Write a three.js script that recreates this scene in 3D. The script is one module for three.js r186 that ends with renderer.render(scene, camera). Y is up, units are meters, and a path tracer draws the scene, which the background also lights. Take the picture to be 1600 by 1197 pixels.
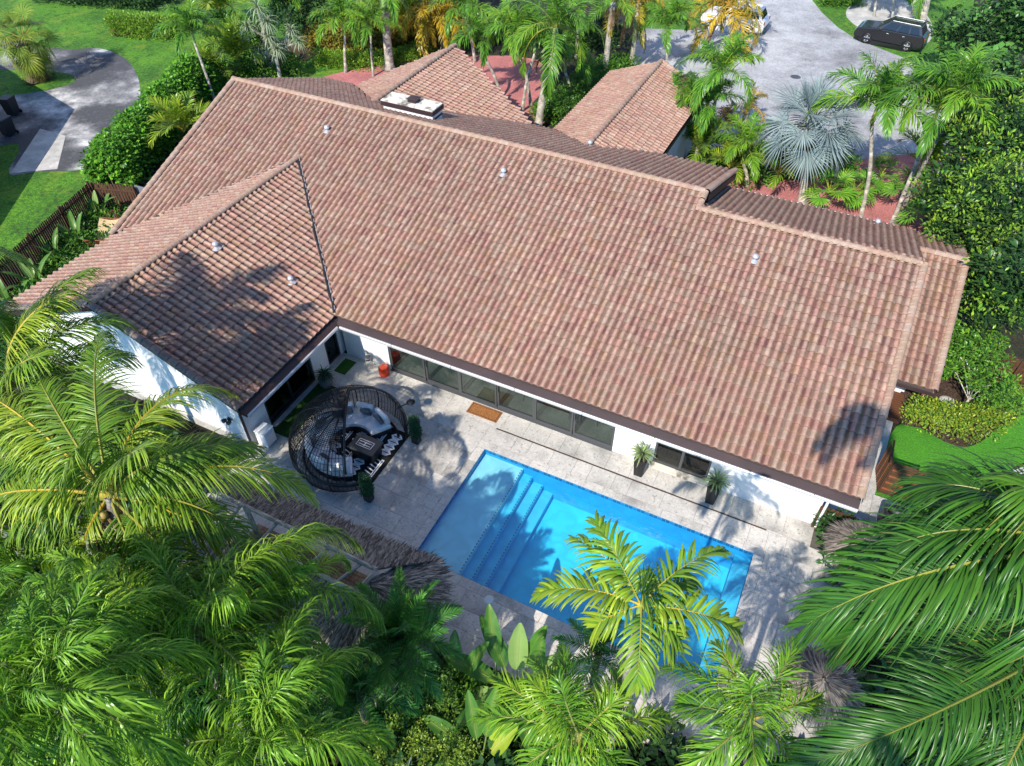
import * as THREE from 'three';
import { RoundedBoxGeometry } from 'three/addons/geometries/RoundedBoxGeometry.js';
import { mergeGeometries } from 'three/addons/utils/BufferGeometryUtils.js';
import { Sky } from 'three/addons/objects/Sky.js';

// ---------------------------------------------------------------- camera, sky, sun, exposure
const scene = new THREE.Scene();
const camera = new THREE.PerspectiveCamera(56.03, 1024 / 766, 0.1, 3000);
camera.position.set(0, 21, 0);
camera.lookAt(-9.3, -0.399, -18.858);
const renderer = new THREE.WebGLRenderer({ antialias: true });
renderer.toneMapping = THREE.LinearToneMapping;
renderer.toneMappingExposure = 1.5;
renderer.shadowMap.enabled = true;
const toSun = new THREE.Vector3(-0.066, 0.656, 0.752).normalize();
const sky = new Sky();
sky.name = 'sky'; sky.scale.setScalar(2000); sky.userData.kind = 'structure';
const su = sky.material.uniforms;
su.sunPosition.value.copy(toSun); su.turbidity.value = 2.2; su.rayleigh.value = 1.1; su.mieCoefficient.value = 0.004;
scene.add(sky);
scene.environmentIntensity = 0.25;
const sun = new THREE.DirectionalLight(0xfff5e8, 4.9);
sun.name = 'sun';
sun.position.copy(toSun).multiplyScalar(120).add(new THREE.Vector3(-12, 0, -25));
sun.target.position.set(-12, 0, -25);
sun.castShadow = true;
Object.assign(sun.shadow.camera, { left: -60, right: 60, top: 60, bottom: -60, near: 1, far: 300 });
sun.shadow.mapSize.set(4096, 4096);
scene.add(sun, sun.target);

// ---------------------------------------------------------------- helpers
const PI = Math.PI, V3 = (x, y, z) => new THREE.Vector3(x, y, z);
function rng(seed) { let a = (seed * 2654435761) >>> 0; return () => { a = (a + 0x6d2b79f5) | 0; let t = Math.imul(a ^ (a >>> 15), 1 | a); t = (t + Math.imul(t ^ (t >>> 7), 61 | t)) ^ t; return ((t ^ (t >>> 14)) >>> 0) / 4294967296; }; }
const lerp = (a, b, t) => a + (b - a) * t, clamp = (x, a = 0, b = 1) => Math.min(b, Math.max(a, x));
const used = {};
function numbered(n) { used[n] = (used[n] || 0) + 1; return used[n] === 1 ? n : n + '_' + String(used[n] - 1).padStart(3, '0'); }
function shade(o) { o.castShadow = true; o.receiveShadow = true; return o; }
function tag(o, label, category, group, kind) {
  if (label) o.userData.label = label;
  if (category) o.userData.category = category;
  if (group) o.userData.group = group;
  if (kind) o.userData.kind = kind;
  return o;
}
function thing(name, label, category, [x, y, z] = [0, 0, 0], turn = 0, group) {
  const o = new THREE.Group(); o.name = numbered(name); o.position.set(x, y, z); o.rotation.y = turn;
  scene.add(o); return tag(o, label, category, group);
}
function part(name, geo, mat, parent, pos, turn) {
  const m = shade(new THREE.Mesh(Array.isArray(geo) ? mergeGeometries(geo.map(plain)) : geo, mat));
  m.name = name; if (pos) m.position.set(...pos); if (turn) m.rotation.y = turn;
  parent.add(m); return m;
}
function struct(name, geo, mat, label, category) {
  const m = part(numbered(name), geo, mat, scene); m.userData.kind = 'structure'; return tag(m, label, category);
}
function plain(g) { const q = g.index ? g.toNonIndexed() : g; for (const k of Object.keys(q.attributes)) if (!['position', 'normal', 'uv'].includes(k)) q.deleteAttribute(k); q.morphAttributes = {}; return q; }

class MB { // collects triangles, metres as uv
  constructor() { this.p = []; this.t = []; this.c = []; this.i = []; }
  get n() { return this.p.length / 3; }
  v(x, y, z, u = 0, w = 0, c) { this.p.push(x, y, z); this.t.push(u, w); if (c) this.c.push(c[0], c[1], c[2]); return this.n - 1; }
  f(a, b, c) { this.i.push(a, b, c); }
  q(a, b, c, d) { this.i.push(a, b, c, a, c, d); }
  quad(A, B, C, D, c) {
    const w = A.distanceTo(B), h = B.distanceTo(C);
    const k = [this.v(A.x, A.y, A.z, 0, 0, c), this.v(B.x, B.y, B.z, w, 0, c), this.v(C.x, C.y, C.z, w, h, c), this.v(D.x, D.y, D.z, 0, h, c)];
    this.q(...k);
  }
  tube(pts, rad, sides = 6, c, capEnd = true) {
    let up = Math.abs(pts[1].clone().sub(pts[0]).normalize().y) > 0.9 ? V3(1, 0, 0) : V3(0, 1, 0), rows = [], len = 0;
    for (let k = 0; k < pts.length; k++) {
      const T = pts[Math.min(k + 1, pts.length - 1)].clone().sub(pts[Math.max(k - 1, 0)]).normalize();
      const A = up.clone().addScaledVector(T, -up.dot(T)).normalize(), B = T.clone().cross(A); up = A;
      if (k) len += pts[k].distanceTo(pts[k - 1]);
      const r = Array.isArray(rad) ? rad[k] : rad, row = [];
      for (let s = 0; s <= sides; s++) {
        const a = s / sides * 2 * PI, x = Math.cos(a) * r, y = Math.sin(a) * r;
        row.push(this.v(pts[k].x + A.x * x + B.x * y, pts[k].y + A.y * x + B.y * y, pts[k].z + A.z * x + B.z * y, s / sides * 2 * PI * r, len, Array.isArray(c?.[0]) ? c[k] : c));
      }
      rows.push(row);
    }
    for (let k = 0; k + 1 < rows.length; k++) for (let s = 0; s < sides; s++) this.q(rows[k][s], rows[k][s + 1], rows[k + 1][s + 1], rows[k + 1][s]);
    if (capEnd) for (const [row, pt, fl] of [[rows[0], pts[0], 1], [rows[rows.length - 1], pts[pts.length - 1], 0]]) {
      const m = this.v(pt.x, pt.y, pt.z, 0, 0, Array.isArray(c?.[0]) ? c[fl ? 0 : pts.length - 1] : c);
      for (let s = 0; s < sides; s++) fl ? this.f(m, row[s + 1], row[s]) : this.f(m, row[s], row[s + 1]);
    }
  }
  geo() {
    const g = new THREE.BufferGeometry();
    g.setAttribute('position', new THREE.Float32BufferAttribute(this.p, 3));
    g.setAttribute('uv', new THREE.Float32BufferAttribute(this.t, 2));
    if (this.c.length) g.setAttribute('color', new THREE.Float32BufferAttribute(this.c, 3));
    g.setIndex(this.i); g.computeVertexNormals(); return g;
  }
}
// a box with uv in metres: size, centre, turn about y
function box(w, h, d, x = 0, y = 0, z = 0, turn = 0) {
  const g = new THREE.BoxGeometry(w, h, d), uv = g.attributes.uv, S = [[d, h], [d, h], [w, d], [w, d], [w, h], [w, h]];
  for (let k = 0; k < 24; k++) uv.setXY(k, uv.getX(k) * S[k >> 2][0] + x, uv.getY(k) * S[k >> 2][1] + z);
  if (turn) g.rotateY(turn);
  return g.translate(x, y, z);
}
function rbox(w, h, d, r, x = 0, y = 0, z = 0, turn = 0, seg = 2) { const g = new RoundedBoxGeometry(w, h, d, seg, Math.min(r, w / 2.01, h / 2.01, d / 2.01)); if (turn) g.rotateY(turn); return g.translate(x, y, z); }
function cyl(r0, r1, h, x = 0, y = 0, z = 0, seg = 20, open = false) { return new THREE.CylinderGeometry(r1, r0, h, seg, 1, open).translate(x, y + h / 2, z); }
function lathe(pts, seg = 24, x = 0, y = 0, z = 0) { return new THREE.LatheGeometry(pts.map((q) => new THREE.Vector2(q[0], q[1])), seg).translate(x, y, z); }
function bar(a, b, r, sides = 6) { const m = new MB(); m.tube([a, b], r, sides); return m.geo(); }
function pipe(pts, r, sides = 6) { const m = new MB(); m.tube(pts, r, sides); return m.geo(); }
// flat ground sheet from [x, z] points, uv in metres
function smooth(pts, n = 6) { const c = new THREE.CatmullRomCurve3(pts.map((q) => V3(q[0], 0, q[1])), true, 'centripetal'); return c.getPoints(pts.length * n).map((q) => [q.x, q.z]); }
function sheet(pts, y, holes = []) {
  const s = new THREE.Shape(pts.map((q) => new THREE.Vector2(q[0], -q[1])));
  for (const h of holes) s.holes.push(new THREE.Path(h.map((q) => new THREE.Vector2(q[0], -q[1]))));
  return new THREE.ShapeGeometry(s).rotateX(-PI / 2).translate(0, y, 0);
}
function inPoly(x, y, P) { let r = false; for (let i = 0, j = P.length - 1; i < P.length; j = i++) if ((P[i][1] > y) !== (P[j][1] > y) && x < (P[j][0] - P[i][0]) * (y - P[i][1]) / (P[j][1] - P[i][1]) + P[i][0]) r = !r; return r; }

// ---------------------------------------------------------------- textures
function noiseGrid(seed) { const r = rng(seed), N = 256, t = new Float32Array(N * N); for (let k = 0; k < t.length; k++) t[k] = r(); return t; }
const NG = noiseGrid(11);
function vnoise(x, y, per, off = 0) {
  const xi = Math.floor(x), yi = Math.floor(y), fx = x - xi, fy = y - yi, u = fx * fx * (3 - 2 * fx), v = fy * fy * (3 - 2 * fy);
  const g = (a, b) => NG[((((b % per) + per) % per + off * 7) & 255) * 256 + ((((a % per) + per) % per + off * 13) & 255)];
  return lerp(lerp(g(xi, yi), g(xi + 1, yi), u), lerp(g(xi, yi + 1), g(xi + 1, yi + 1), u), v);
}
function fbm(u, v, per, oct = 4, off = 0) { let s = 0, a = 0.5, n = 0; for (let k = 0; k < oct; k++) { s += a * vnoise(u * per, v * per, per, off + k); n += a; a *= 0.55; per *= 2; } return s / n; }
function tex(size, metres, fn, srgb = true) {
  const d = new Uint8Array(size * size * 4);
  for (let j = 0; j < size; j++) for (let i = 0; i < size; i++) { const c = fn(i / size, j / size, i, j), k = (j * size + i) * 4; d[k] = clamp(c[0], 0, 255); d[k + 1] = clamp(c[1], 0, 255); d[k + 2] = clamp(c[2], 0, 255); d[k + 3] = 255; }
  const t = new THREE.DataTexture(d, size, size); t.wrapS = t.wrapT = THREE.RepeatWrapping; t.magFilter = THREE.LinearFilter; t.minFilter = THREE.LinearMipmapLinearFilter; t.generateMipmaps = true;
  if (srgb) t.colorSpace = THREE.SRGBColorSpace; t.repeat.set(1 / metres, 1 / metres); t.needsUpdate = true; return t;
}
const mix3 = (a, b, t) => [lerp(a[0], b[0], t), lerp(a[1], b[1], t), lerp(a[2], b[2], t)];
const g1 = (x) => [x * 255, x * 255, x * 255];
const T = {};
T.grass = tex(1024, 13, (u, v) => { const a = fbm(u, v, 6, 5), b = fbm(u, v, 150, 2, 3), c = fbm(u, v, 14, 3, 9), d = fbm(u, v, 40, 3, 5); let k = mix3([48, 88, 22], [126, 164, 54], clamp(a * 0.8 + b * 0.95 - 0.4)); k = mix3(k, [160, 152, 76], clamp((c - 0.56) * 2.6) * clamp(d * 1.6)); return mix3(k, [34, 66, 16], clamp((d - 0.6) * 2.5)); });
T.turf = tex(512, 4, (u, v) => { const b = fbm(u, v, 128, 2, 3), a = fbm(u, v, 5, 3); return mix3([52, 104, 22], [92, 160, 40], clamp(b * 0.8 + a * 0.35 - 0.1)); });
T.drive = tex(1024, 13, (u, v) => { const a = fbm(u, v, 5, 6), b = fbm(u, v * 0.999, 9, 5, 5), c = fbm(u, v, 120, 2, 2); const e = fbm(u, v, 22, 4, 17), s = clamp((a - 0.4) * 3.4) * clamp(0.1 + b * 1.3) * clamp(0.35 + e * 1.2); return mix3([66, 67, 70], [204, 203, 198], clamp(s + (c - 0.5) * 0.3)); });
T.road = tex(1024, 15, (u, v) => { const a = fbm(u, v, 4, 5, 1), c = fbm(u, v, 200, 2, 2), d = fbm(u * 1, v, 30, 3, 7); const e = Math.abs(fbm(u, v, 5, 3, 21) - 0.5), cr = e < 0.004 ? 0.07 : 0, st = clamp((fbm(u, v, 7, 5, 14) - 0.52) * 3) * 0.14; return g1(clamp(0.58 + (a - 0.5) * 0.3 + (c - 0.5) * 0.16 + (d - 0.5) * 0.1 - cr - st)).map((x, i) => x * [0.985, 0.995, 1.01][i]); });
T.pink = tex(512, 5, (u, v, i, j) => { const a = fbm(u, v, 6, 4), c = fbm(u, v, 90, 2, 2), row = Math.floor(v * 50), gx = ((u * 25 + (row & 1) * 0.5) % 1), gy = (v * 50) % 1, joint = gx < 0.06 || gy < 0.1 ? 0.8 : 1, k = 0.8 + a * 0.25 + (c - 0.5) * 0.3; return [186 * k * joint, 116 * k * joint, 112 * k * joint]; });
T.mulch = tex(512, 3, (u, v) => { const a = fbm(u, v, 70, 3), b = fbm(u, v, 7, 3, 4); return mix3([38, 26, 18], [112, 84, 62], clamp(a * 1.3 + b * 0.4 - 0.45)); });
T.soil = tex(512, 5, (u, v) => { const a = fbm(u, v, 60, 3), b = fbm(u, v, 7, 3, 4); return mix3([22, 24, 12], [70, 66, 38], clamp(a * 1.1 + b * 0.6 - 0.5)); });
T.stone = tex(1024, 7.3, (u, v) => {
  const a = fbm(u, v, 4, 5, 2), b = fbm(u, v * 1.0, 26, 4, 6), c = fbm(u, v, 160, 2, 1), pit = clamp((fbm(u, v, 90, 2, 8) - 0.7) * 6), st = clamp((fbm(u, v, 6, 6, 12) - 0.47) * 3.4);
  let k = mix3([196, 193, 186], [236, 232, 224], clamp(a * 0.9 + b * 0.5 - 0.2)); k = mix3(k, [138, 136, 133], st * 0.75 * clamp(b * 1.5)); k = mix3(k, [140, 132, 120], pit * 0.5); const m = 0.94 + (c - 0.5) * 0.16; return k.map((x) => x * m); });
T.plaster = tex(512, 4, (u, v) => { const a = fbm(u, v, 5, 5, 3), c = fbm(u, v, 120, 2, 1); const k = 0.93 + (a - 0.5) * 0.07 + (c - 0.5) * 0.05; return [252 * k, 251 * k, 248 * k]; });
T.concrete = tex(512, 3, (u, v) => { const a = fbm(u, v, 6, 5, 3), c = fbm(u, v, 110, 2, 1); const k = 0.72 + (a - 0.5) * 0.3 + (c - 0.5) * 0.16; return [250 * k, 247 * k, 240 * k]; });
T.slab = tex(512, 3, (u, v) => { const a = fbm(u, v, 5, 6, 3), s = clamp((fbm(u, v, 11, 5, 9) - 0.48) * 4); return mix3([206, 200, 184], [96, 92, 84], clamp(s * 0.8 + (a - 0.5))); });
T.wood = tex(512, 1.2, (u, v) => { const g = fbm(u, v * 0.999, 4, 3) * 0.4 + vnoise(u * 8, v * 128, 128, 3) * 0.6, b = fbm(u, v, 6, 3, 4); const k = 0.6 + g * 0.5 + (b - 0.5) * 0.3; return [150 * k, 96 * k, 54 * k]; });
T.greyWood = tex(512, 1.5, (u, v) => { const g = vnoise(u * 128, v * 8, 128, 3), b = fbm(u, v, 6, 4, 4); const k = 0.55 + g * 0.4 + (b - 0.5) * 0.5; return [200 * k, 190 * k, 174 * k]; });
T.bark = tex(512, 1.0, (u, v) => { const r = fbm(u, v, 12, 4, 2), ring = 0.5 + 0.5 * Math.sin(v * 2 * PI * 9 + r * 3), b = fbm(u, v, 5, 4, 7); const k = 0.55 + b * 0.5 + (ring - 0.5) * 0.16 + (r - 0.5) * 0.25; return [196 * k, 190 * k, 176 * k]; });
T.barkBump = tex(256, 1.0, (u, v) => g1(0.5 + 0.35 * Math.sin(v * 2 * PI * 9) + (fbm(u, v, 24, 3) - 0.5) * 0.5), false);
T.rough = tex(256, 0.6, (u, v) => g1(fbm(u, v, 24, 4, 2)), false);
T.fine = tex(256, 1.2, (u, v) => g1(fbm(u, v, 48, 3, 5)), false);
T.tile = tex(512, 1.4, (u, v) => { const a = fbm(u, v, 10, 4, 2), b = fbm(u, v, 80, 2, 4), s = clamp((fbm(u, v, 26, 3, 11) - 0.62) * 4); const k = 0.9 + (a - 0.5) * 0.28 + (b - 0.5) * 0.22; return mix3([250 * k, 248 * k, 244 * k], [120, 112, 104], s * 0.35); });
T.pool = tex(512, 3.4, (u, v) => { const w = (a, b) => fbm(a, b, 7, 2, 4); const x = w(u, v) * 0.22, y = w(v + 0.37, u) * 0.22; const n = Math.abs(fbm(u + x, v + y, 6, 2, 6) - 0.5) * 2; return g1(0.9 + (n - 0.3) * 0.12); });
function waves() { // gentle ripples as a tangent-space normal map
  const S = 512, h = new Float32Array(S * S); for (let j = 0; j < S; j++) for (let i = 0; i < S; i++) h[j * S + i] = fbm(i / S, j / S, 9, 3, 3);
  return tex(S, 3.2, (u, v, i, j) => { const dx = h[j * S + (i + 1) % S] - h[j * S + (i + S - 1) % S], dy = h[((j + 1) % S) * S + i] - h[((j + S - 1) % S) * S + i]; return [127.5 - dx * 600, 127.5 - dy * 600, 250]; }, false);
}
T.waves = waves();

// ---------------------------------------------------------------- materials
const lin = (r, g, b) => new THREE.Color().setRGB(r, g, b);
const M = {};
function std(o) { return new THREE.MeshStandardMaterial(o); }
M.grass = std({ map: T.grass, roughness: 0.95, bumpMap: T.fine, bumpScale: 0.05, color: lin(0.66, 0.92, 0.26) });
M.turf = std({ map: T.turf, roughness: 0.95, bumpMap: T.fine, bumpScale: 0.03, color: lin(0.75, 0.9, 0.36) });
M.soil = std({ map: T.soil, roughness: 1, bumpMap: T.rough, bumpScale: 0.06 });
M.mulch = std({ map: T.mulch, roughness: 1, bumpMap: T.rough, bumpScale: 0.05 });
M.redMulch = std({ map: T.mulch, roughness: 1, bumpMap: T.rough, bumpScale: 0.05, color: lin(1.9, 0.75, 0.55) });
M.drive = std({ map: T.drive, roughness: 0.9, bumpMap: T.fine, bumpScale: 0.006 });
M.road = std({ map: T.road, color: lin(1.05, 1.05, 1.04), roughness: 0.92, bumpMap: T.fine, bumpScale: 0.006 });
M.pink = std({ map: T.pink, roughness: 0.85, bumpMap: T.fine, bumpScale: 0.006 });
M.paver = [0, 1, 2, 3, 4].map((k) => std({ map: T.stone, roughness: 0.8, bumpMap: T.rough, bumpScale: 0.004, color: lin(...[[0.8, 0.785, 0.76], [0.77, 0.76, 0.735], [0.82, 0.805, 0.775], [0.75, 0.74, 0.72], [0.8, 0.79, 0.765]][k]) }));
M.joint = std({ color: lin(0.2, 0.185, 0.165), roughness: 1, map: T.concrete });
M.plaster = std({ map: T.plaster, roughness: 0.85, color: lin(0.84, 0.84, 0.83), bumpMap: T.rough, bumpScale: 0.004 });
M.concrete = std({ map: T.concrete, roughness: 0.9, color: lin(0.9, 0.9, 0.88) });
M.slab = std({ map: T.slab, roughness: 0.9 });
M.fascia = std({ color: lin(0.075, 0.04, 0.042), roughness: 0.55, map: T.concrete });
M.gutter = std({ color: lin(0.62, 0.61, 0.6), roughness: 0.35, metalness: 0.35 });
M.dark = std({ color: lin(0.018, 0.018, 0.02), roughness: 0.5 });
M.black = std({ color: lin(0.01, 0.01, 0.011), roughness: 0.45 });
M.frame = std({ color: lin(0.1, 0.105, 0.11), roughness: 0.4, metalness: 0.5 });
M.glass = new THREE.MeshPhysicalMaterial({ color: lin(0.62, 0.68, 0.67), roughness: 0.02, transmission: 1, thickness: 0, ior: 1.5 });
M.darkGlass = new THREE.MeshPhysicalMaterial({ color: lin(0.3, 0.34, 0.35), roughness: 0.03, transmission: 1, thickness: 0, ior: 1.5 });
M.underlay = std({ color: lin(0.06, 0.045, 0.04), roughness: 0.95 });
M.mortar = std({ color: lin(0.55, 0.3, 0.19), roughness: 0.95, map: T.concrete, bumpMap: T.rough, bumpScale: 0.02 });
M.wood = std({ map: T.wood, roughness: 0.75, color: lin(0.95, 0.8, 0.7) });
M.brownWood = std({ map: T.wood, roughness: 0.85, color: lin(0.42, 0.36, 0.36) });
M.greyWood = std({ map: T.greyWood, roughness: 0.95 });
M.bark = std({ map: T.bark, bumpMap: T.barkBump, bumpScale: 0.02, roughness: 0.95, color: lin(0.8, 0.78, 0.74) });
M.barkPale = std({ map: T.bark, bumpMap: T.barkBump, bumpScale: 0.012, roughness: 0.9, color: lin(1.15, 1.12, 1.06) });
M.barkBrown = std({ map: T.bark, bumpMap: T.rough, bumpScale: 0.03, roughness: 1, color: lin(0.5, 0.4, 0.3) });
M.zinc = std({ color: lin(0.6, 0.62, 0.64), roughness: 0.4, metalness: 0.6 });
M.white = std({ color: lin(0.78, 0.78, 0.77), roughness: 0.6 });
M.fabric = std({ color: lin(0.68, 0.67, 0.66), roughness: 0.95, bumpMap: T.fine, bumpScale: 0.01 });
M.greyFabric = std({ color: lin(0.13, 0.13, 0.14), roughness: 0.95, bumpMap: T.fine, bumpScale: 0.01 });
function leafMat(o = {}) { return new THREE.MeshPhysicalMaterial({ vertexColors: true, roughness: 0.86, transmission: o.through ?? 0.32, thickness: 0, clearcoat: o.gloss ?? 0.5, clearcoatRoughness: 0.3, specularIntensity: 0.35, color: o.color ?? lin(1, 1, 1) }); }
M.leaf = leafMat(); M.leafWarm = leafMat({ color: lin(1.35, 1.12, 0.9) }); M.leafDeep = leafMat({ color: lin(0.76, 0.84, 0.75) });
M.leafDull = leafMat({ gloss: 0.1 });

// ---------------------------------------------------------------- ground, lawns, roads
const POOL = { x0: -8.51, x1: 1.57, z0: -14.95, z1: -9.94 };
const rect = (x0, z0, x1, z1) => [[x0, z0], [x1, z0], [x1, z1], [x0, z1]];
struct('ground', sheet(rect(-420, -460, 320, 160), -0.07, [rect(POOL.x0 - 0.2, POOL.z0 - 0.2, POOL.x1 + 0.2, POOL.z1 + 0.2)]), M.soil);
struct('lawn', sheet([[-100.59, -36.82], [-35.94, -68.71], [-30.95, -55.59], [-30.06, -49.78], [-32.81, -42.95], [-34.73, -38.21], [-36.92, -34.97], [-39.34, -32.15], [-38.25, -27.74], [-37.5, -22.18], [-35.27, -14.85], [-33.39, -4.9]], -0.062), M.grass);
struct('lawn', sheet(smooth([[-23.23, -74.97], [-17.43, -77.83], [-13.63, -60.91], [-13.85, -59.87], [-17.48, -58.7]], 3), -0.055), M.grass);
struct('lawn', sheet(smooth([[-7.7, -76.23], [-5.19, -68.63], [-3.41, -65.63], [-1.78, -63.73], [2.69, -60.98], [5.7, -60.68], [6.12, -72.23], [4.69, -82.34]], 4), -0.055), M.grass);
struct('lawn', sheet([[-44.22, -80.14], [47.81, -125.52], [15.03, -86.24], [-33.33, -62.39]], -0.061), M.grass);
struct('gravel_bed', sheet(smooth([[-3.29, -68.9], [-1.77, -66.13], [0.33, -64.48], [2.84, -64.58], [3.41, -68.08], [2.18, -72.95], [-0.04, -75.03], [-2.88, -72.54]], 5), -0.045), M.concrete);
struct('neighbour_driveway', sheet(smooth([[-56.67, -34.94], [-54.52, -35.45], [-52.99, -36.48], [-50.51, -36.33], [-47.29, -34.8], [-43.67, -31.86], [-41.66, -29.45], [-40.68, -27.48], [-40.13, -25.01], [-39.07, -23.24], [-41.15, -21.81], [-42.41, -20.86], [-45.09, -23.54], [-47.35, -21.45], [-52.17, -22.29], [-63.74, -33.17]], 4), -0.052), M.drive);
struct('driveway_island', sheet(smooth([[-57.96, -29.04], [-53.25, -31.61], [-50.58, -32.19], [-49.43, -31.31], [-49.68, -30.26], [-50.34, -29.25], [-54.1, -26.28]], 4), -0.044), M.grass);
struct('driveway_strip', sheet([[-45.62, -25.52], [-43.97, -25.57], [-41.44, -21.74], [-42.44, -20.93]], -0.044), M.concrete);
struct('driveway_strip', sheet([[-43.93, -25.57], [-43.4, -25.57], [-40.44, -22.48], [-41.42, -21.76]], -0.044), M.concrete);
struct('mulch_bed', sheet(smooth([[-54.7, -39.12], [-53.4, -39.01], [-51.07, -40.01], [-48.42, -41.02], [-49.7, -42.49], [-52.7, -41.95], [-55.24, -40.38]], 4), -0.046), M.redMulch);
struct('mulch_bed', sheet(smooth([[-35.66, -42.2], [-33.44, -42.65], [-30.36, -44.68], [-28.56, -47.16], [-28.29, -50.66], [-31.87, -51.91], [-37.82, -48.97], [-38.92, -45.41], [-38.29, -42.23]], 4), -0.046), M.mulch);
struct('mulch_bed', sheet(smooth([[-41.52, -43.26], [-39.01, -43.93], [-37.22, -42.75], [-37.54, -41.27], [-39.02, -40.93], [-40.6, -41.76]], 4), -0.045), M.mulch);
struct('walkway', sheet(smooth([[-34.66, -38.13], [-34.09, -40.44], [-31.77, -43.47], [-28.32, -46.74], [-22.19, -49.23], [-18.38, -43.02], [-17.61, -39.34], [-23.08, -37.61], [-29.79, -37.4]], 3), -0.04), M.pink);
struct('street', sheet([[-17.52, -58.52], [-13.66, -59.96], [-12.36, -66.46], [-11.19, -74.51], [-8.41, -77.93], [-7.06, -72.67], [-5.19, -68.63], [-3.41, -65.63], [-1.78, -63.73], [2.69, -60.98], [5.72, -60.44], [11.32, -58.76], [11.12, -50.19], [6.32, -47.65], [2.08, -45.13], [-2.12, -40.81], [-6.46, -40.32], [-10.31, -43.91], [-15.38, -50.29]], -0.05), M.road);
struct('driveway', sheet([[-4.7, -35.04], [-5.7, -38.88], [-2.15, -40.96], [2.11, -45.2], [6.45, -47.82], [7.4, -46.32], [6.71, -39.3], [5.15, -35.37], [0.99, -34.55]], -0.043), M.pink);
struct('manhole_cover', lathe([[0, 0.012], [0.34, 0.012], [0.36, 0]], 24, ...[-4.61, -0.05, -54.5]), M.frame);
struct('mulch_bed', sheet(smooth([[5, -25.01], [5.8, -27.07], [7.19, -29.08], [9.66, -29.4], [9.64, -26.13], [8.43, -24.2], [7.69, -23.09], [7.03, -23.01], [6.1, -23.34], [5.36, -23.27]], 4), -0.05), M.mulch);
struct('turf_lawn', sheet(smooth([[5.41, -23.29], [6.1, -23.34], [6.98, -23.02], [7.69, -23.09], [8.45, -24.07], [8.96, -25.79], [9.65, -27.71], [12.09, -30.6], [13.95, -26.07], [10.48, -23.68], [9.63, -23.2], [9.11, -22.35], [8.83, -19.77], [5.32, -17.76], [4.92, -20.94]], 5), -0.055), M.turf);
struct('garden_path', sheet([[9.25, -22.65], [11.81, -25.37], [12.81, -22.32], [9.61, -17.98]], -0.046), M.concrete);
struct('side_path', sheet([[3.15, -16.2], [4.72, -16.2], [5.1, -23.2], [3.15, -23.2]], -0.04), M.concrete);
struct('side_slab', box(1.35, 0.06, 2.0, 5.5, -0.02, -18.2), M.concrete);

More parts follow.
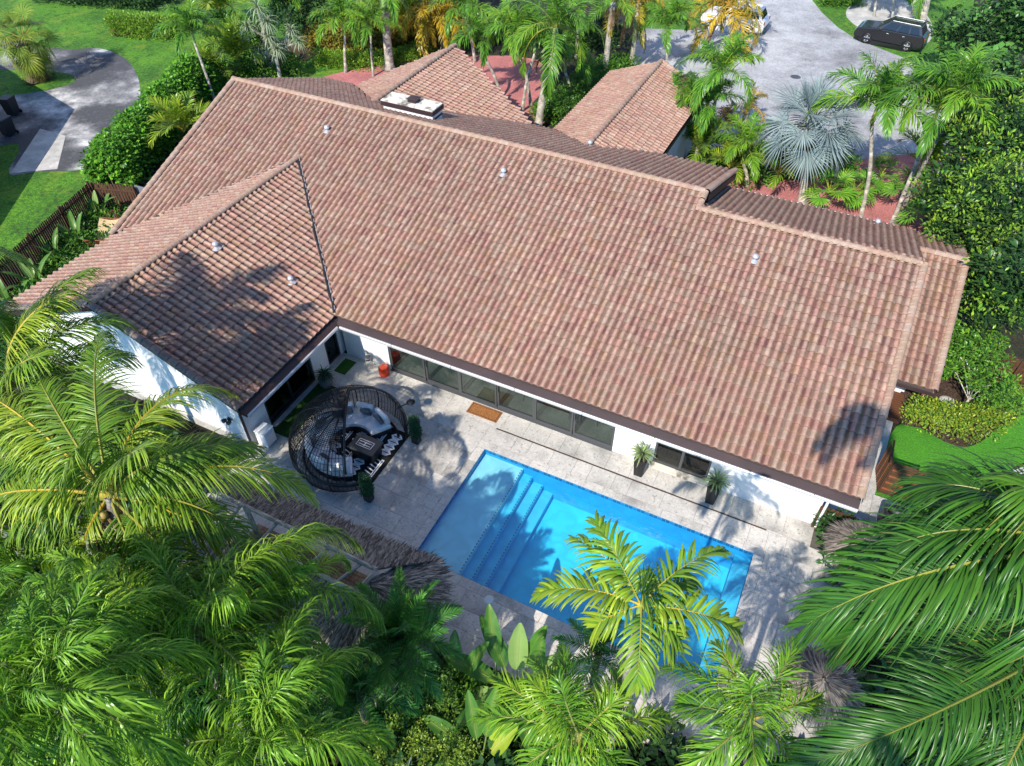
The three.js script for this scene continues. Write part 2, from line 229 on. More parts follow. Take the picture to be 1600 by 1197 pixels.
// the pool: a basin with a sun shelf, three steps and a bench, under clear water
{
  const P = POOL, w = P.x1 - P.x0, d = P.z1 - P.z0, cx = (P.x0 + P.x1) / 2, cz = (P.z0 + P.z1) / 2;
  const deep = std({ map: T.pool, color: lin(0.07, 0.66, 0.88), roughness: 0.7 }), wall = std({ map: T.pool, color: lin(0.03, 0.34, 0.64), roughness: 0.7 }), shelf = std({ map: T.pool, color: lin(0.62, 0.76, 0.83), roughness: 0.7 }), stepM = std({ map: T.pool, color: lin(0.1, 0.57, 0.80), roughness: 0.7 });
  const trim = std({ color: lin(0.012, 0.09, 0.2), roughness: 0.25 }), trim2 = std({ color: lin(0.02, 0.16, 0.34), roughness: 0.25 });
  const pool = thing('swimming_pool', 'rectangular blue swimming pool with sun shelf and three steps beside the patio', 'swimming pool', [cx, 0, cz]);
  part('floor', box(w, 0.1, d, 0, -1.45, 0), deep, pool);
  part('wall', [box(w + 0.36, 1.42, 0.16, 0, -0.72, -d / 2 - 0.08), box(w + 0.36, 1.42, 0.16, 0, -0.72, d / 2 + 0.08), box(0.16, 1.42, d, -w / 2 - 0.08, -0.72, 0), box(0.16, 1.42, d, w / 2 + 0.08, -0.72, 0)], wall, pool);
  const sx = [-6.9, -6.5, -6.07, -5.66].map((x) => x - cx);
  part('sun_shelf', box(sx[0] + w / 2, 1.1, d - 0.004, (sx[0] - w / 2) / 2, -0.84, 0), shelf, pool);
  for (let k = 0; k < 3; k++) part('step', box(sx[k + 1] - sx[k], 0.85 - k * 0.27, d - 0.004, (sx[k] + sx[k + 1]) / 2, -1.4 + (0.85 - k * 0.27) / 2, 0), stepM, pool);
  part('bench', box(0.52, 0.95, d - 0.004, w / 2 - 0.26, -0.92, 0), stepM, pool);
  const tg = box(0.03, 0.012, 0.07), n = 38;
  for (let k = 0; k < 3; k++) { for (let j = 0; j < n; j++) part('trim_tile', tg, trim, pool, [sx[k] - 0.03, [-0.28, -0.54, -0.81][k], -d / 2 + 0.12 + j * (d - 0.24) / (n - 1)]); }
  const wl = box(0.13, 0.13, 0.014), wn = Math.floor(w / 0.15);
  const lines = [];
  for (let j = 0; j < wn; j++) { const x = -w / 2 + 0.1 + j * (w - 0.2) / (wn - 1); part('waterline_tile', wl, j % 3 ? trim : trim2, pool, [x, -0.085, -d / 2 + 0.008]); }
  for (let j = 0; j < wn; j++) { const x = -w / 2 + 0.1 + j * (w - 0.2) / (wn - 1); part('waterline_tile', wl, j % 3 ? trim : trim2, pool, [x, -0.085, d / 2 - 0.008]); }
  const wz = box(0.014, 0.13, 0.13), zn = Math.floor(d / 0.15);
  for (const s of [-1, 1]) for (let j = 0; j < zn; j++) part('waterline_tile', wz, j % 3 ? trim : trim2, pool, [s * (w / 2 - 0.008), -0.085, -d / 2 + 0.1 + j * (d - 0.2) / (zn - 1)]);
  const water = struct('pool_water', sheet(rect(P.x0 + 0.001, P.z0 + 0.001, P.x1 - 0.001, P.z1 - 0.001), -0.065), new THREE.MeshPhysicalMaterial({ color: lin(0.6, 0.93, 1), roughness: 0.02, transmission: 1, thickness: 0, ior: 1.33, normalMap: T.waves, normalScale: new THREE.Vector2(0.25, 0.25) }));
}

// the patio: travertine slabs laid one by one round the pool
{
  const deck = new THREE.Group(); deck.name = 'patio'; deck.userData.kind = 'structure'; scene.add(deck);
  const r = rng(5), X0 = -16.39, X1 = 4.6, Z0 = -16.97, Z1 = -7.7, P = POOL, c = 0.34;
  const geo = {};
  const lay = (x0, z0, x1, z1) => {
    const w = +(x1 - x0).toFixed(3), d = +(z1 - z0).toFixed(3); if (w < 0.06 || d < 0.06) return;
    const X1c = (x0 + x1) / 2, Z1c = (z0 + z1) / 2, g = box(w - 0.008, 0.04, d - 0.008), uv = g.attributes.uv; for (let k = 8; k < 12; k++) uv.setXY(k, uv.getX(k) + X1c, -uv.getY(k) - Z1c);
    part('paver', g, M.paver[Math.floor(r() * 5)], deck, [(x0 + x1) / 2, -0.02 + (r() - 0.5) * 0.003, (z0 + z1) / 2]);
  };
  const base = sheet([[X0, Z0], [X1 - 1.5, Z0], [X1, Z0 + 0.6], [X1, Z1], [X0 - 0.2, Z1], [X0 - 0.2, -11.2], [X0, -11.2]], -0.022, [rect(P.x0 + 0.0, P.z0 + 0.0, P.x1, P.z1)]);
  part('joint', base, M.joint, deck);
  // coping round the water
  const cop = (a, b, n, f) => { for (let k = 0; k < n; k++) f(lerp(a, b, k / n), lerp(a, b, (k + 1) / n)); };
  cop(P.x0 - c, P.x1 + c, 15, (a, b) => { lay(a, P.z0 - c, b, P.z0); lay(a, P.z1, b, P.z1 + c); });
  cop(P.z0, P.z1, 7, (a, b) => { lay(P.x0 - c, a, P.x0, b); lay(P.x1, a, P.x1 + c, b); });
  // field: rows of slabs, 0.61 deep, of three lengths; rows of the wall strip end at the drain
  const rowsOf = (x0, x1, z0, z1, rows) => { for (let j = 0; j < rows; j++) { const a = lerp(z0, z1, j / rows), b = lerp(z0, z1, (j + 1) / rows); let x = x0; while (x < x1 - 0.02) { let L = [0.61, 0.92, 1.22][Math.floor(r() * 3)]; if (x + L > x1 - 0.3) L = x1 - x; lay(x, a, x + L, b); x += L; } } };
  const D = -16.05;
  rowsOf(X0, X1 - 1.4, Z0, D - 0.035, 1);
  rowsOf(X0, P.x0 - c, D + 0.035, P.z0 - c, 1); rowsOf(P.x0 - c, X1, D + 0.035, P.z0 - c, 1);
  rowsOf(X0, P.x0 - c, P.z0 - c, P.z1 + c, 8);
  rowsOf(P.x1 + c, X1, P.z0 - c, P.z1 + c, 7);
  rowsOf(X0, X1, P.z1 + c, Z1, 3);
  const dr = new MB(); for (const [x0, x1] of [[-8.58, 1.75]]) dr.quad(V3(x0, -0.014, D + 0.035), V3(x1, -0.014, D + 0.035), V3(x1, -0.014, D - 0.035), V3(x0, -0.014, D - 0.035));
  part('drain_channel', dr.geo(), std({ color: lin(0.06, 0.035, 0.02), roughness: 0.9 }), deck);
  lay(X0, D - 0.035, -8.58, D + 0.035); lay(1.75, D - 0.035, X1 - 1.4, D + 0.035);
  const lid = part('drain_lid', lathe([[0, 0.012], [0.13, 0.012], [0.15, 0.004], [0.15, 0]], 28), std({ color: lin(0.5, 0.58, 0.57), roughness: 0.6 }), deck, [-5.54, 0, -9.59]); lid.userData.label = 'round pale lid set in the patio beside the pool';
}

// ---------------------------------------------------------------- the house
const house = thing('house', 'low white house with a large pink barrel tile roof beside the pool', 'house', [0, 0, 0]);
{
  const W = (name, g, m = M.plaster) => part(name, g, m, house);
  const zf = -16.97, t = 0.2, span = (x0, x1, y0, y1) => box(x1 - x0, y1 - y0, t, (x0 + x1) / 2, (y0 + y1) / 2, zf - t / 2);
  const front = W('wall', [span(-16.19, -13.98, 0, 2.8), span(-13.98, -4.2, 2.24, 2.8), span(-4.2, -2.66, 0, 2.8), span(-2.66, -0.65, 0, 0.26), span(-2.66, -0.65, 2.2, 2.8), span(-0.65, 3.1, 0, 2.8)]);
  const xw = -16.39, side = (z0, z1, y0, y1) => box(t, y1 - y0, z1 - z0, xw - t / 2, (y0 + y1) / 2, (z0 + z1) / 2);
  W('wall', [side(-12.3, -11.2, 0, 2.72), side(-15.1, -12.3, 2.3, 2.72), side(-16.0, -15.1, 0, 2.72), side(-16.82, -16.0, 2.3, 2.72), side(-17.17, -16.82, 0, 2.72)]);
  const gab = (pts, depth) => new THREE.ExtrudeGeometry(new THREE.Shape(pts.map((q) => new THREE.Vector2(...q))), { depth, bevelEnabled: false });
  W('gable_wall', gab([[-27.2, -0.07], [-16.595, -0.07], [-16.595, 2.78], [-21.8, 4.78], [-27.2, 2.78]], t).translate(0, 0, -11.2 - t));
  const zy = (pts, x) => gab(pts, t).rotateY(-PI / 2).translate(x, 0, 0); // outline in (z, y)
  W('gable_wall', zy([[-31, 0], [-17.17, 0], [-17.17, 2.85], [-24.9, 5.6], [-31, 3.45]], 3.1));
  W('wall', zy([[-31.6, 0], [-11.4, 0], [-11.4, 2.6], [-16.9, 2.75], [-25.7, 5.9], [-31.6, 3.75]], -27.0));
  W('wall', box(30.1, 3.5, t, -11.9, 1.75, -31.3));
  W('wall', [box(2.0, 2.9, t, 4.15, 1.45, -24.95), box(t, 2.3, 4.7, 5.2, 1.15, -27.4)]);
  W('wall', [box(t, 3.2, 8.2, -13.5, 1.6, -36.9), box(t, 3.2, 8.2, -8.3, 1.6, -36.9), box(5.4, 3.3, t, -10.9, 1.65, -41.0)]);
  W('skirting', [box(11.0, 0.34, 0.05, -21.9, 0.1, -11.17)], M.concrete);
  // rooms behind the glass
  const tileF = std({ map: T.concrete, color: lin(0.62, 0.66, 0.62), roughness: 0.35 });
  part('room_floor', box(15.4, 0.05, 8.5, -8.9, 0.02, -21.4), tileF, house);
  part('inner_wall', [box(15.4, 2.7, 0.1, -8.9, 1.4, -22.6), box(0.1, 2.7, 5.4, -14.6, 1.4, -19.9), box(0.1, 2.7, 5.4, -3.4, 1.4, -19.9)], M.plaster, house);
  part('ceiling', [box(15.6, 0.06, 5.5, -8.9, 2.74, -19.9)], M.plaster, house);
  // the sliding doors: six panes in grey frames
  const DX = [-13.96, -12.29, -10.71, -9.05, -7.44, -5.84, -4.22];
  for (let k = 0; k < 6; k++) {
    const x0 = DX[k] + 0.012, x1 = DX[k + 1] - 0.012, w = x1 - x0, dz = k & 1 ? 0.04 : 0;
    const d = part('sliding_door', [box(0.07, 2.2, 0.06, -w / 2 + 0.035, 1.12, 0), box(0.07, 2.2, 0.06, w / 2 - 0.035, 1.12, 0), box(w - 0.14, 0.12, 0.06, 0, 0.08, 0), box(w - 0.14, 0.08, 0.06, 0, 2.18, 0)], M.frame, house, [(x0 + x1) / 2, 0, zf - 0.07 - dz]);
    part('pane', box(w - 0.14, 1.98, 0.008, 0, 1.14, 0), M.glass, d); if (k % 2) part('handle', rbox(0.02, 0.3, 0.05, 0.008, -w / 2 + 0.05, 1.05, 0.05), M.black, d);
  }
  part('door_track', box(9.76, 0.035, 0.2, -9.09, 0.012, zf - 0.06), M.frame, house);
  const win = part('window', [box(2.0, 0.07, 0.1, 0, 0.035, 0), box(2.0, 0.07, 0.1, 0, 1.9, 0), box(0.07, 1.8, 0.1, -0.965, 0.97, 0), box(0.07, 1.8, 0.1, 0.965, 0.97, 0), box(0.09, 1.8, 0.11, 0, 0.97, 0)], M.frame, house, [-1.655, 0.26, zf - 0.07]);
  for (const s of [-1, 1]) part('pane', box(0.86, 1.78, 0.008, s * 0.485, 0.97, 0), M.darkGlass, win);
  part('sill', box(2.1, 0.06, 0.34, 0, -0.03, 0.16), M.slab, win);
  // the two dark doors of the wing
  for (const [z0, z1] of [[-15.08, -12.32], [-16.8, -16.02]]) {
    const L = z1 - z0, n = L > 2 ? 2 : 1;
    const d = part('side_door', [box(0.1, 0.1, L, 0, 0.09, 0), box(0.1, 0.1, L, 0, 2.24, 0), ...Array.from({ length: n + 1 }, (_, k) => box(0.1, 2.06, 0.08, 0, 1.165, -L / 2 + 0.04 + k * (L - 0.08) / n))], M.dark, house, [xw - 0.08, 0, (z0 + z1) / 2]);
    for (let k = 0; k < n; k++) part('pane', box(0.008, 2.0, L / n - 0.1, 0, 1.16, -L / 2 + (k + 0.5) * L / n), M.darkGlass, d);
    part('door_sill', box(0.26, 0.05, L, 0.14, 0.015, 0), M.concrete, d);
  }
  // eaves: brown boards with a white gutter
  const eave = (name, pts, m) => part(name, pts, m, house);
  const prism = (a, b, prof, dir) => { // extrude a profile (out, y) from a to b; out is measured along dir
    const mb = new MB(), n = prof.length, P = (o, q) => V3(o.x + dir.x * q[0], q[1], o.z + dir.z * q[0]);
    for (let k = 0; k < n; k++) { const p = prof[k], q = prof[(k + 1) % n]; mb.quad(P(a, p), P(a, q), P(b, q), P(b, p)); }
    for (const [o, f] of [[a, 1], [b, 0]]) { const v = prof.map((q) => { const w = P(o, q); return mb.v(w.x, w.y, w.z, q[0], q[1]); }); for (let k = 1; k + 1 < n; k++) f ? mb.f(v[0], v[k], v[k + 1]) : mb.f(v[0], v[k + 1], v[k]); }
    return mb.geo();
  };
  const prof = [[-0.12, 2.66], [0.0, 2.7], [0.26, 2.56], [0.26, 2.46], [-0.12, 2.5]], gut = [[0.262, 2.57], [0.31, 2.58], [0.335, 2.56], [0.335, 2.47], [0.262, 2.46]];
  const zx = V3(0, 0, 1), xx = V3(1, 0, 0);
  eave('eave_board', prism(V3(-15.6, 0, -16.33), V3(3.9, 0, -16.33), prof, zx), M.fascia);
  eave('eave_board', prism(V3(-15.76, 0, -16.2), V3(-15.76, 0, -10.8), prof, xx), M.fascia);
  for (const [a, b] of [[-15.4, -13], [-13, -10.4], [-10.4, -7.8], [-7.8, -5.2], [-5.2, -2.6], [-2.6, 0], [0, 2.6], [2.6, 3.9]]) eave('gutter', prism(V3(a + 0.012, 0, -16.33), V3(b - 0.012, 0, -16.33), gut, zx), M.gutter);
  for (const [a, b] of [[-16.0, -13.4], [-13.4, -10.82]]) eave('gutter', prism(V3(-15.76, 0, a + 0.012), V3(-15.76, 0, b - 0.012), gut, xx), M.gutter);
  eave('soffit', [box(19.4, 0.03, 0.7, -6.0, 2.49, -16.62), box(0.55, 0.03, 5.7, -16.1, 2.49, -13.9)], M.plaster);
  part('downpipe', pipe([V3(-15.5, 2.47, -10.95), V3(-15.6, 2.3, -11.0), V3(-16.2, 2.1, -11.14), V3(-16.34, 1.9, -11.14), V3(-16.34, 0.08, -11.14), V3(-16.2, 0.04, -11.1)], 0.05, 8), M.black, house);
  part('downpipe', pipe([V3(3.4, 2.45, -16.05), V3(3.3, 2.2, -16.5), V3(3.2, 2.0, -16.85), V3(3.2, 0.1, -16.85)], 0.045, 8), M.white, house);
  const lp = part('wall_lamp', [rbox(0.12, 0.16, 0.08, 0.02)], M.black, house, [-17.05, 1.25, -11.14]);
  for (const s of [-1, 1]) part('lamp_head', lathe([[0, 0], [0.06, 0], [0.09, 0.13], [0.08, 0.14], [0, 0.1]], 14).rotateX(PI / 2.4), M.black, lp, [s * 0.11, 0, 0.06]);
  part('wall_lamp', lathe([[0, -0.09], [0.07, -0.08], [0.09, 0], [0.07, 0.08], [0, 0.09]], 14), M.black, house, [-16.3, 2.2, -11.75]);

  // ---- the roof
  const roof = new THREE.Group(); roof.name = 'roof'; house.add(roof);
  const S = 0.362, HY = 2.75;
  const TW = 0.27, TE = 0.345, TL = 0.43;
  // one S-shaped tile: x across, z down the slope, its butt end raised on the course below
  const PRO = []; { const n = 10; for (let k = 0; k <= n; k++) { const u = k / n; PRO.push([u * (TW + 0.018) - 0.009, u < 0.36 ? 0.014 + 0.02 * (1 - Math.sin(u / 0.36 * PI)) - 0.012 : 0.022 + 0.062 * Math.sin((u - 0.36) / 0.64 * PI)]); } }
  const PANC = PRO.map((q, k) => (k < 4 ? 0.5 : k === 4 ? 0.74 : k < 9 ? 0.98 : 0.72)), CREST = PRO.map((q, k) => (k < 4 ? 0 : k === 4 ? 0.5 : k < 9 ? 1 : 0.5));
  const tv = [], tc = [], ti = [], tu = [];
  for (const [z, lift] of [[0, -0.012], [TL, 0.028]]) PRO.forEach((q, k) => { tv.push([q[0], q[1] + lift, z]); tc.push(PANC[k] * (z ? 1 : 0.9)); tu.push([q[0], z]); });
  const NP = PRO.length; PRO.forEach((q, k) => { tv.push([q[0], q[1] + 0.028, TL]); tc.push(0.5); tu.push([q[0], TL]); }); PRO.forEach((q, k) => { tv.push([q[0], q[1] - 0.004, TL - 0.004]); tc.push(0.25); tu.push([q[0], TL + 0.02]); });  // butt face darkens downward: shadow line between courses painted into the vertex colours
  for (let k = 0; k + 1 < NP; k++) { ti.push(k, NP + k, NP + k + 1, k, NP + k + 1, k + 1); const a = 2 * NP + k; ti.push(a, a + NP, a + NP + 1, a, a + NP + 1, a + 1); }
  const tileGeo = new THREE.BufferGeometry();
  tileGeo.setAttribute('position', new THREE.Float32BufferAttribute(tv.flat(), 3)); tileGeo.setAttribute('uv', new THREE.Float32BufferAttribute(tu.flat(), 2));
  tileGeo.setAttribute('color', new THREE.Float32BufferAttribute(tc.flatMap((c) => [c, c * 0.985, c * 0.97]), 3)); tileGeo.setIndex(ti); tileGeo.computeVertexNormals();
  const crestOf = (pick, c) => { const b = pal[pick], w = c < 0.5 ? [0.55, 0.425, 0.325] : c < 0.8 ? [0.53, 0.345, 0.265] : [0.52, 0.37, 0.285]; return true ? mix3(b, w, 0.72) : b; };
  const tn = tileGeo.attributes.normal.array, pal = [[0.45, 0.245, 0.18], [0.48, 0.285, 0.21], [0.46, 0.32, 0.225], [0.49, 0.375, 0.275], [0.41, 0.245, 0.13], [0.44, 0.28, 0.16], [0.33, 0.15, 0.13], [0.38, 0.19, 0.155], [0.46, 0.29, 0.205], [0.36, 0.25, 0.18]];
  const spots = [];
  // a face: e = a point on its eave, a = unit vector along the eave, poly in plan (x, z), gradient gx, gz of the height
  function face(e, a, up, rise, poly, o = {}) {
    const n = Math.hypot(1, rise), U = V3(up.x / n, rise / n, up.z / n), N = V3(0, 1, 0).addScaledVector(U, -U.y).normalize();
    let s0 = 1e9, s1 = -1e9, t1 = -1e9; const P2 = poly.map((q) => { const s = (q[0] - e.x) * a.x + (q[1] - e.z) * a.z, t = ((q[0] - e.x) * up.x + (q[1] - e.z) * up.z) * n; s0 = Math.min(s0, s); s1 = Math.max(s1, s); t1 = Math.max(t1, t); return [s, t]; });
    s0 = s0 + (o.shift || 0);
    const r = rng(o.seed || 1);
    for (let j = 0; j * TE < t1 - 0.1; j++) {
      for (let i = 0; s0 + i * TW < s1 + 0.05; i++) {
        const s = s0 + i * TW, tt = j * TE;
        if (!inPoly(s + TW / 2, tt + TE / 2, P2)) continue;
        const crest = r(), pos = V3(e.x, e.y, e.z).addScaledVector(a, s).addScaledVector(U, tt + TL - 0.03);
        const Z = U.clone().negate().applyAxisAngle(N, 0), Y = N, wob = (r() - 0.5) * 0.012, skew = (r() - 0.5) * 0.04, X = a.clone().applyAxisAngle(N, skew); Z.applyAxisAngle(N, skew);
        const m = new THREE.Matrix4().makeBasis(X, Y, Z).setPosition(pos.addScaledVector(N, 0.03 + wob));
        // runs of one colour are blended along the courses, as the tiles come out of the kiln
        const q = r(), pick = q < 0.24 ? 0 : q < 0.4 ? 1 : q < 0.54 ? 2 : q < 0.66 ? 3 : q < 0.74 ? 4 : q < 0.82 ? 5 : q < 0.88 ? 6 : q < 0.93 ? 7 : q < 0.97 ? 8 : 9;
        spots.push({ m, pick, k: (o.tone || 1) * (0.87 + r() * 0.14) * (0.88 + 0.3 * fbm(s / 21 + 3, tt / 21 + 5, 6, 3, o.seed)), pan: o.pan || 1, crest, near: o.rear ? 1e9 : pos.distanceTo(camera.position) });
      }
    }
    // the boards and felt under the tiles
    const Y = (x, z) => e.y + rise * ((x - e.x) * up.x + (z - e.z) * up.z) - 0.015, mb = new MB(), fl = o.flat || poly, tri = THREE.ShapeUtils.triangulateShape(fl.map((p) => new THREE.Vector2(p[0], p[1])), []);
    for (const dy of [0, -0.14]) { const b = mb.n; fl.forEach((p) => mb.v(p[0], Y(...p) + dy, p[1], p[0], p[1])); tri.forEach((f) => (dy ? mb.f(b + f[0], b + f[1], b + f[2]) : mb.f(b + f[0], b + f[2], b + f[1]))); }
    fl.forEach((p, k) => { const q = fl[(k + 1) % fl.length]; mb.quad(V3(p[0], Y(...p) - 0.14, p[1]), V3(q[0], Y(...q) - 0.14, q[1]), V3(q[0], Y(...q), q[1]), V3(p[0], Y(...p), p[1])); });
    const g = mb.geo().toNonIndexed(); g.computeVertexNormals(); part('roof_deck', g, M.underlay, roof);
  }
  const ax = V3(1, 0, 0), az = V3(0, 0, 1), mz = V3(0, 0, -1), mx = V3(-1, 0, 0), pz = V3(0, 0, 1);
  const mainP = [[-15.86, -16.35], [3.84, -16.35], [3.84, -24.9], [-4.35, -24.9], [-4.35, -25.75], [-27.9, -25.75], [-27.9, -16.4], [-27.6, -16.5], [-21.8, -22.55]];
  const grow = [[-16.1, -16.35], [3.84, -16.35], [3.84, -24.95], [-4.35, -24.95], [-4.35, -25.75], [-27.9, -25.75], [-27.9, -16.45], [-21.8, -22.35]];
  face(V3(-15.86, HY, -16.35), ax, mz, S, grow, { seed: 3, flat: mainP, shift: 0.05 });
  const sw = 0.37;
  face(V3(-15.78, HY, -10.85), mz, mx, sw, [[-15.78, -10.85], [-15.78, -16.4], [-21.85, -22.75], [-21.85, -10.95]], { seed: 7, flat: [[-15.78, -10.85], [-15.78, -16.35], [-21.8, -22.5], [-21.8, -11.1]] });
  face(V3(-27.82, HY, -22.5), az, ax, sw, [[-27.82, -16.3], [-27.82, -10.75], [-21.85, -10.95], [-21.85, -22.75], [-27.82, -16.5]], { seed: 9, flat: [[-27.82, -16.35], [-27.82, -10.75], [-21.8, -11.1], [-21.8, -22.5]] });
  const RY = HY + S * (25.75 - 16.35);
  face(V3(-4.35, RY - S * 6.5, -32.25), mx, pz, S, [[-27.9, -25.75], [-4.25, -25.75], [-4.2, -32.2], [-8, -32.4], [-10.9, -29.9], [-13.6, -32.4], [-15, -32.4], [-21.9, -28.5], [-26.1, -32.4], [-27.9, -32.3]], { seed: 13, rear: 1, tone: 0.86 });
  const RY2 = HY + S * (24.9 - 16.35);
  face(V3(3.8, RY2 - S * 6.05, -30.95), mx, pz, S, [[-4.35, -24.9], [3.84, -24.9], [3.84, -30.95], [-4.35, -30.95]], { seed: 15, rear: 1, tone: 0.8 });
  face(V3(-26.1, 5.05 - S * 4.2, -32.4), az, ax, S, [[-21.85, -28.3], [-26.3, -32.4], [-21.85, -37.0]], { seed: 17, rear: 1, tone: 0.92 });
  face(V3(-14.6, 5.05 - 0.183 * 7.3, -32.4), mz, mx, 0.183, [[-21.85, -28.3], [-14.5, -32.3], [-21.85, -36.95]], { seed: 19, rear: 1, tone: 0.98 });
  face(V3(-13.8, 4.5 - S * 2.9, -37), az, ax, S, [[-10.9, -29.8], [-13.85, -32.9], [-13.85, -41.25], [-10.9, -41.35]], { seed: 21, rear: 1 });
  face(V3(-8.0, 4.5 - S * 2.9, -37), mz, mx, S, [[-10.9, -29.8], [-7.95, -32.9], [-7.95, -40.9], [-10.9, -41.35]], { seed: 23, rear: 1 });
  face(V3(3.9, 2.5, -22.6), ax, mz, S, [[3.7, -22.6], [5.62, -22.6], [5.62, -28.1], [3.7, -28.1]], { seed: 25, tone: 0.95 });
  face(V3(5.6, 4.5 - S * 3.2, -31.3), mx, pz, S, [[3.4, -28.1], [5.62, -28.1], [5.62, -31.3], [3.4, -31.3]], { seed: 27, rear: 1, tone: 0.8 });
  // the three hundred nearest tiles stand as pieces of their own, the others joined
  spots.sort((a, b) => a.near - b.near);
  const tileMat = std({ vertexColors: true, roughness: 0.88, map: T.tile, bumpMap: T.rough, bumpScale: 0.004 }), kinds = {};
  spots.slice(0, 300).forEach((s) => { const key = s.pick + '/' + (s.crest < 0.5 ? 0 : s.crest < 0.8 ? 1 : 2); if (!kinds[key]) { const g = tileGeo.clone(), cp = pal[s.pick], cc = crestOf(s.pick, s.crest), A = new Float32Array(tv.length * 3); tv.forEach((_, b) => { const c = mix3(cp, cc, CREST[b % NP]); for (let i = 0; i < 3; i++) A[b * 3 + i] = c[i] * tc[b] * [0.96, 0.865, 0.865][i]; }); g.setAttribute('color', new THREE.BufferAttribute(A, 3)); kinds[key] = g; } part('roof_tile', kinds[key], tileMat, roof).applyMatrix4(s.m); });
  { const rest = spots.slice(300), nv = tv.length, P = new Float32Array(rest.length * nv * 3), Q = new Float32Array(P.length), C = new Float32Array(P.length), UV = new Float32Array(rest.length * nv * 2), I = new Uint32Array(rest.length * ti.length), v = V3(), r = rng(77);
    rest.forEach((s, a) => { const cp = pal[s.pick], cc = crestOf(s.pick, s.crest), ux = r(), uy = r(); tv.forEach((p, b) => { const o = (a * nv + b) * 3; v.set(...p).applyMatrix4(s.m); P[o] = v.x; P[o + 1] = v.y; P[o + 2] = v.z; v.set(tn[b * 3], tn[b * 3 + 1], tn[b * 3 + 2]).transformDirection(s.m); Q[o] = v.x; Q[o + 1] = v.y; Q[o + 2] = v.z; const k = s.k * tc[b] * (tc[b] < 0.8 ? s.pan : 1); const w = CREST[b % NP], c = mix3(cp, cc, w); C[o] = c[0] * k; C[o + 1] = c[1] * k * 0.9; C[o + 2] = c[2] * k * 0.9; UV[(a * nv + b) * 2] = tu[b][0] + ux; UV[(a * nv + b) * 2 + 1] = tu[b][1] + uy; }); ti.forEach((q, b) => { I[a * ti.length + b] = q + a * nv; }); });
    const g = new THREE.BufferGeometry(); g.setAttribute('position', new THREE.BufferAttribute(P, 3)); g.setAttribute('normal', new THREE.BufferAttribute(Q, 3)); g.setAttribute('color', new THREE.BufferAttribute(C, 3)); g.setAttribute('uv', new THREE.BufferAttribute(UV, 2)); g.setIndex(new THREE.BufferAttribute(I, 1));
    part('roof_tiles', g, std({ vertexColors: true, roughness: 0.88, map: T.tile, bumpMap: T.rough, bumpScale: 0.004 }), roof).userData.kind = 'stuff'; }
  // ridge and rake tiles: short half barrels that overlap
  const capG = (() => { const mb = new MB(), n = 8; for (const [z, R, y] of [[0, 0.125, 0.0], [0.42, 0.14, 0.018]]) for (let k = 0; k <= n; k++) { const a = PI * k / n; mb.v(Math.cos(a) * R, Math.sin(a) * R * 0.9 + y, z, k * 0.05, z); } for (let k = 0; k < n; k++) mb.q(k, k + 1, n + 2 + k, n + 1 + k); const b = mb.n; for (const rr of [0.14, 0.122]) for (let k = 0; k <= n; k++) { const a = PI * k / n; mb.v(Math.cos(a) * rr, Math.sin(a) * rr * 0.9 + 0.018, 0.42, k * 0.05, rr); } for (let k = 0; k < n; k++) mb.q(b + k, b + k + 1, b + n + 2 + k, b + n + 1 + k); return mb.geo(); })();
  const capMats = [[0.46, 0.3, 0.22], [0.44, 0.31, 0.22], [0.48, 0.35, 0.27], [0.42, 0.27, 0.2]].map((c) => std({ color: lin(...c), roughness: 0.9, map: T.tile, bumpMap: T.rough, bumpScale: 0.004 })), greyCap = [[0.2, 0.165, 0.15], [0.25, 0.2, 0.18]].map((c) => std({ color: lin(...c), roughness: 0.95, map: T.tile }));
  const rc = rng(31);
  function caps(a, b, mats = capMats, name = 'ridge_tile') {
    const L = a.distanceTo(b), n = Math.max(1, Math.round(L / 0.37)), D = b.clone().sub(a).divideScalar(L), X = V3(0, 1, 0).cross(D).normalize(), Y = D.clone().cross(X);
    for (let k = 0; k < n; k++) { const c = part(name, capG, mats[Math.floor(rc() * mats.length)], roof); const p = a.clone().addScaledVector(D, k * L / n).addScaledVector(Y, 0.0 + rc() * 0.008); c.applyMatrix4(new THREE.Matrix4().makeBasis(X, Y, D).setPosition(p)); }
  }
  const bed = []; const mortar = (a, b, w = 0.2) => { const D = b.clone().sub(a).normalize(), X = V3(0, 1, 0).cross(D).normalize().multiplyScalar(w), mb = new MB(), dn = V3(0, -0.075, 0); const top = (p) => p.clone().add(V3(0, 0.055, 0)); mb.quad(a.clone().add(X).add(dn), b.clone().add(X).add(dn), top(b), top(a)); mb.quad(top(a), top(b), b.clone().sub(X).add(dn), a.clone().sub(X).add(dn)); bed.push(mb.geo()); };
  const up = (x, y, z) => V3(x, y + 0.03, z);
  const ridges = [[up(-27.95, RY, -25.75), up(-4.3, RY, -25.75)], [up(-4.3, RY2, -24.9), up(3.75, RY2, -24.9)], [up(-21.8, 4.98, -22.5), up(-21.8, 4.98, -11.05)], [up(-21.85, 5.05, -28.5), up(-21.85, 5.05, -36.95)], [up(-10.9, 4.5, -30.0), up(-10.9, 4.5, -41.4)], [up(3.8, 4.5, -28.1), up(5.6, 4.5, -28.1)]];
  for (const [a, b] of ridges) { mortar(a, b); const lift = V3(0, 0.045, 0); caps(b.clone().add(lift), a.clone().add(lift)); }
  part('mortar_bed', bed, M.mortar, roof);
  const rake = (a, b, m, lift = 0.035) => caps(a.clone().add(V3(0, lift, 0)), b.clone().add(V3(0, lift, 0)), m, 'rake_tile');
  rake(up(3.84, RY2, -24.95), up(3.84, HY, -16.35)); rake(up(-27.92, RY, -25.7), up(-27.92, HY + 0.03, -16.45));
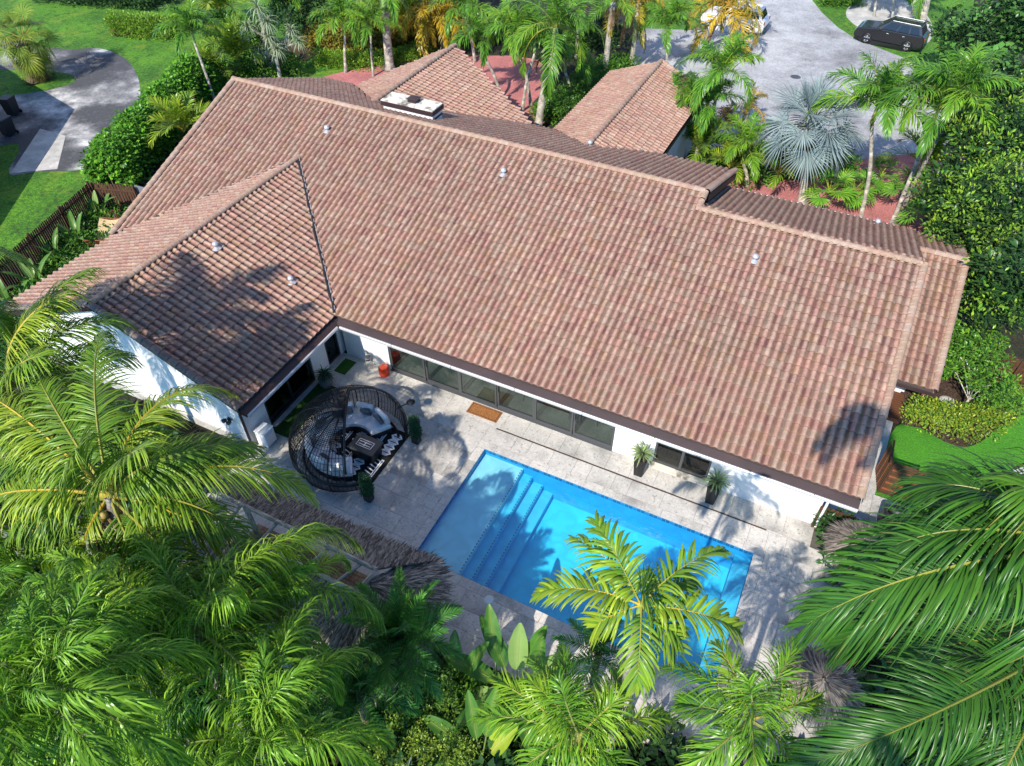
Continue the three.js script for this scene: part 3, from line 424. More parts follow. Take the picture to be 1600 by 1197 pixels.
  rake(up(-4.28, RY, -25.75), up(-4.28, RY2, -24.9)); rake(up(-4.22, RY, -25.75), up(-4.22, RY - S * 6.4, -32.2));
  rake(up(5.6, 4.5, -28.1), up(5.6, 2.5, -22.6)); rake(up(-21.8, 4.98, -11.0), up(-15.75, HY, -10.8), greyCap); rake(up(-21.8, 4.98, -11.0), up(-27.85, HY, -10.7), greyCap);
  rake(up(5.6, 4.5, -28.1), up(5.6, 3.35, -31.3));
  rake(up(-10.9, 4.5, -41.35), up(-8, 3.44, -40.95));
  // valleys: dark metal with white flashing, laid in short lengths
  const val = (a, b, m, w) => { const D = b.clone().sub(a), n = Math.round(D.length() / 0.5), r = rng(4), pts = []; for (let k = 0; k <= n; k++) pts.push(a.clone().addScaledVector(D, k / n).add(V3((r() - 0.5) * 0.06, 0.1, (r() - 0.5) * 0.06))); return pipe(pts, w, 5); };
  part('valley_flashing', [val(up(-15.8, HY, -16.35), up(-21.75, 4.95, -22.45), 0, 0.06), val(up(-27.6, HY, -16.5), up(-21.85, 4.95, -22.4), 0, 0.03)], M.dark, roof);
  part('valley_flashing', [val(up(-26.1, 3.58, -32.4), up(-21.9, 5.03, -28.5), 0, 0.04), val(up(-13.8, 3.46, -32.9), up(-10.9, 4.5, -29.9), 0, 0.03)], M.dark, roof);
  { const a = V3(-15.8, HY + 0.15, -16.35), b = V3(-21.75, 5.11, -22.45), r = rng(8), q = []; for (let k = 0; k < 22; k++) { const t = k / 22 + r() * 0.02; q.push(bar(a.clone().lerp(b, t).add(V3(0.05, 0.02, -0.03)), a.clone().lerp(b, t + 0.018 + r() * 0.016).add(V3(0.05, 0.02, -0.03)), 0.022, 4)); } part('flashing_clips', q, M.zinc, roof).userData.kind = 'stuff'; }
  part('fascia', [prism(V3(-4.16, 0, -25.75), V3(-4.16, 0, -25.76), [[0, 0], [0.01, 0], [0, 0.01]], xx)], M.fascia, roof).visible = true;
  { const mb = new MB(), q = (x, z0, y0, z1, y1, h) => mb.quad(V3(x, y0, z0), V3(x, y1, z1), V3(x, y1 - h, z1), V3(x, y0 - h, z0)); q(-4.12, -25.7, RY, -32.2, RY - S * 6.45, 0.32); q(3.95, -24.9, RY2, -16.3, HY, 0.2); q(5.73, -28.1, 4.5, -22.6, 2.5, 0.18); q(-28.03, -25.7, RY, -16.4, HY, 0.2);
    const g = (a, b, h) => mb.quad(a, b, b.clone().add(V3(0, -h, 0)), a.clone().add(V3(0, -h, 0))); g(V3(-21.8, 4.96, -10.98), V3(-15.72, 2.73, -10.75), 0.2); g(V3(-21.8, 4.96, -10.98), V3(-27.9, 2.7, -10.65), 0.2); g(V3(-7.9, 3.42, -33), V3(-7.9, 3.42, -41), 0.22); g(V3(3.8, 2.47, -22.5), V3(5.7, 2.47, -22.5), 0.16);
    part('fascia', mb.geo(), M.fascia, roof); }
  // vents
  const ventG = [cyl(0.05, 0.05, 0.24, 0, 0, 0, 14), lathe([[0, 0.3], [0.07, 0.29], [0.115, 0.24], [0.12, 0.17], [0.11, 0.17], [0.1, 0.22], [0, 0.24]], 16), lathe([[0.2, 0], [0.14, 0.03], [0.06, 0.08]], 12)];
  for (const [x, y, z] of [[-21.29, 5.6, -24.19], [-12.36, 5.62, -24.27], [-1.62, 5.28, -23.34], [-20.72, 4.58, -15.93], [-17.82, 3.51, -16.51], [-25.2, 3.74, -20.15], [-10.75, 4.55, -30.1], [2.3, 3.8, -30.4]]) part('roof_vent', ventG, M.zinc, roof, [x, y + 0.06, z], x);
  // the chimney
  const ch = part('chimney', box(2.7, 2.0, 0.84, 0, 0, 0), M.plaster, roof, [-18.87, 5.02, -27.62]);
  part('chimney_band', [box(2.73, 0.1, 0.87, 0, 0.66, 0)], M.fascia, ch);
  part('chimney_trim', [box(2.86, 0.2, 1.02, 0, 1.0, 0)], M.fascia, ch);
  part('chimney_top', [box(2.82, 0.05, 0.98, 0, 1.12, 0)], M.slab, ch);
  part('flue_cap', [box(0.42, 0.16, 0.42, 0.1, 1.22, -0.05), new THREE.ConeGeometry(0.4, 0.1, 4).rotateY(PI / 4).translate(0.1, 1.35, -0.05)], M.fascia, ch);
}

// ---------------------------------------------------------------- plants: builders
// green tones, linear
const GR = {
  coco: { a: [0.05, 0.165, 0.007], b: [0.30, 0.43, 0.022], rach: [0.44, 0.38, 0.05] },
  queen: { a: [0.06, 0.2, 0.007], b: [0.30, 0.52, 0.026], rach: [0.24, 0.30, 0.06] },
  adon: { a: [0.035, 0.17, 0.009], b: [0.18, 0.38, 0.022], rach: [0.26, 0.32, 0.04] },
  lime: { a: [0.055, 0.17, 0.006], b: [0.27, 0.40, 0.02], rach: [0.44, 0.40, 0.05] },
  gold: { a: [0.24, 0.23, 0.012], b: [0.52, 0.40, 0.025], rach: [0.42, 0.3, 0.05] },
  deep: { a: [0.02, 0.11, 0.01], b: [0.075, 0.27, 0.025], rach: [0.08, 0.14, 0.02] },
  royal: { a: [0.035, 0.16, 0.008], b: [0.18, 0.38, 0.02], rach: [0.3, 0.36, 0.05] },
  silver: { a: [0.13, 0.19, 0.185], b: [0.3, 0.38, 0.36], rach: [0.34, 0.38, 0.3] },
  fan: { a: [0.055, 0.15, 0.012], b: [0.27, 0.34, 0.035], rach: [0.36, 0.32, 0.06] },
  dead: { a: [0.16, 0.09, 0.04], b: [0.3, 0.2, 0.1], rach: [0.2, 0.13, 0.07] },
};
const cmix = (a, b, t, k = 1) => [lerp(a[0], b[0], t) * k, lerp(a[1], b[1], t) * k, lerp(a[2], b[2], t) * k];
// feather frond: base at the origin, reaching along +x; its tip ends at (dist, rise)
function frond(o) {
  const { dist = 3, rise = -0.5, arch = 1.2, n = 40, leaf = 0.8, w = 0.05, droop = 0.6, vee = 0.3, start = 0.16, tone = GR.coco, plume = 0, fold = false, seed = 1, segs = 3, twist = 0, r0 = 0.035, curve = 0, sweep = 1 } = o;
  const r = rng(seed), mb = new MB(), M = 28;
  const bend = (a0) => { const q = [[0, 0]]; for (let k = 0; k < M; k++) { const a = a0 - arch * Math.pow((k + 0.5) / M, 1.25); q.push([q[k][0] + Math.cos(a) / M, q[k][1] + Math.sin(a) / M]); } return q; };
  let a0 = Math.atan2(rise, dist) + arch * 0.45, q;
  for (let k = 0; k < 12; k++) { q = bend(a0); a0 += Math.atan2(rise, dist) - Math.atan2(q[M][1], q[M][0]); }
  const sc = Math.hypot(dist, rise) / Math.hypot(...q[M]), len = sc;
  const P = q.map((p, k) => V3(p[0] * sc, p[1] * sc, curve * sc * Math.pow(k / M, 2)));
  const at = (t) => { const f = clamp(t, 0, 0.9999) * M, k = Math.floor(f); return P[k].clone().lerp(P[k + 1], f - k); };
  mb.tube(P.filter((_, k) => k % 2 === 0), P.filter((_, k) => k % 2 === 0).map((_, k, A) => r0 * (1 - 0.85 * k / (A.length - 1)) * (k === 0 ? 1.7 : 1)), 4, tone.rach, false);
  for (let k = 0; k < n; k++) for (const s of [-1, 1]) {
    const t = start + (1 - start) * (k + 0.3 + r() * 0.4 + (s > 0 ? 0.25 : 0)) / n, tt = (t - start) / (1 - start); if (t >= 1) continue;
    const base = at(t), Tn = at(Math.min(t + 0.02, 1)).sub(at(t - 0.02)).normalize(), S = V3(0, 0, 1), Nn = S.clone().cross(Tn).normalize(); if (Nn.y < 0) Nn.negate(); S.copy(Tn).cross(Nn).normalize();
    const L = leaf * (0.42 + 0.58 * Math.sin(PI * clamp(tt * 0.82 + 0.16))) * (r() < 0.05 ? 0.55 : 0.84 + r() * 0.3);
    const be = lerp(1.25, 0.42, Math.pow(tt, sweep)) + (r() - 0.5) * 0.3, ve = vee + (r() - 0.5) * 0.25 + (plume ? (r() - 0.5) * 2 * plume : 0) + twist * s;
    let d = Tn.clone().multiplyScalar(Math.cos(be)).addScaledVector(S, s * Math.sin(be) * Math.cos(ve)).addScaledVector(Nn, Math.sin(be) * Math.sin(ve)).normalize();
    const roll = (r() - 0.5) * 0.7, dr = droop * (0.55 + r() * 0.9), p = base.clone(), hue = r(), kk = 0.7 + r() * 0.55, W = w * (0.8 + r() * 0.4);
    const prof = segs === 2 ? [0.55, 1, 0.1] : segs === 3 ? [0.5, 1, 0.8, 0.06] : segs === 4 ? [0.5, 1, 0.95, 0.65, 0.05] : [0.5, 1, 1, 0.85, 0.5, 0.04];
    let prev = null;
    for (let j = 0; j <= segs; j++) {
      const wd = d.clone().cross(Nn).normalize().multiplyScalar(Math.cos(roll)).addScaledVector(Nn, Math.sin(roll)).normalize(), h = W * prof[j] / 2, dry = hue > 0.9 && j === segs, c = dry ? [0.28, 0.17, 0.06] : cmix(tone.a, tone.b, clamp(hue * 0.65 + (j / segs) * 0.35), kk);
      const l = p.clone().addScaledVector(wd, h), e = p.clone().addScaledVector(wd, -h);
      const a = mb.v(l.x, l.y, l.z, 0, j, c), b = mb.v(e.x, e.y, e.z, 1, j, c); let m = null;
      if (fold) { const nn = wd.clone().cross(d).normalize(), mid = p.clone().addScaledVector(nn, (nn.dot(Nn) > 0 ? 1 : -1) * h * 0.55); m = mb.v(mid.x, mid.y, mid.z, 0.5, j, c.map((x) => x * 1.08)); }
      if (prev) { if (fold) { mb.q(prev[0], prev[2], m, a); mb.q(prev[2], prev[1], b, m); } else mb.q(prev[0], prev[1], b, a); }
      prev = [a, b, m];
      d = d.clone().add(V3(0, -dr / segs * (0.5 + j * 0.6), 0)).normalize(); p.addScaledVector(d, L / segs);
    }
  }
  return mb.geo();
}
// fan frond: a stalk, then blades spread from its end
function fanFrond(o) {
  const { stalk = 1.2, R = 0.9, n = 30, spread = 4.4, tone = GR.fan, seed = 1, pitch = 0.5, tilt = 0.2, droop = 0.4, w = 1.0, join = 0.45, arch = 0.5 } = o, r = rng(seed), mb = new MB();
  const P = []; let x = 0, y = 0; for (let k = 0; k <= 6; k++) { P.push(V3(x, y, 0)); const a = pitch - arch * k / 6; x += Math.cos(a) * stalk / 6; y += Math.sin(a) * stalk / 6; }
  mb.tube(P, [0.04, 0.03, 0.026, 0.024, 0.022, 0.02, 0.018], 4, tone.rach, false);
  const hub = P[6], a1 = pitch - arch - tilt, F = V3(Math.cos(a1), Math.sin(a1), 0), S = V3(0, 0, 1), N = V3(-Math.sin(a1), Math.cos(a1), 0);
  const step = spread / n;
  for (let k = 0; k < n; k++) {
    const th = -spread / 2 + (k + 0.5) * step, L = R * (1 - 0.22 * Math.pow(Math.abs(th) / (spread / 2), 2)) * (0.93 + r() * 0.14), hue = r(), kk = 0.82 + r() * 0.36;
    let d = F.clone().multiplyScalar(Math.cos(th)).addScaledVector(S, Math.sin(th)).addScaledVector(N, 0.18 + 0.1 * (k & 1)).normalize(), p = hub.clone(), prev = null;
    const side = F.clone().multiplyScalar(-Math.sin(th)).addScaledVector(S, Math.cos(th));
    for (let j = 0; j <= 4; j++) {
      const u = j / 4, h = Math.tan(step / 2) * R * w * (u < join ? u : join * (1 - (u - join) / (1 - join) * 0.94)), c = cmix(tone.a, tone.b, clamp(hue * 0.6 + u * 0.4), kk), up = N.clone().multiplyScalar(h * 0.55);
      const A = p.clone().addScaledVector(side, h), B = p.clone().addScaledVector(side, -h), C = p.clone().add(up);
      const row = [mb.v(A.x, A.y, A.z, 0, u, c), mb.v(C.x, C.y, C.z, 0.5, u, c.map((q) => q * 1.1)), mb.v(B.x, B.y, B.z, 1, u, c)];
      if (prev) { mb.q(prev[0], prev[1], row[1], row[0]); mb.q(prev[1], prev[2], row[2], row[1]); }
      prev = row; d = d.clone().add(V3(0, -droop * (0.06 + (j >= 2 ? 0.5 * (j - 1) * (0.5 + r() * 0.6) : 0)), 0)).normalize(); p.addScaledVector(d, L / 4);
    }
  }
  return mb.geo();
}
// broad leaf such as a banana's: a stalk and a blade with a folded midrib
function paddle(o) {
  const { L = 1.4, W = 0.4, stalk = 0.6, pitch = 1.1, arch = 0.8, tone = GR.deep, seed = 1, cup = 0.25, curl = 0 } = o, r = rng(seed), mb = new MB(), M = 12, P = []; let x = 0, y = 0, z = 0;
  for (let k = 0; k <= M; k++) { P.push(V3(x, y, z)); const a = pitch - arch * Math.pow(k / M, 1.6); x += Math.cos(a) * (L + stalk) / M; y += Math.sin(a) * (L + stalk) / M; z += curl * k / M / M; }
  mb.tube(P.slice(0, M), P.slice(0, M).map((_, k) => 0.03 * (1 - 0.8 * k / M)), 4, tone.rach, false);
  const s0 = stalk / (L + stalk); let prev = null;
  for (let k = 0; k <= 14; k++) {
    const u = k / 14, t = s0 + (1 - s0) * u, f = Math.min(t, 0.999) * M, i = Math.floor(f), c0 = P[i].clone().lerp(P[Math.min(i + 1, M)], f - i), T0 = P[Math.min(i + 1, M)].clone().sub(P[Math.max(i - 1, 0)]).normalize(), N = V3(-T0.y, T0.x, 0);
    const h = W / 2 * Math.pow(Math.sin(PI * clamp(Math.pow(u, 0.85) * 0.97 + 0.02)), 0.62) * (0.96 + r() * 0.08), c = cmix(tone.a, tone.b, clamp(0.25 + r() * 0.4 + u * 0.2)), rip = (r() - 0.5) * 0.05 * W;
    const row = [[-1, cup], [-0.5, cup * 0.4], [0, 0], [0.5, cup * 0.4], [1, cup]].map(([s, q]) => { const p = c0.clone().addScaledVector(N, h * q * 1.3 + rip * s).add(V3(0, 0, s * h)); return mb.v(p.x, p.y, p.z, s, u, s ? c : cmix(c, tone.rach, 0.6)); });
    if (prev) for (let j = 0; j < 4; j++) mb.q(prev[j], prev[j + 1], row[j + 1], row[j]);
    prev = row;
  }
  return mb.geo();
}
// sword leaf (dracaena, agave): a narrow arched strip
function sword(mb, dir, L, W, droop, c1, c2, base = V3(0, 0, 0)) {
  let d = dir.clone().normalize(), p = base.clone(), prev = null; const side = d.clone().cross(V3(0, 1, 0.001)).normalize();
  for (let j = 0; j <= 4; j++) { const h = W / 2 * [0.8, 1, 0.85, 0.55, 0.04][j], c = cmix(c1, c2, j / 4), n = side.clone().cross(d).normalize().multiplyScalar(h * 0.5); const a = p.clone().addScaledVector(side, h).add(n), b = p.clone().addScaledVector(side, -h).add(n); const row = [mb.v(a.x, a.y, a.z, 0, 0, c), mb.v(p.x, p.y, p.z, 0, 0, c), mb.v(b.x, b.y, b.z, 0, 0, c)]; if (prev) { mb.q(prev[0], prev[1], row[1], row[0]); mb.q(prev[1], prev[2], row[2], row[1]); } prev = row; d = d.clone().add(V3(0, -droop * (j + 0.5) / 4, 0)).normalize(); p.addScaledVector(d, L / 4); }
}
function rosette(n, L, W, droop, c1, c2, seed, lo = 0.15, hi = 1.45) { const r = rng(seed), mb = new MB(); for (let k = 0; k < n; k++) { const a = k * 2.4 + r() * 0.5, e = lerp(hi, lo, Math.pow((k + 0.5) / n, 0.8)) + (r() - 0.5) * 0.2, kk = 0.75 + r() * 0.5; sword(mb, V3(Math.cos(a) * Math.cos(e), Math.sin(e), Math.sin(a) * Math.cos(e)), L * (0.75 + r() * 0.35), W, droop * (0.6 + r() * 0.8), c1.map((x) => x * kk), c2.map((x) => x * kk)); } return mb.geo(); }
// twig of small leaves; crowns and hedges are filled with many of them
function twig(n, size, tone, seed, o = {}) {
  const r = rng(seed), mb = new MB(), R = o.R ?? 0.32, asp = o.asp ?? 0.45;
  for (let k = 0; k < n; k++) {
    const a = r() * 2 * PI, e = Math.asin(clamp(r() * 1.5 - 0.5, -1, 1)), rad = R * (0.45 + 0.55 * Math.sqrt(r())), p = V3(Math.cos(a) * Math.cos(e), Math.sin(e), Math.sin(a) * Math.cos(e)), b = p.clone().multiplyScalar(rad);
    const d = p.clone().add(V3((r() - 0.5) * 1.4, (r() - 0.35) * 1.0, (r() - 0.5) * 1.4)).normalize(), up = V3((r() - 0.5) * 0.8, 1, (r() - 0.5) * 0.8), s = d.clone().cross(up).normalize(), nn = s.clone().cross(d), L = size * (0.7 + r() * 0.6), W = L * asp, c = cmix(tone.a, tone.b, r(), 0.75 + r() * 0.5);
    const i0 = mb.v(b.x, b.y, b.z, 0, 0, c), m = b.clone().addScaledVector(d, L * 0.5), A = m.clone().addScaledVector(s, W / 2).addScaledVector(nn, W * 0.16), B = m.clone().addScaledVector(s, -W / 2).addScaledVector(nn, W * 0.16), t = b.clone().addScaledVector(d, L).addScaledVector(nn, -L * 0.12);
    const i1 = mb.v(A.x, A.y, A.z, 0, 0, c), i2 = mb.v(m.x, m.y, m.z, 0, 0, c), i3 = mb.v(B.x, B.y, B.z, 0, 0, c), i4 = mb.v(t.x, t.y, t.z, 0, 0, c);
    mb.f(i0, i2, i1); mb.f(i0, i3, i2); mb.f(i1, i2, i4); mb.f(i2, i3, i4);
  }
  return mb.geo();
}
// scatter twigs: spots = [x, y, z, scale]
function foliage(name, geo, mat, spots, parent, seed = 1, tint = 0.3) {
  const im = new THREE.InstancedMesh(geo, mat, spots.length), r = rng(seed), m = new THREE.Matrix4(), q = new THREE.Quaternion(), e = new THREE.Euler(), c = new THREE.Color();
  spots.forEach((s, k) => { e.set((r() - 0.5) * 0.8, r() * 2 * PI, (r() - 0.5) * 0.8); q.setFromEuler(e); const z = s[3] * (0.8 + r() * 0.4); m.compose(V3(s[0], s[1], s[2]), q, V3(z, z, z)); im.setMatrixAt(k, m); const f = 1 - tint / 2 + r() * tint; im.setColorAt(k, c.setRGB(f * (0.94 + r() * 0.16), f, f * (0.85 + r() * 0.2))); });
  shade(im); im.name = name; im.userData.kind = 'stuff'; parent.add(im); return im;
}
function trunkGeo(pts, rad, rings = 0.02, step = 0.18) { // slightly swollen at every leaf scar
  const c = new THREE.CatmullRomCurve3(pts), L = c.getLength(), n = Math.max(6, Math.round(L / step)), P = [], R = []; for (let k = 0; k <= n; k++) { const t = k / n; P.push(c.getPointAt(t)); R.push((lerp(rad[0], rad[1], Math.min(1, t * 1.1)) + (t < 0.12 ? rad[0] * 0.35 * (1 - t / 0.12) : 0)) * (1 + (k & 1 ? rings : -rings))); } const mb = new MB(); mb.tube(P, R, 9); return mb.geo();
}
// a palm: foot [x, z], crown [x, y, z]; fronds = list of { geo, mat, yaw, pitch, scale, h }
function palm(o) {
  const [bx, bz, cx, cy, cz] = o.at, g = thing(o.name || 'palm_tree', o.label, o.category || 'palm tree', [bx, -0.06, bz], 0, o.group), C = V3(cx - bx, cy + 0.06, cz - bz), r = rng(o.seed || 3);
  const sl = o.shaft ? Math.min(o.shaft, C.y * 0.4) : 0, top = C.clone().add(V3(0, -sl, 0));
  if (!o.noTrunk) part('trunk', trunkGeo([V3(0, 0, 0), top.clone().multiplyScalar(0.5).add(V3(top.x * (o.bow ?? -0.15), 0, top.z * (o.bow ?? -0.15))), top], o.r || [0.16, 0.11], o.rings), o.bark || M.barkPale, g);
  if (sl) { const R = (o.r || [0.16, 0.11])[1]; part('crownshaft', lathe([[R, -0.02], [R * 1.35, 0.12 * sl], [R * 1.1, 0.6 * sl], [R * 0.6, sl * 1.05], [0, sl * 1.1]], 14), o.shaftMat || M.shaft, g, [top.x, top.y, top.z]); }
  for (const f of o.fronds) { const m = part('frond', f.geo, f.mat || M.leaf, g, [C.x, C.y + (f.h || 0), C.z]); m.rotation.set(0, f.yaw, f.tip || 0, 'YXZ'); if (f.roll) m.rotateX(f.roll); const s = f.scale || 1; m.scale.set(s, s, s); if (f.name) m.name = f.name; }
  return g;
}
M.shaft = std({ color: lin(0.22, 0.34, 0.09), roughness: 0.5 }); M.shaftGold = std({ color: lin(0.4, 0.33, 0.09), roughness: 0.5 });
// a set of fronds at several ages, shared by all palms of a kind
function frondSet(o, list) { return list.map((q, k) => (o.fan ? fanFrond({ ...o, ...q, seed: (o.seed || 1) * 17 + k }) : frond({ ...o, ...q, seed: (o.seed || 1) * 17 + k }))); }
function crown(set, n, o = {}) { // golden-angle arrangement, upright in the middle, older ones lower
  const r = rng(o.seed || 1), mats = o.mats || [M.leaf], out = [];
  for (let k = 0; k < n; k++) { const u = (k + 0.5) / n, idx = Math.min(set.length - 1, Math.floor(u * set.length)); out.push({ geo: set[idx], yaw: k * 2.399 + (o.yaw || 0) + (r() - 0.5) * 0.4, scale: (o.scale || 1) * (0.88 + r() * 0.24) * (u < 0.15 ? 0.85 : 1), roll: (r() - 0.5) * 0.7, tip: (r() - 0.5) * 0.16, mat: mats[Math.floor(r() * mats.length)] }); }
  return out;
}
const greens = [M.leaf, M.leaf, M.leafWarm, M.leafDeep];
const SET = {
  adon: frondSet({ n: 58, leaf: 0.5, w: 0.036, droop: 0.95, vee: 0.5, tone: GR.adon, start: 0.1, r0: 0.028, seed: 2, plume: 0.7 }, [{ dist: 0.8, rise: 1.3, arch: 0.9 }, { dist: 1.3, rise: 0.75, arch: 1.5 }, { dist: 1.55, rise: 0.1, arch: 1.9 }, { dist: 1.45, rise: -0.6, arch: 2.1 }]),
  gold: frondSet({ n: 48, leaf: 0.42, w: 0.035, droop: 0.4, vee: 0.2, tone: GR.gold, start: 0.1, r0: 0.03, seed: 4, plume: 1.4 }, [{ dist: 1.0, rise: 1.1, arch: 1.2 }, { dist: 1.6, rise: 0.2, arch: 1.9 }, { dist: 1.5, rise: -0.9, arch: 2.0 }, { dist: 1.2, rise: -1.5, arch: 1.7 }]),
  areca: frondSet({ n: 30, leaf: 0.55, w: 0.04, droop: 0.5, vee: 0.6, tone: GR.lime, start: 0.2, r0: 0.02, seed: 6 }, [{ dist: 0.5, rise: 1.5, arch: 0.6 }, { dist: 1.0, rise: 1.2, arch: 1.1 }, { dist: 1.4, rise: 0.7, arch: 1.5 }, { dist: 1.5, rise: 0.2, arch: 1.8 }]),
  royal: frondSet({ n: 60, leaf: 0.75, w: 0.05, droop: 0.6, vee: 0.3, tone: GR.royal, start: 0.1, r0: 0.05, seed: 8, plume: 0.5 }, [{ dist: 1.6, rise: 2.2, arch: 1.0 }, { dist: 2.6, rise: 0.8, arch: 1.7 }, { dist: 2.5, rise: -0.8, arch: 2.1 }, { dist: 1.6, rise: -2.4, arch: 1.9 }]),
  queen: frondSet({ n: 100, leaf: 1.1, w: 0.03, droop: 3.6, vee: 0.75, tone: GR.queen, start: 0.14, r0: 0.035, seed: 10, plume: 0.7, segs: 5 }, [{ dist: 1.6, rise: 1.9, arch: 1.3 }, { dist: 2.7, rise: 0.8, arch: 1.8 }, { dist: 3.0, rise: -0.4, arch: 2.0 }, { dist: 2.7, rise: -1.4, arch: 2.0 }]),
  coco: frondSet({ n: 80, leaf: 1.05, w: 0.045, droop: 1.1, vee: 0.25, tone: GR.coco, start: 0.2, r0: 0.05, seed: 12, segs: 4, fold: true }, [{ dist: 1.8, rise: 2.6, arch: 0.9 }, { dist: 3.2, rise: 1.0, arch: 1.4 }, { dist: 3.5, rise: -0.4, arch: 1.8 }, { dist: 2.9, rise: -1.6, arch: 1.9 }]),
  robel: frondSet({ n: 46, leaf: 0.26, w: 0.022, droop: 0.25, vee: 0.45, tone: GR.deep, start: 0.1, r0: 0.018, seed: 14, plume: 0.2 }, [{ dist: 0.5, rise: 1.1, arch: 0.8 }, { dist: 1.05, rise: 0.6, arch: 1.2 }, { dist: 1.25, rise: 0.05, arch: 1.5 }, { dist: 1.1, rise: -0.5, arch: 1.5 }]),
  bis: frondSet({ fan: 1, stalk: 1.0, R: 1.02, n: 32, spread: 4.1, tone: GR.silver, droop: 0.3, join: 0.44, seed: 16, w: 1.0 }, [{ pitch: 1.25, arch: 0.2, tilt: 0.1 }, { pitch: 0.85, arch: 0.4, tilt: 0.3 }, { pitch: 0.45, arch: 0.5, tilt: 0.5 }, { pitch: 0.0, arch: 0.5, tilt: 0.6 }, { pitch: -0.35, arch: 0.4, tilt: 0.6 }]),
  sabal: frondSet({ fan: 1, stalk: 1.3, R: 1.0, n: 26, spread: 4.2, tone: GR.fan, droop: 0.75, join: 0.4, seed: 18 }, [{ pitch: 1.2, arch: 0.3, tilt: 0.2 }, { pitch: 0.7, arch: 0.5, tilt: 0.4 }, { pitch: 0.2, arch: 0.6, tilt: 0.6 }, { pitch: -0.4, arch: 0.5, tilt: 0.6 }, { pitch: -0.9, arch: 0.3, tilt: 0.3 }]),
  skirt: frondSet({ fan: 1, stalk: 0.7, R: 0.9, n: 16, spread: 2.6, tone: GR.dead, droop: 0.9, join: 0.35, seed: 19 }, [{ pitch: -0.8, arch: 0.5, tilt: 0.3 }, { pitch: -1.1, arch: 0.3, tilt: 0.2 }]),
  smallFan: frondSet({ fan: 1, stalk: 0.7, R: 0.55, n: 18, spread: 4.0, tone: GR.adon, droop: 0.3, join: 0.5, seed: 20 }, [{ pitch: 1.2, arch: 0.3, tilt: 0.3 }, { pitch: 0.7, arch: 0.4, tilt: 0.4 }, { pitch: 0.25, arch: 0.5, tilt: 0.4 }]),
  deadFeather: frondSet({ n: 26, leaf: 0.4, w: 0.03, droop: 1.2, vee: -0.2, tone: GR.dead, start: 0.15, r0: 0.03, seed: 21 }, [{ dist: 0.5, rise: -1.6, arch: 0.9 }, { dist: 0.7, rise: -1.2, arch: 1.3 }]),
};
// broad-leaved tree: trunk, branches, and a crown of leafy twigs on several lobes
const TW = {
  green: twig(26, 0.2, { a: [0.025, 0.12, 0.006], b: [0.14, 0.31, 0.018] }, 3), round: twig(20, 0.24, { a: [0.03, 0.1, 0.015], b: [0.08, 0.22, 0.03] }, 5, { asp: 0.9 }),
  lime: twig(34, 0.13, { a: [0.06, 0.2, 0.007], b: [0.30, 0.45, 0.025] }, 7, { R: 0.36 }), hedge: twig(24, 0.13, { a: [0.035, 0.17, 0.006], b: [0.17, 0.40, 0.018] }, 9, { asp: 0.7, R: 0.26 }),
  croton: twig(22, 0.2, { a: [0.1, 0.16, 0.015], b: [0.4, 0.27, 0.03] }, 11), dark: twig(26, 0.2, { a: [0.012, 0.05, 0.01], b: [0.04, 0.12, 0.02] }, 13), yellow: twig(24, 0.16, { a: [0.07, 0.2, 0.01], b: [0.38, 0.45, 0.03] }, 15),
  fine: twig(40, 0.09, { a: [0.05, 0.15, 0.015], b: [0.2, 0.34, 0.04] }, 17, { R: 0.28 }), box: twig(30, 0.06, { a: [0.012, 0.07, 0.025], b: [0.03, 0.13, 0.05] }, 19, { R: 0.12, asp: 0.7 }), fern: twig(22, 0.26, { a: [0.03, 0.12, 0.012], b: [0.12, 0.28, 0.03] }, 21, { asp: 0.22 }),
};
function lobes(list, per, r, inner = 0.55) { const out = []; for (const [x, y, z, rx, ry, rz] of list) { const n = Math.round(per * (rx * ry + ry * rz + rx * rz) / 3); for (let k = 0; k < n; k++) { const a = r() * 2 * PI, c = r() * 2 - 1, s = Math.sqrt(1 - c * c), f = inner + (1 - inner) * Math.pow(r(), 0.5); out.push([x + Math.cos(a) * s * rx * f, y + c * ry * f, z + Math.sin(a) * s * rz * f, 1]); } } return out; }
function tree(o) {
  const g = thing(o.name || 'shade_tree', o.label, 'tree', [o.at[0], -0.06, o.at[1]]), r = rng(o.seed || 5), L = o.lobes, top = V3(o.lean?.[0] || 0, o.h * 0.45, o.lean?.[1] || 0);
  part('trunk', trunkGeo([V3(0, 0, 0), top.clone().multiplyScalar(0.5), top], [o.r || 0.25, (o.r || 0.25) * 0.6], 0.01, 0.4), o.bark || M.barkBrown, g);
  for (const l of L) { const e = V3(l[0], l[1], l[2]); part('branch', pipe([top.clone().multiplyScalar(0.75), top.clone().lerp(e, 0.5).add(V3(0, 0.2, 0)), e], (o.r || 0.25) * 0.28, 5), o.bark || M.barkBrown, g); }
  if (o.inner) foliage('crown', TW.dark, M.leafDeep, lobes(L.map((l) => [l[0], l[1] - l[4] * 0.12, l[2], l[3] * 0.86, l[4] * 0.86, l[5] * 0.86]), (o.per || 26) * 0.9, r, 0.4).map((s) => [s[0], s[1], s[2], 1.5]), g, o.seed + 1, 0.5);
  foliage(o.inner ? 'leaf_tufts' : 'crown', o.twig || TW.green, o.mat || M.leaf, lobes(L, (o.per || 26) * (o.inner ? 0.36 : 1), r, o.inner ? 0.8 : 0.55).map((s) => [s[0], s[1], s[2], o.size || 1.2]), g, o.seed, 0.5); return g;
}
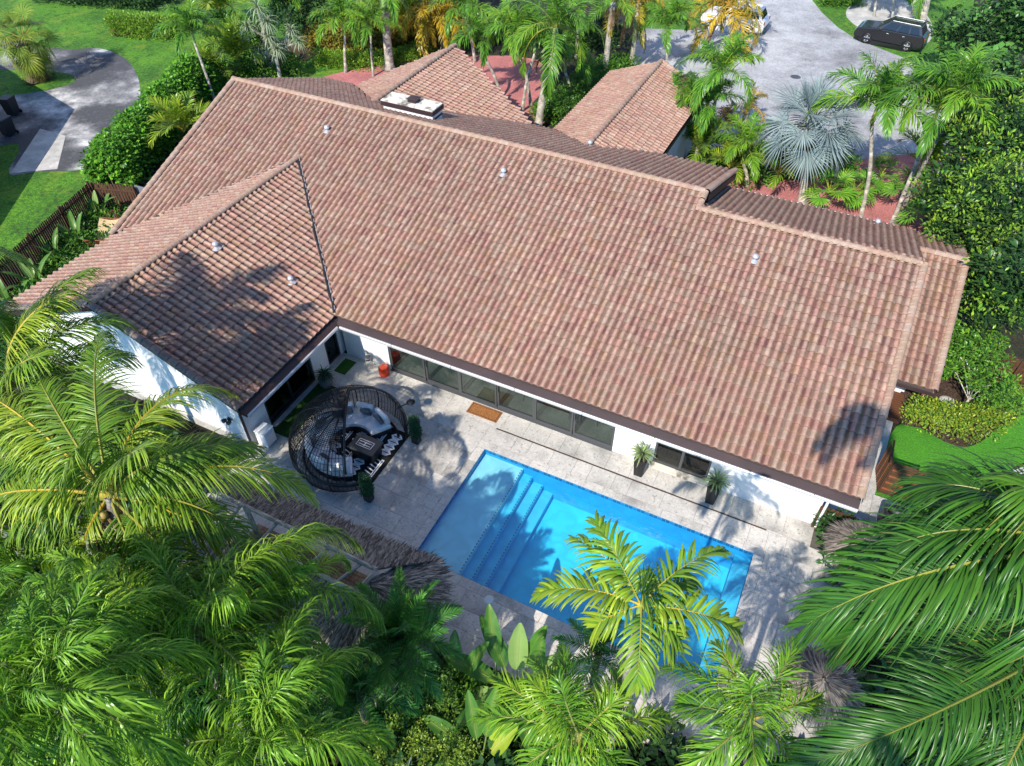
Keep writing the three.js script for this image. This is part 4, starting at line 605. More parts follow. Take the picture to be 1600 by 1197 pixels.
// hedge or bed of shrubs along a line of [x, z] points
function hedge(o) {
  const [x0, z0] = o.pts[0], g = thing(o.name || 'hedge', o.label, o.category || 'hedge', [x0, -0.06, z0], 0, o.group), r = rng(o.seed || 5), spots = [];
  const c = new THREE.CatmullRomCurve3(o.pts.map((q) => V3(q[0] - x0, 0, q[1] - z0))), L = c.getLength(), n = Math.round(L * o.w * (o.per || 40) * Math.max(0.6, o.h * 0.8));
  for (let k = 0; k < n; k++) { const t = r(), p = c.getPointAt(t), d = c.getTangentAt(t), bump = 0.78 + 0.22 * vnoise(t * L * 0.9 + 40, o.seed || 1, 256), a = r() * PI, f = Math.pow(r(), 0.35), ox = Math.cos(a) * o.w / 2 * f, oy = Math.max(0.08, (0.12 + Math.sin(a) * 0.88 * f) * o.h * bump); spots.push([p.x - d.z * ox, oy, p.z + d.x * ox, o.size || 0.8]); }
  if (o.stems !== 0) { const mb = new MB(); for (let k = 0; k < Math.max(3, L * 1.5); k++) { const p = c.getPointAt(r()); mb.tube([V3(p.x, 0, p.z), V3(p.x + (r() - 0.5) * 0.3, o.h * 0.6, p.z + (r() - 0.5) * 0.3)], 0.02, 4); } part('stem', mb.geo(), M.barkBrown, g).userData.kind = 'stuff'; }
  foliage('foliage', o.twig || TW.hedge, o.mat || M.leaf, spots, g, o.seed, o.tint ?? 0.45); return g;
}

// ---------------------------------------------------------------- planting
function hero(o, base) { // fronds given one by one: [yaw, dist, rise, ...]
  return o.map((q, k) => { const kk = q[3] || {}; const g = frond({ ...base, dist: q[1], rise: q[2], seed: (base.seed || 1) * 31 + k, n: Math.round(base.n * clamp(q[1] / base.ref, 0.6, 1.25)), ...kk }); return { geo: g, yaw: q[0], mat: kk.mat || greens[(k * 7 + (base.seed || 1)) % 4], roll: kk.roll ?? ((k * 37) % 11 - 5) * 0.05 }; });
}
const X = (q, e) => [q[0], q[1], q[2], e || {}];
// the two coconut palms at the left of the patio
const cocoB = { n: 98, leaf: 1.2, w: 0.042, droop: 1.5, vee: 0.3, tone: GR.coco, start: 0.17, r0: 0.055, segs: 4, fold: true, arch: 1.5, ref: 4 };
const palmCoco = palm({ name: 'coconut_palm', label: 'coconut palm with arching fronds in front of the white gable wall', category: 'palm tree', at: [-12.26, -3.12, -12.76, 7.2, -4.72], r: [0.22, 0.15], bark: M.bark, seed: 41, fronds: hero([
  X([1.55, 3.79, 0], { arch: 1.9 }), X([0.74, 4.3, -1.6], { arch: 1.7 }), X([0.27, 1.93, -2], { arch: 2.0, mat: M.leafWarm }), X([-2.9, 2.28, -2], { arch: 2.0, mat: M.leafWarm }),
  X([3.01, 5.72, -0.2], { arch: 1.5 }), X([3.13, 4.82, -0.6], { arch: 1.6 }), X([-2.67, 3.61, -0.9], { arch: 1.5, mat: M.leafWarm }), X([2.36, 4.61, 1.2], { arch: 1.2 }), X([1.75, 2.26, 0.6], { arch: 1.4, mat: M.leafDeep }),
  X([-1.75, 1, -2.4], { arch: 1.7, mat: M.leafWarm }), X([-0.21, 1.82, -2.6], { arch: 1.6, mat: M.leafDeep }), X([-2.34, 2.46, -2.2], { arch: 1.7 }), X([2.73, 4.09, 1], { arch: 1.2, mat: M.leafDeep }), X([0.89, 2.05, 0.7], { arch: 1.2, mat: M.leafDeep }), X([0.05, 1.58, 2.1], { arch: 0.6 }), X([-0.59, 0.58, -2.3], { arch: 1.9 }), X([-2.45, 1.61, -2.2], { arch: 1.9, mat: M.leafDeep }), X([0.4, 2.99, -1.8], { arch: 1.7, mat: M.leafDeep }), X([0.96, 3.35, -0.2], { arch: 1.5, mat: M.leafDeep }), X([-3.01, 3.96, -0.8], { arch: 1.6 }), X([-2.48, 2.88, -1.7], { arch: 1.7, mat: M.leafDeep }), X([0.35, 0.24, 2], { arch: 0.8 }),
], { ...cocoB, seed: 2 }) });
{ // flower stalks and young coconuts under the crown
  const r = rng(9), c = [palmCoco.children[0]], nut = lathe([[0, -0.1], [0.07, -0.07], [0.095, 0], [0.07, 0.08], [0, 0.11]], 10), q = [-12.26, -3.12, -12.76, 7.2, -4.72], m = std({ color: lin(0.28, 0.2, 0.05), roughness: 0.6 }), m2 = std({ color: lin(0.3, 0.16, 0.06), roughness: 0.9 });
  for (let k = 0; k < 14; k++) { const a = r() * 6.28, e = 0.24 + r() * 0.16; part('coconut', nut, k % 3 ? m : m2, palmCoco, [q[2] - q[0] + Math.cos(a) * e, q[3] - 0.22 - r() * 0.3, q[4] - q[1] + Math.sin(a) * e]); }
}
palm({ name: 'coconut_palm', label: 'coconut palm at the left frame edge reaching over the wing roof', category: 'palm tree', at: [-17.31, -5.06, -17.61, 7.4, -5.86], r: [0.2, 0.14], bark: M.bark, seed: 43, fronds: hero([
  X([1.34, 3.3, 1.9], { arch: 1.0, mat: M.leafDeep }), X([1.47, 1.41, -1.2], { arch: 2.0, mat: M.leafWarm }), X([0.97, 3, -0.2], { arch: 1.6 }), X([1.06, 2.28, 2], { arch: 1.2 }), X([1.2, 3.23, 0.6], { arch: 1.5, mat: M.leafDeep }), X([1.62, 1.98, 1.4], { arch: 1.3 }), X([2.94, 2.67, 0.6], { arch: 1.3 }), X([-2.56, 2.14, -0.4], { arch: 1.5 }), X([-1.72, 1.95, -1.4], { arch: 1.5 }), X([-0.7, 1.88, -1.8], { arch: 1.8 }), X([0.19, 2.02, -1.4], { arch: 1.7, mat: M.leafDeep }), X([2.41, 3.25, 0.6], { arch: 1.2, mat: M.leafDeep }), X([0.22, 1.8, 1.6], { arch: 0.7 }),
], { ...cocoB, seed: 5 }) });
palm({ name: 'coconut_palm', label: 'coconut palm standing just outside the left frame edge beside the wing roof', category: 'palm tree', at: [-19.77, -4.14, -20.17, 10, -4.94], r: [0.2, 0.14], bark: M.bark, seed: 44, fronds: crown(SET.coco, 18, { seed: 6, mats: greens, scale: 1.05 }) });
for (let k = 0; k < 3; k++) { const q = [-12.26, -3.12, -12.76, 7.2, -4.72], f = part('dead_frond', SET.deadFeather[k % 2], M.leafDull, palmCoco, [q[2] - q[0], q[3] - 0.1, q[4] - q[1]]); f.rotation.y = -0.6 - k * 0.9; f.scale.setScalar(1.5); }
// queen palms with hanging leaflets along the bottom left
const queenB = { n: 130, leaf: 1.35, w: 0.032, droop: 4.4, vee: 0.8, tone: GR.queen, start: 0.12, r0: 0.045, segs: 5, plume: 0.7, arch: 1.7, ref: 4 };
palm({ name: 'queen_palm', label: 'queen palm whose long drooping frond hangs over the thatched hut', category: 'palm tree', at: [-8.7, -2.63, -9, 6.6, -3.23], r: [0.17, 0.13], bark: M.bark, seed: 45, fronds: hero([
  X([1.23, 3.81, -0.7], { arch: 2.0, mat: M.leafWarm, leaf: 1.4 }), X([-3.1, 4.68, -0.7], { arch: 1.9 }), X([-1.87, 3.42, -1.2], { arch: 1.8, mat: M.leafWarm }), X([-0.18, 3.64, -1.4], { arch: 1.8, mat: M.leafWarm }), X([-2.69, 4.79, -0.8], { arch: 1.7 }), X([1.02, 1.8, -0.3], { arch: 1.8 }), X([0.45, 2.3, -1.7], { arch: 1.8, mat: M.leafDeep }), X([-1.1, 2.12, -1.4], { arch: 1.6 }), X([2.82, 2.74, 0.5], { arch: 1.4 }), X([1.74, 2.17, 0], { arch: 1.4, mat: M.leafDeep }), X([-2.28, 2.01, -1.2], { arch: 1.6, mat: M.leafDeep }), X([-0.01, 1.11, 1.7], { arch: 0.7 }),
], { ...queenB, leaf: 1.45, w: 0.032, r0: 0.04, ref: 3.8, seed: 3 }) });
palm({ name: 'queen_palm', label: 'queen palm in the bottom left corner with drooping leaflets', category: 'palm tree', at: [-9.78, -0.67, -9.38, 8.5, -0.87], r: [0.17, 0.13], bark: M.bark, seed: 47, fronds: crown(SET.queen, 22, { seed: 8, mats: [M.leaf, M.leafDeep, M.leaf, M.leafDeep], scale: 0.9 }) });
palm({ name: 'queen_palm', label: 'queen palm at the bottom edge left of the yellow green shrub', category: 'palm tree', at: [-6.57, -2.03, -6.77, 5.6, -2.23], r: [0.17, 0.13], bark: M.bark, seed: 49, fronds: crown(SET.queen, 17, { seed: 9, mats: [M.leaf, M.leafDeep, M.leaf], scale: 0.95 }) });
palm({ name: 'queen_palm', label: 'queen palm at the left edge below the coconut palms', category: 'palm tree', at: [-14.35, -1.43, -14.55, 5.4, -1.83], r: [0.17, 0.13], bark: M.bark, seed: 51, fronds: crown(SET.queen, 16, { seed: 10, mats: [M.leafDeep, M.leaf, M.leaf] }) });
const limeQ = { ...queenB, n: 104, leaf: 0.8, w: 0.028, droop: 1.8, plume: 0.6, vee: 0.6, segs: 4, tone: { a: [0.05, 0.2, 0.007], b: [0.24, 0.42, 0.02], rach: [0.32, 0.34, 0.08] }, ref: 3 };
palm({ name: 'queen_palm', label: 'queen palm between the coconut palm and the bottom edge', category: 'palm tree', at: [-10.87, -2.23, -10.67, 5.8, -2.43], r: [0.17, 0.13], bark: M.bark, seed: 50, fronds: crown(SET.queen, 20, { seed: 11, mats: [M.leafDeep, M.leaf, M.leafDeep], scale: 0.95 }) });
palm({ name: 'feather_palm', label: 'bright green feather palm at the bottom centre below the pool', category: 'palm tree', at: [-0.97, -5.13, -1.07, 5.2, -5.33], r: [0.12, 0.09], seed: 53, fronds: hero([
  X([3, 2.29, -0.4], { arch: 1.5 }), X([-2.93, 2.32, -0.9], { arch: 1.6 }), X([-2.32, 1.49, -0.9], { arch: 1.5 }), X([-0.08, 1.27, -0.9], { arch: 1.5 }), X([0.69, 2.2, -0.7], { arch: 1.6 }), X([1.36, 2.03, -0.1], { arch: 1.4 }), X([2.17, 1.85, 0.2], { arch: 1.3, mat: M.leafDeep }), X([2.58, 1.85, 0.1], { arch: 1.4 }), X([-1.17, 1.03, -1.1], { arch: 1.5 }), X([-1.84, 0.88, -0.9], { arch: 1.7 }), X([-0.5, 0.95, -0.9], { arch: 1.7 }), X([2.21, 0.63, 1.4], { arch: 0.7 }), X([2.96, 1.25, 1.1], { arch: 0.9, mat: M.leafWarm }), X([1.12, 0.86, 1], { arch: 0.9, mat: M.leafWarm }),
], { ...limeQ, seed: 6 }) });
palm({ name: 'feather_palm', label: 'feather palm right of the pool palm at the bottom edge', category: 'palm tree', at: [2.03, -6.65, 1.93, 6, -6.85], r: [0.12, 0.09], seed: 55, fronds: hero([
  X([-2.97, 1.32, -0.5], { arch: 1.6 }), X([2.29, 1.55, 0.2], { arch: 1.3 }), X([1.37, 1.86, 0.4], { arch: 1.3 }), X([-2.07, 1.38, -0.7], { arch: 1.5 }), X([-0.2, 1.4, -0.7], { arch: 1.5 }), X([0.73, 1.71, -0.2], { arch: 1.6 }), X([2.28, 0.31, 1.3], { arch: 0.7 }), X([-1.22, 1.06, -0.4], { arch: 1.4 }), X([2.88, 1.92, -0.4], { arch: 1.5, mat: M.leafDeep }),
], { ...limeQ, seed: 7 }) });
// the yellow-green palm standing before the pool
palm({ name: 'christmas_palm', label: 'yellow green palm standing in front of the blue pool', category: 'palm tree', at: [-0.54, -6.92, -0.64, 9.5, -6.32], r: [0.1, 0.06], shaft: 0.6, seed: 57, bark: M.bark, fronds: hero([
  X([2.43, 1.5, 0.6], { arch: 1.0 }), X([-2.9, 1.83, -0.4], { arch: 1.5, mat: M.leafWarm }), X([0.3, 1.85, -0.9], { arch: 1.6 }), X([0.93, 1.71, 0.4], { arch: 1.1, n: 24 }), X([-1.22, 1.04, -1], { arch: 1.5 }), X([2.85, 1.6, 0.3], { arch: 1.2, n: 18, mat: M.leafWarm }), X([-2.45, 0.7, -0.9], { arch: 1.7 }), X([0.93, 1.14, -0.1], { arch: 1.5, mat: M.leafDeep }), X([-0.44, 0.72, -1], { arch: 1.7 }), X([-2.81, 0.14, 0.9], { arch: 0.4, n: 20 }), X([-0.06, 0.75, -0.7], { arch: 1.5, mat: M.leafDeep }),
], { n: 36, leaf: 0.62, w: 0.052, droop: 1.1, vee: 0.45, plume: 0.3, tone: GR.lime, start: 0.12, r0: 0.022, segs: 4, fold: true, arch: 1.4, seed: 8, ref: 1.7 }) });
// coconut palms whose crowns stand outside the right edge
const cocoR = { ...cocoB, n: 118, leaf: 1.5, w: 0.046, droop: 1.9, vee: 0.5, ref: 4.6, tone: { a: [0.012, 0.08, 0.004], b: [0.075, 0.21, 0.009], rach: [0.34, 0.34, 0.05] }, start: 0.1 };
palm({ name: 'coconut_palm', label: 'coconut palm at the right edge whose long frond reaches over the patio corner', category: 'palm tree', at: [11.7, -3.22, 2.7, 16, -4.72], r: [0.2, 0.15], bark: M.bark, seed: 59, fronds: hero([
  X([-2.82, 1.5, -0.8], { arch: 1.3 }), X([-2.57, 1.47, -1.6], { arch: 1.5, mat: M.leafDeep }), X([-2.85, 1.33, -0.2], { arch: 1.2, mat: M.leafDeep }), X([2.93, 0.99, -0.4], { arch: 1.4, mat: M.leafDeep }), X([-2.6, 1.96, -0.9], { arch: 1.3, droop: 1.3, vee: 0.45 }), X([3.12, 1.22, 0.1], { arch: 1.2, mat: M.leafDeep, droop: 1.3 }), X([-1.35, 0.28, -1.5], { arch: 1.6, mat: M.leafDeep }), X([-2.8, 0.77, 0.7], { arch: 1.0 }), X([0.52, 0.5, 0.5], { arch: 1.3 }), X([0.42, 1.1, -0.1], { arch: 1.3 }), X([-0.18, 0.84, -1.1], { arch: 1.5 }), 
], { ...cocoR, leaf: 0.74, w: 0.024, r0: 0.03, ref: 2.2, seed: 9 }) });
palm({ name: 'coconut_palm', label: 'coconut palm at the lower right whose frond points to the bottom edge', category: 'palm tree', at: [10.09, -9.09, 6.59, 8, -9.89], r: [0.2, 0.15], bark: M.bark, seed: 61, fronds: hero([
  X([-2.28, 5.21, -1.4], { arch: 1.3, droop: 1.3, vee: 0.45 }), X([-2.7, 2.48, -0.8], { arch: 1.6, mat: M.leafDeep, droop: 1.2 }), X([-1.85, 2.97, -2], { arch: 1.5 }), X([-0.55, 2.18, -1], { arch: 1.4 }), X([0.61, 2.17, 0.5], { arch: 1.3 }), X([2.78, 0.82, 1.4], { arch: 1.0 }), X([-2.47, 1.99, 2], { arch: 0.6 }),
], { ...cocoR, seed: 11 }) });
palm({ name: 'coconut_palm', label: 'coconut palm in the bottom right corner', category: 'palm tree', at: [10.54, -7.96, 7.54, 7.4, -8.76], r: [0.2, 0.15], bark: M.bark, seed: 63, fronds: hero([
  X([-2.96, 2.54, -1], { arch: 1.5, droop: 0.9 }), X([-2.38, 2.61, -1.6], { arch: 1.5 }), X([-1.97, 1.8, -1.4], { arch: 1.5 }), X([2.99, 1.78, 0], { arch: 1.3, mat: M.leafDeep }), X([0.46, 1.94, 0], { arch: 1.3 }), X([-3.02, 1.21, 1.8], { arch: 0.7 }),
], { ...cocoR, leaf: 1.2, w: 0.042, seed: 13 }) });
// small dark date palm by the thatched hut, one more behind the bright palm
palm({ name: 'pygmy_date_palm', label: 'dark green pygmy date palm beside the thatched hut', category: 'palm tree', at: [-6.48, -6.21, -6.48, 2.6, -6.31], r: [0.11, 0.1], bark: M.barkBrown, seed: 65, fronds: crown(SET.robel, 34, { seed: 12, mats: [M.leaf, M.leaf, M.leafWarm], scale: 1.4 }) });
palm({ name: 'pygmy_date_palm', label: 'pygmy date palm behind the bright feather palm below the pool', category: 'palm tree', at: [-1.59, -8.33, -1.59, 2.2, -8.43], r: [0.1, 0.09], bark: M.barkBrown, seed: 67, fronds: crown(SET.robel, 16, { seed: 13, mats: [M.leafDeep, M.leaf], scale: 1.1 }) });
// broad paddle leaves between the pool and the bright palm
function clump(label, at, list, o = {}) { const g = thing(o.name || 'paddle_leaf_plant', label, 'plant', [at[0], -0.06, at[2]]); list.forEach((q, k) => { const m = part('leaf', paddle({ L: q[2], W: q[3], stalk: q[4] ?? 0.7, pitch: q[1], arch: q[5] ?? 0.7, tone: q[6] || GR.deep, seed: k + (o.seed || 1) }), q[7] || M.leaf, g, [(q[8] || 0), 0.05, (q[9] || 0)]); m.rotation.y = q[0]; }); return g; }
const PD = { mid: { a: [0.035, 0.13, 0.015], b: [0.08, 0.22, 0.02], rach: [0.2, 0.3, 0.05] }, pale: { a: [0.16, 0.29, 0.07], b: [0.26, 0.40, 0.10], rach: [0.3, 0.4, 0.12] }, yel: { a: [0.25, 0.38, 0.02], b: [0.38, 0.48, 0.03], rach: [0.45, 0.5, 0.1] } };
clump('broad leaved plant with upright paddle leaves at the pool edge', [-3.45, 0, -7.24], [[1.9, 1.35, 1.76, 0.55, 1.26, 0.2, PD.pale], [1.2, 1.3, 1.62, 0.47, 1.54, 0.25, PD.mid], [2.6, 1.1, 1.62, 0.52, 1.12, 0.9, PD.mid], [0.6, 1.2, 1.62, 0.49, 1.26, 0.5, PD.pale], [0.1, 1.0, 1.49, 0.52, 0.98, 1.0, PD.mid], [3.3, 0.9, 1.62, 0.55, 0.98, 1.0, PD.mid], [-0.9, 0.9, 1.49, 0.52, 0.84, 1.1, PD.mid], [4.2, 0.8, 1.49, 0.52, 0.84, 1.1, PD.mid], [0.35, 1.4, 1.62, 0.44, 1.40, 0.2, PD.yel, M.leaf, 0.45, 0.1], [1.5, 1.45, 1.62, 0.44, 1.40, 0.15, PD.mid, M.leaf, 0.4, -0.2], [2.2, 1.2, 1.62, 0.47, 1.26, 0.6, PD.mid, M.leaf, -0.5, 0.1]], { seed: 3 });
clump('broad leaved plant with one bright yellow green leaf near the bottom edge', [-3.5, 0, -5.24], [[0.9, 1.15, 1.28, 0.60, 0.70, 0.5, PD.yel], [2.3, 1.2, 1.49, 0.39, 0.98, 0.4, PD.mid], [1.6, 1.3, 1.76, 0.44, 1.26, 0.3, PD.mid], [3.1, 0.9, 1.49, 0.47, 0.70, 1.0, PD.mid], [-0.4, 0.8, 1.35, 0.52, 0.56, 1.0, PD.mid], [4.6, 0.7, 1.35, 0.52, 0.70, 1.1, PD.mid], [3.9, 0.7, 1.22, 0.47, 0.56, 1.1, PD.mid]], { seed: 23 });
// shrubs and ground cover along the bottom
hedge({ name: 'shrub', category: 'shrub', label: 'yellow green fine leaved shrub at the bottom edge', pts: [[-6.09, -4.14], [-5.33, -4.88], [-4.47, -5.12], [-3.81, -5]], w: 1.3, h: 1.2, per: 60, twig: TW.fine, seed: 71, size: 1.0, mat: M.leafWarm });
hedge({ name: 'shrub', category: 'shrub', label: 'dark ferny shrub below the pygmy date palm', pts: [[-8.97, -4.82], [-7.44, -5.17], [-5.87, -5.75], [-5.19, -6.38]], w: 1.8, h: 1.5, per: 40, twig: TW.fine, seed: 72, size: 1.1, mat: M.leafDeep });
hedge({ name: 'shrub', category: 'shrub', label: 'dark leafy shrub in the bottom left corner', pts: [[-16.7, 0.08], [-15.44, -0.17], [-14.1, -0.1]], w: 2.2, h: 1.4, per: 30, twig: TW.green, seed: 73, size: 0.9, mat: M.leafDeep });
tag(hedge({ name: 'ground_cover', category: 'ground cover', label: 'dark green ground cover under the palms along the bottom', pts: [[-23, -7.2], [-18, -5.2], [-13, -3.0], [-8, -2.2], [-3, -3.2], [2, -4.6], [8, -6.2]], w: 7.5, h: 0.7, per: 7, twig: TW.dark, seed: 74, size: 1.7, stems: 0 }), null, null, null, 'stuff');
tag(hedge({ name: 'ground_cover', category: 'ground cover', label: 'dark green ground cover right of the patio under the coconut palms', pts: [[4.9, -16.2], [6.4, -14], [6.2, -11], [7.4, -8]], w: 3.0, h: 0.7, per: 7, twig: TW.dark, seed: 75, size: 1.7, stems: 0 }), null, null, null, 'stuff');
hedge({ name: 'shrub', category: 'shrub', label: 'dark bushy plant at the end of the white wall by the patio corner', pts: [[3.37, -16.57], [3.78, -16.85], [3.99, -17.15]], w: 0.8, h: 1.2, per: 60, twig: TW.dark, seed: 76, size: 0.8 });

// ---- left garden
hedge({ label: 'round clipped green hedge along the neighbour\'s driveway', pts: [[-40.25, -34.45], [-38.74, -30.39], [-37.25, -25.99], [-35.86, -22.45]], w: 2.6, h: 2.6, per: 42, seed: 81, twig: TW.hedge, size: 1.35 });
tag(hedge({ name: 'ground_cover', category: 'ground cover', label: 'dark undergrowth between the fence and the wing roof', pts: [[-34, -20], [-31.8, -16.5], [-30.3, -13.4], [-28.6, -10.4]], w: 3.4, h: 0.8, per: 16, twig: TW.green, seed: 82, size: 1.0, stems: 0, mat: M.leafDeep }), null, null, null, 'stuff');
for (const [p, k, lab] of [[[-32.6, 0, -16.05], 1, 'tall bright leaf plant beside the left picket fence'], [[-33.77, 0, -19.68], 2, 'banana like plant at the corner of the picket fence'], [[-31.6, 0, -14.14], 3, 'broad leaf plant near the left frame edge by the fence'], [[-32.78, 0, -17.58], 4, 'dark broad leaf plant halfway along the picket fence'], [[-31.32, 0, -12.57], 5, 'upright broad leaf plant at the left edge above the wing eave']])
  clump(lab, p, Array.from({ length: 7 }, (_, j) => [j * 0.95 + k, 1.35 - (j % 4) * 0.18, 1.0 + (j % 3) * 0.2, 0.3, 0.6, 0.4 + (j % 3) * 0.3, j === 0 ? PD.pale : PD.mid]), { seed: 40 + k });
palm({ name: 'areca_palm', label: 'yellow green areca palm pushed against the left roof edge', at: [-34.87, -27.4, -34.87, 1.3, -27.4], noTrunk: true, seed: 83, fronds: crown(SET.areca, 18, { seed: 14, mats: [M.leaf, M.leafWarm], scale: 1.35 }) });
palm({ name: 'areca_palm', label: 'areca palm clump with yellowed fronds behind the left ridge end', at: [-40.04, -35.28, -40.04, 0.6, -35.28], noTrunk: true, seed: 84, fronds: crown(SET.areca, 16, { seed: 15, mats: [M.leaf, M.leafWarm, M.leafDeep], scale: 1.4 }) });
palm({ name: 'christmas_palm', label: 'slim palm with a grey trunk rising beyond the left end of the ridge', at: [-38.14, -33.06, -38.29, 4.6, -32.97], r: [0.1, 0.075], shaft: 0.7, seed: 85, fronds: crown(SET.adon, 12, { seed: 16, mats: greens, scale: 1.35 }) });
palm({ name: 'cabbage_palm', label: 'stout fan palm with a shaggy skirt beside the neighbour\'s driveway', at: [-51.9, -30.1, -51.64, 2.7, -30.58], r: [0.4, 0.34], bark: M.barkBrown, seed: 86, fronds: [...crown(SET.sabal, 40, { seed: 17, mats: [M.leaf, M.leafDull, M.leafWarm], scale: 1.1 }), ...Array.from({ length: 30 }, (_, k) => ({ geo: SET.skirt[k % 2], yaw: k * 2.4, h: -0.3 - (k % 5) * 0.32, mat: M.leafDull, scale: 1.05, name: 'dead_frond' }))] });
hedge({ name: 'flower_bed', category: 'shrub', label: 'pale yellow flowering plants under the shaggy fan palm', pts: [[-52.46, -29.82], [-51.68, -30.44], [-51.63, -31.67]], w: 0.9, h: 0.5, twig: TW.yellow, seed: 87, per: 50, size: 0.7 });
hedge({ label: 'low green hedge in red mulch at the top left', pts: [[-54.46, -39.54], [-52.58, -40.16], [-50.57, -40.85], [-49.03, -41.31]], w: 2.2, h: 1.3, per: 36, seed: 88, twig: TW.lime, size: 1.3 });
hedge({ label: 'dark hedge along the top left frame edge', pts: [[-66.22, -42.75], [-60.7, -44.03], [-55.1, -45.73]], w: 3, h: 2, per: 16, seed: 89, twig: TW.dark, size: 1.5 });
// spiky dracaena trees
for (const [at, s, lab] of [[[-37.77, -38.26, -37.67, 4.45, -38.33], 1.3, 'tall dracaena tree with spiky heads at the upper left'], [[-36.65, -37.85, -36.75, 2.9, -37.81], 1.1, 'pale spiky dracaena in front of the taller one'], [[-38.2, -37.81, -36.24, 2.85, -39.51], 1.0, 'leaning dracaena tree with a pale spiky head']]) {
  const [bx, bz, cx, cy, cz] = at, g = thing('dracaena_tree', lab, 'tree', [bx, -0.06, bz]), top = V3(cx - bx, cy + 0.06, cz - bz);
  part('trunk', trunkGeo([V3(0, 0, 0), top.clone().multiplyScalar(0.5).add(V3(0.15, 0, 0)), top], [0.14, 0.09]), M.barkPale, g);
  const heads = [[0, 0, 0], [0.7, -0.5, 0.3], [-0.5, -0.8, 0.5]].map((q) => V3(...q).multiplyScalar(s));
  heads.forEach((h, k) => { if (k) part('branch', pipe([top.clone().multiplyScalar(0.6), top.clone().add(h)], 0.06, 5), M.barkPale, g); part('leaf_head', rosette(46, 0.85 * s, 0.07, 0.9, [0.16, 0.22, 0.1], [0.42, 0.5, 0.32], 90 + k, -0.9, 1.4), M.leafDull, g, [top.x + h.x, top.y + h.y, top.z + h.z]); });
}
// ---- behind the roof, along the front garden
hedge({ name: 'croton_hedge', label: 'croton hedge with orange and yellow leaves behind the house', pts: [[-38.85, -45.16], [-34.81, -44.62], [-32.77, -46.73], [-32.11, -49.36]], w: 3.0, h: 2.2, per: 30, seed: 91, twig: TW.croton, size: 1.35 });
hedge({ label: 'low green border in front of the croton hedge', pts: [[-36.55, -41.63], [-34.13, -42.05], [-31.77, -43.47], [-30.31, -45.49], [-30.43, -47.33]], w: 1.6, h: 0.9, per: 36, seed: 92, twig: TW.lime, size: 1.1 });
tree({ label: 'dark weeping fig tree at the top left of the house', at: [-38.92, -43.98], h: 4, r: 0.2, seed: 93, per: 22, size: 1.5, twig: TW.dark, lobes: [[-0.3, 3.4, 0, 1.7, 2.0, 1.7], [0.9, 2.2, -0.6, 1.4, 1.6, 1.4], [-1.3, 2.0, 0.4, 1.3, 1.6, 1.3]] });
tree({ label: 'dark leafy tree at the top edge above the croton hedge', at: [-40.37, -52.65], h: 4, r: 0.2, seed: 94, per: 20, size: 1.5, twig: TW.dark, lobes: [[-1.5, 2.6, 0, 2.0, 1.8, 1.7], [1.5, 2.4, -0.6, 2.2, 1.6, 1.6]] });
palm({ name: 'royal_palm', label: 'thick grey palm trunk beside the pink walkway whose crown leaves the frame', at: [-30.9, -42.88, -30.82, 5.1, -43.03], r: [0.33, 0.26], bark: M.barkPale, shaft: 1.2, seed: 95, fronds: crown(SET.royal, 9, { seed: 18, mats: greens }) });
palm({ name: 'christmas_palm', label: 'slim palm left of the thick grey trunk behind the house', at: [-31.34, -41.43, -31.22, 3.3, -41.6], r: [0.08, 0.065], shaft: 0.6, seed: 96, fronds: crown(SET.adon, 11, { seed: 19, mats: [M.leafWarm, M.leaf], scale: 1.25 }) });
{ // clustered date palm with golden hanging fronds
  const list = [[-29.92, -46.49, -29.57, 2.75, -46.7], [-29.23, -47.37, -28.87, 2.95, -47.53], [-28.66, -47.92, -28.2, 2.35, -48.14], [-30.6, -46.42, -30.65, 2.4, -46.48]];
  list.forEach((at, k) => palm({ name: 'golden_palm', label: ['golden palm stem of the cluster behind the roof peak', 'tallest golden palm stem of the cluster behind the roof peak', 'golden palm stem at the right of its cluster', 'golden palm stem at the left of its cluster'][k], at, r: [0.11, 0.09], bark: M.bark, seed: 100 + k, fronds: crown(SET.gold.slice(1), 13, { seed: 20 + k, mats: [M.leaf, M.leafWarm], scale: 1.5 }) }));
}
const AD = (label, at, o = {}) => palm({ name: 'christmas_palm', label, at, r: o.r || [0.11, 0.085], shaft: o.shaft ?? 0.8, seed: o.seed, bark: o.bark, shaftMat: o.gold ? M.shaftGold : undefined, fronds: crown(SET.adon, o.n || 13, { seed: o.seed, mats: o.mats || greens, scale: o.scale || 1.4, yaw: o.seed }) });
AD('palm at the roof peak behind the house leaning over the tiles', [-21.66, -42.27, -22.7, 3.75, -41.64], { seed: 111, scale: 1.5 });
AD('palm with a curved pale trunk by the front steps', [-19.56, -41.17, -18.91, 4.4, -41.52], { seed: 112, scale: 1.5 });
AD('palm right of the roof peak with yellowing fronds', [-19.32, -42.03, -20.26, 4.6, -41.62], { seed: 113, scale: 1.4, mats: [M.leafWarm, M.leaf] });
palm({ name: 'royal_palm', label: 'tall royal palm with a smooth white trunk behind the house', at: [-17.54, -39.18, -16.72, 6.05, -39.46], r: [0.24, 0.2], shaft: 1.3, seed: 114, fronds: crown(SET.royal, 12, { seed: 31, mats: greens, scale: 1.15 }) });
palm({ name: 'royal_palm', label: 'grey palm trunk left of the rear roof peak with dead fronds', at: [-16.58, -48.23, -16.45, 5, -48.24], r: [0.2, 0.17], seed: 115, fronds: [...crown(SET.royal, 10, { seed: 32, mats: greens, scale: 0.9 }), ...[0, 1, 2, 3].map((k) => ({ geo: SET.deadFeather[k % 2], yaw: k * 1.7, h: -0.3, mat: M.leafDull, name: 'dead_frond' }))] });
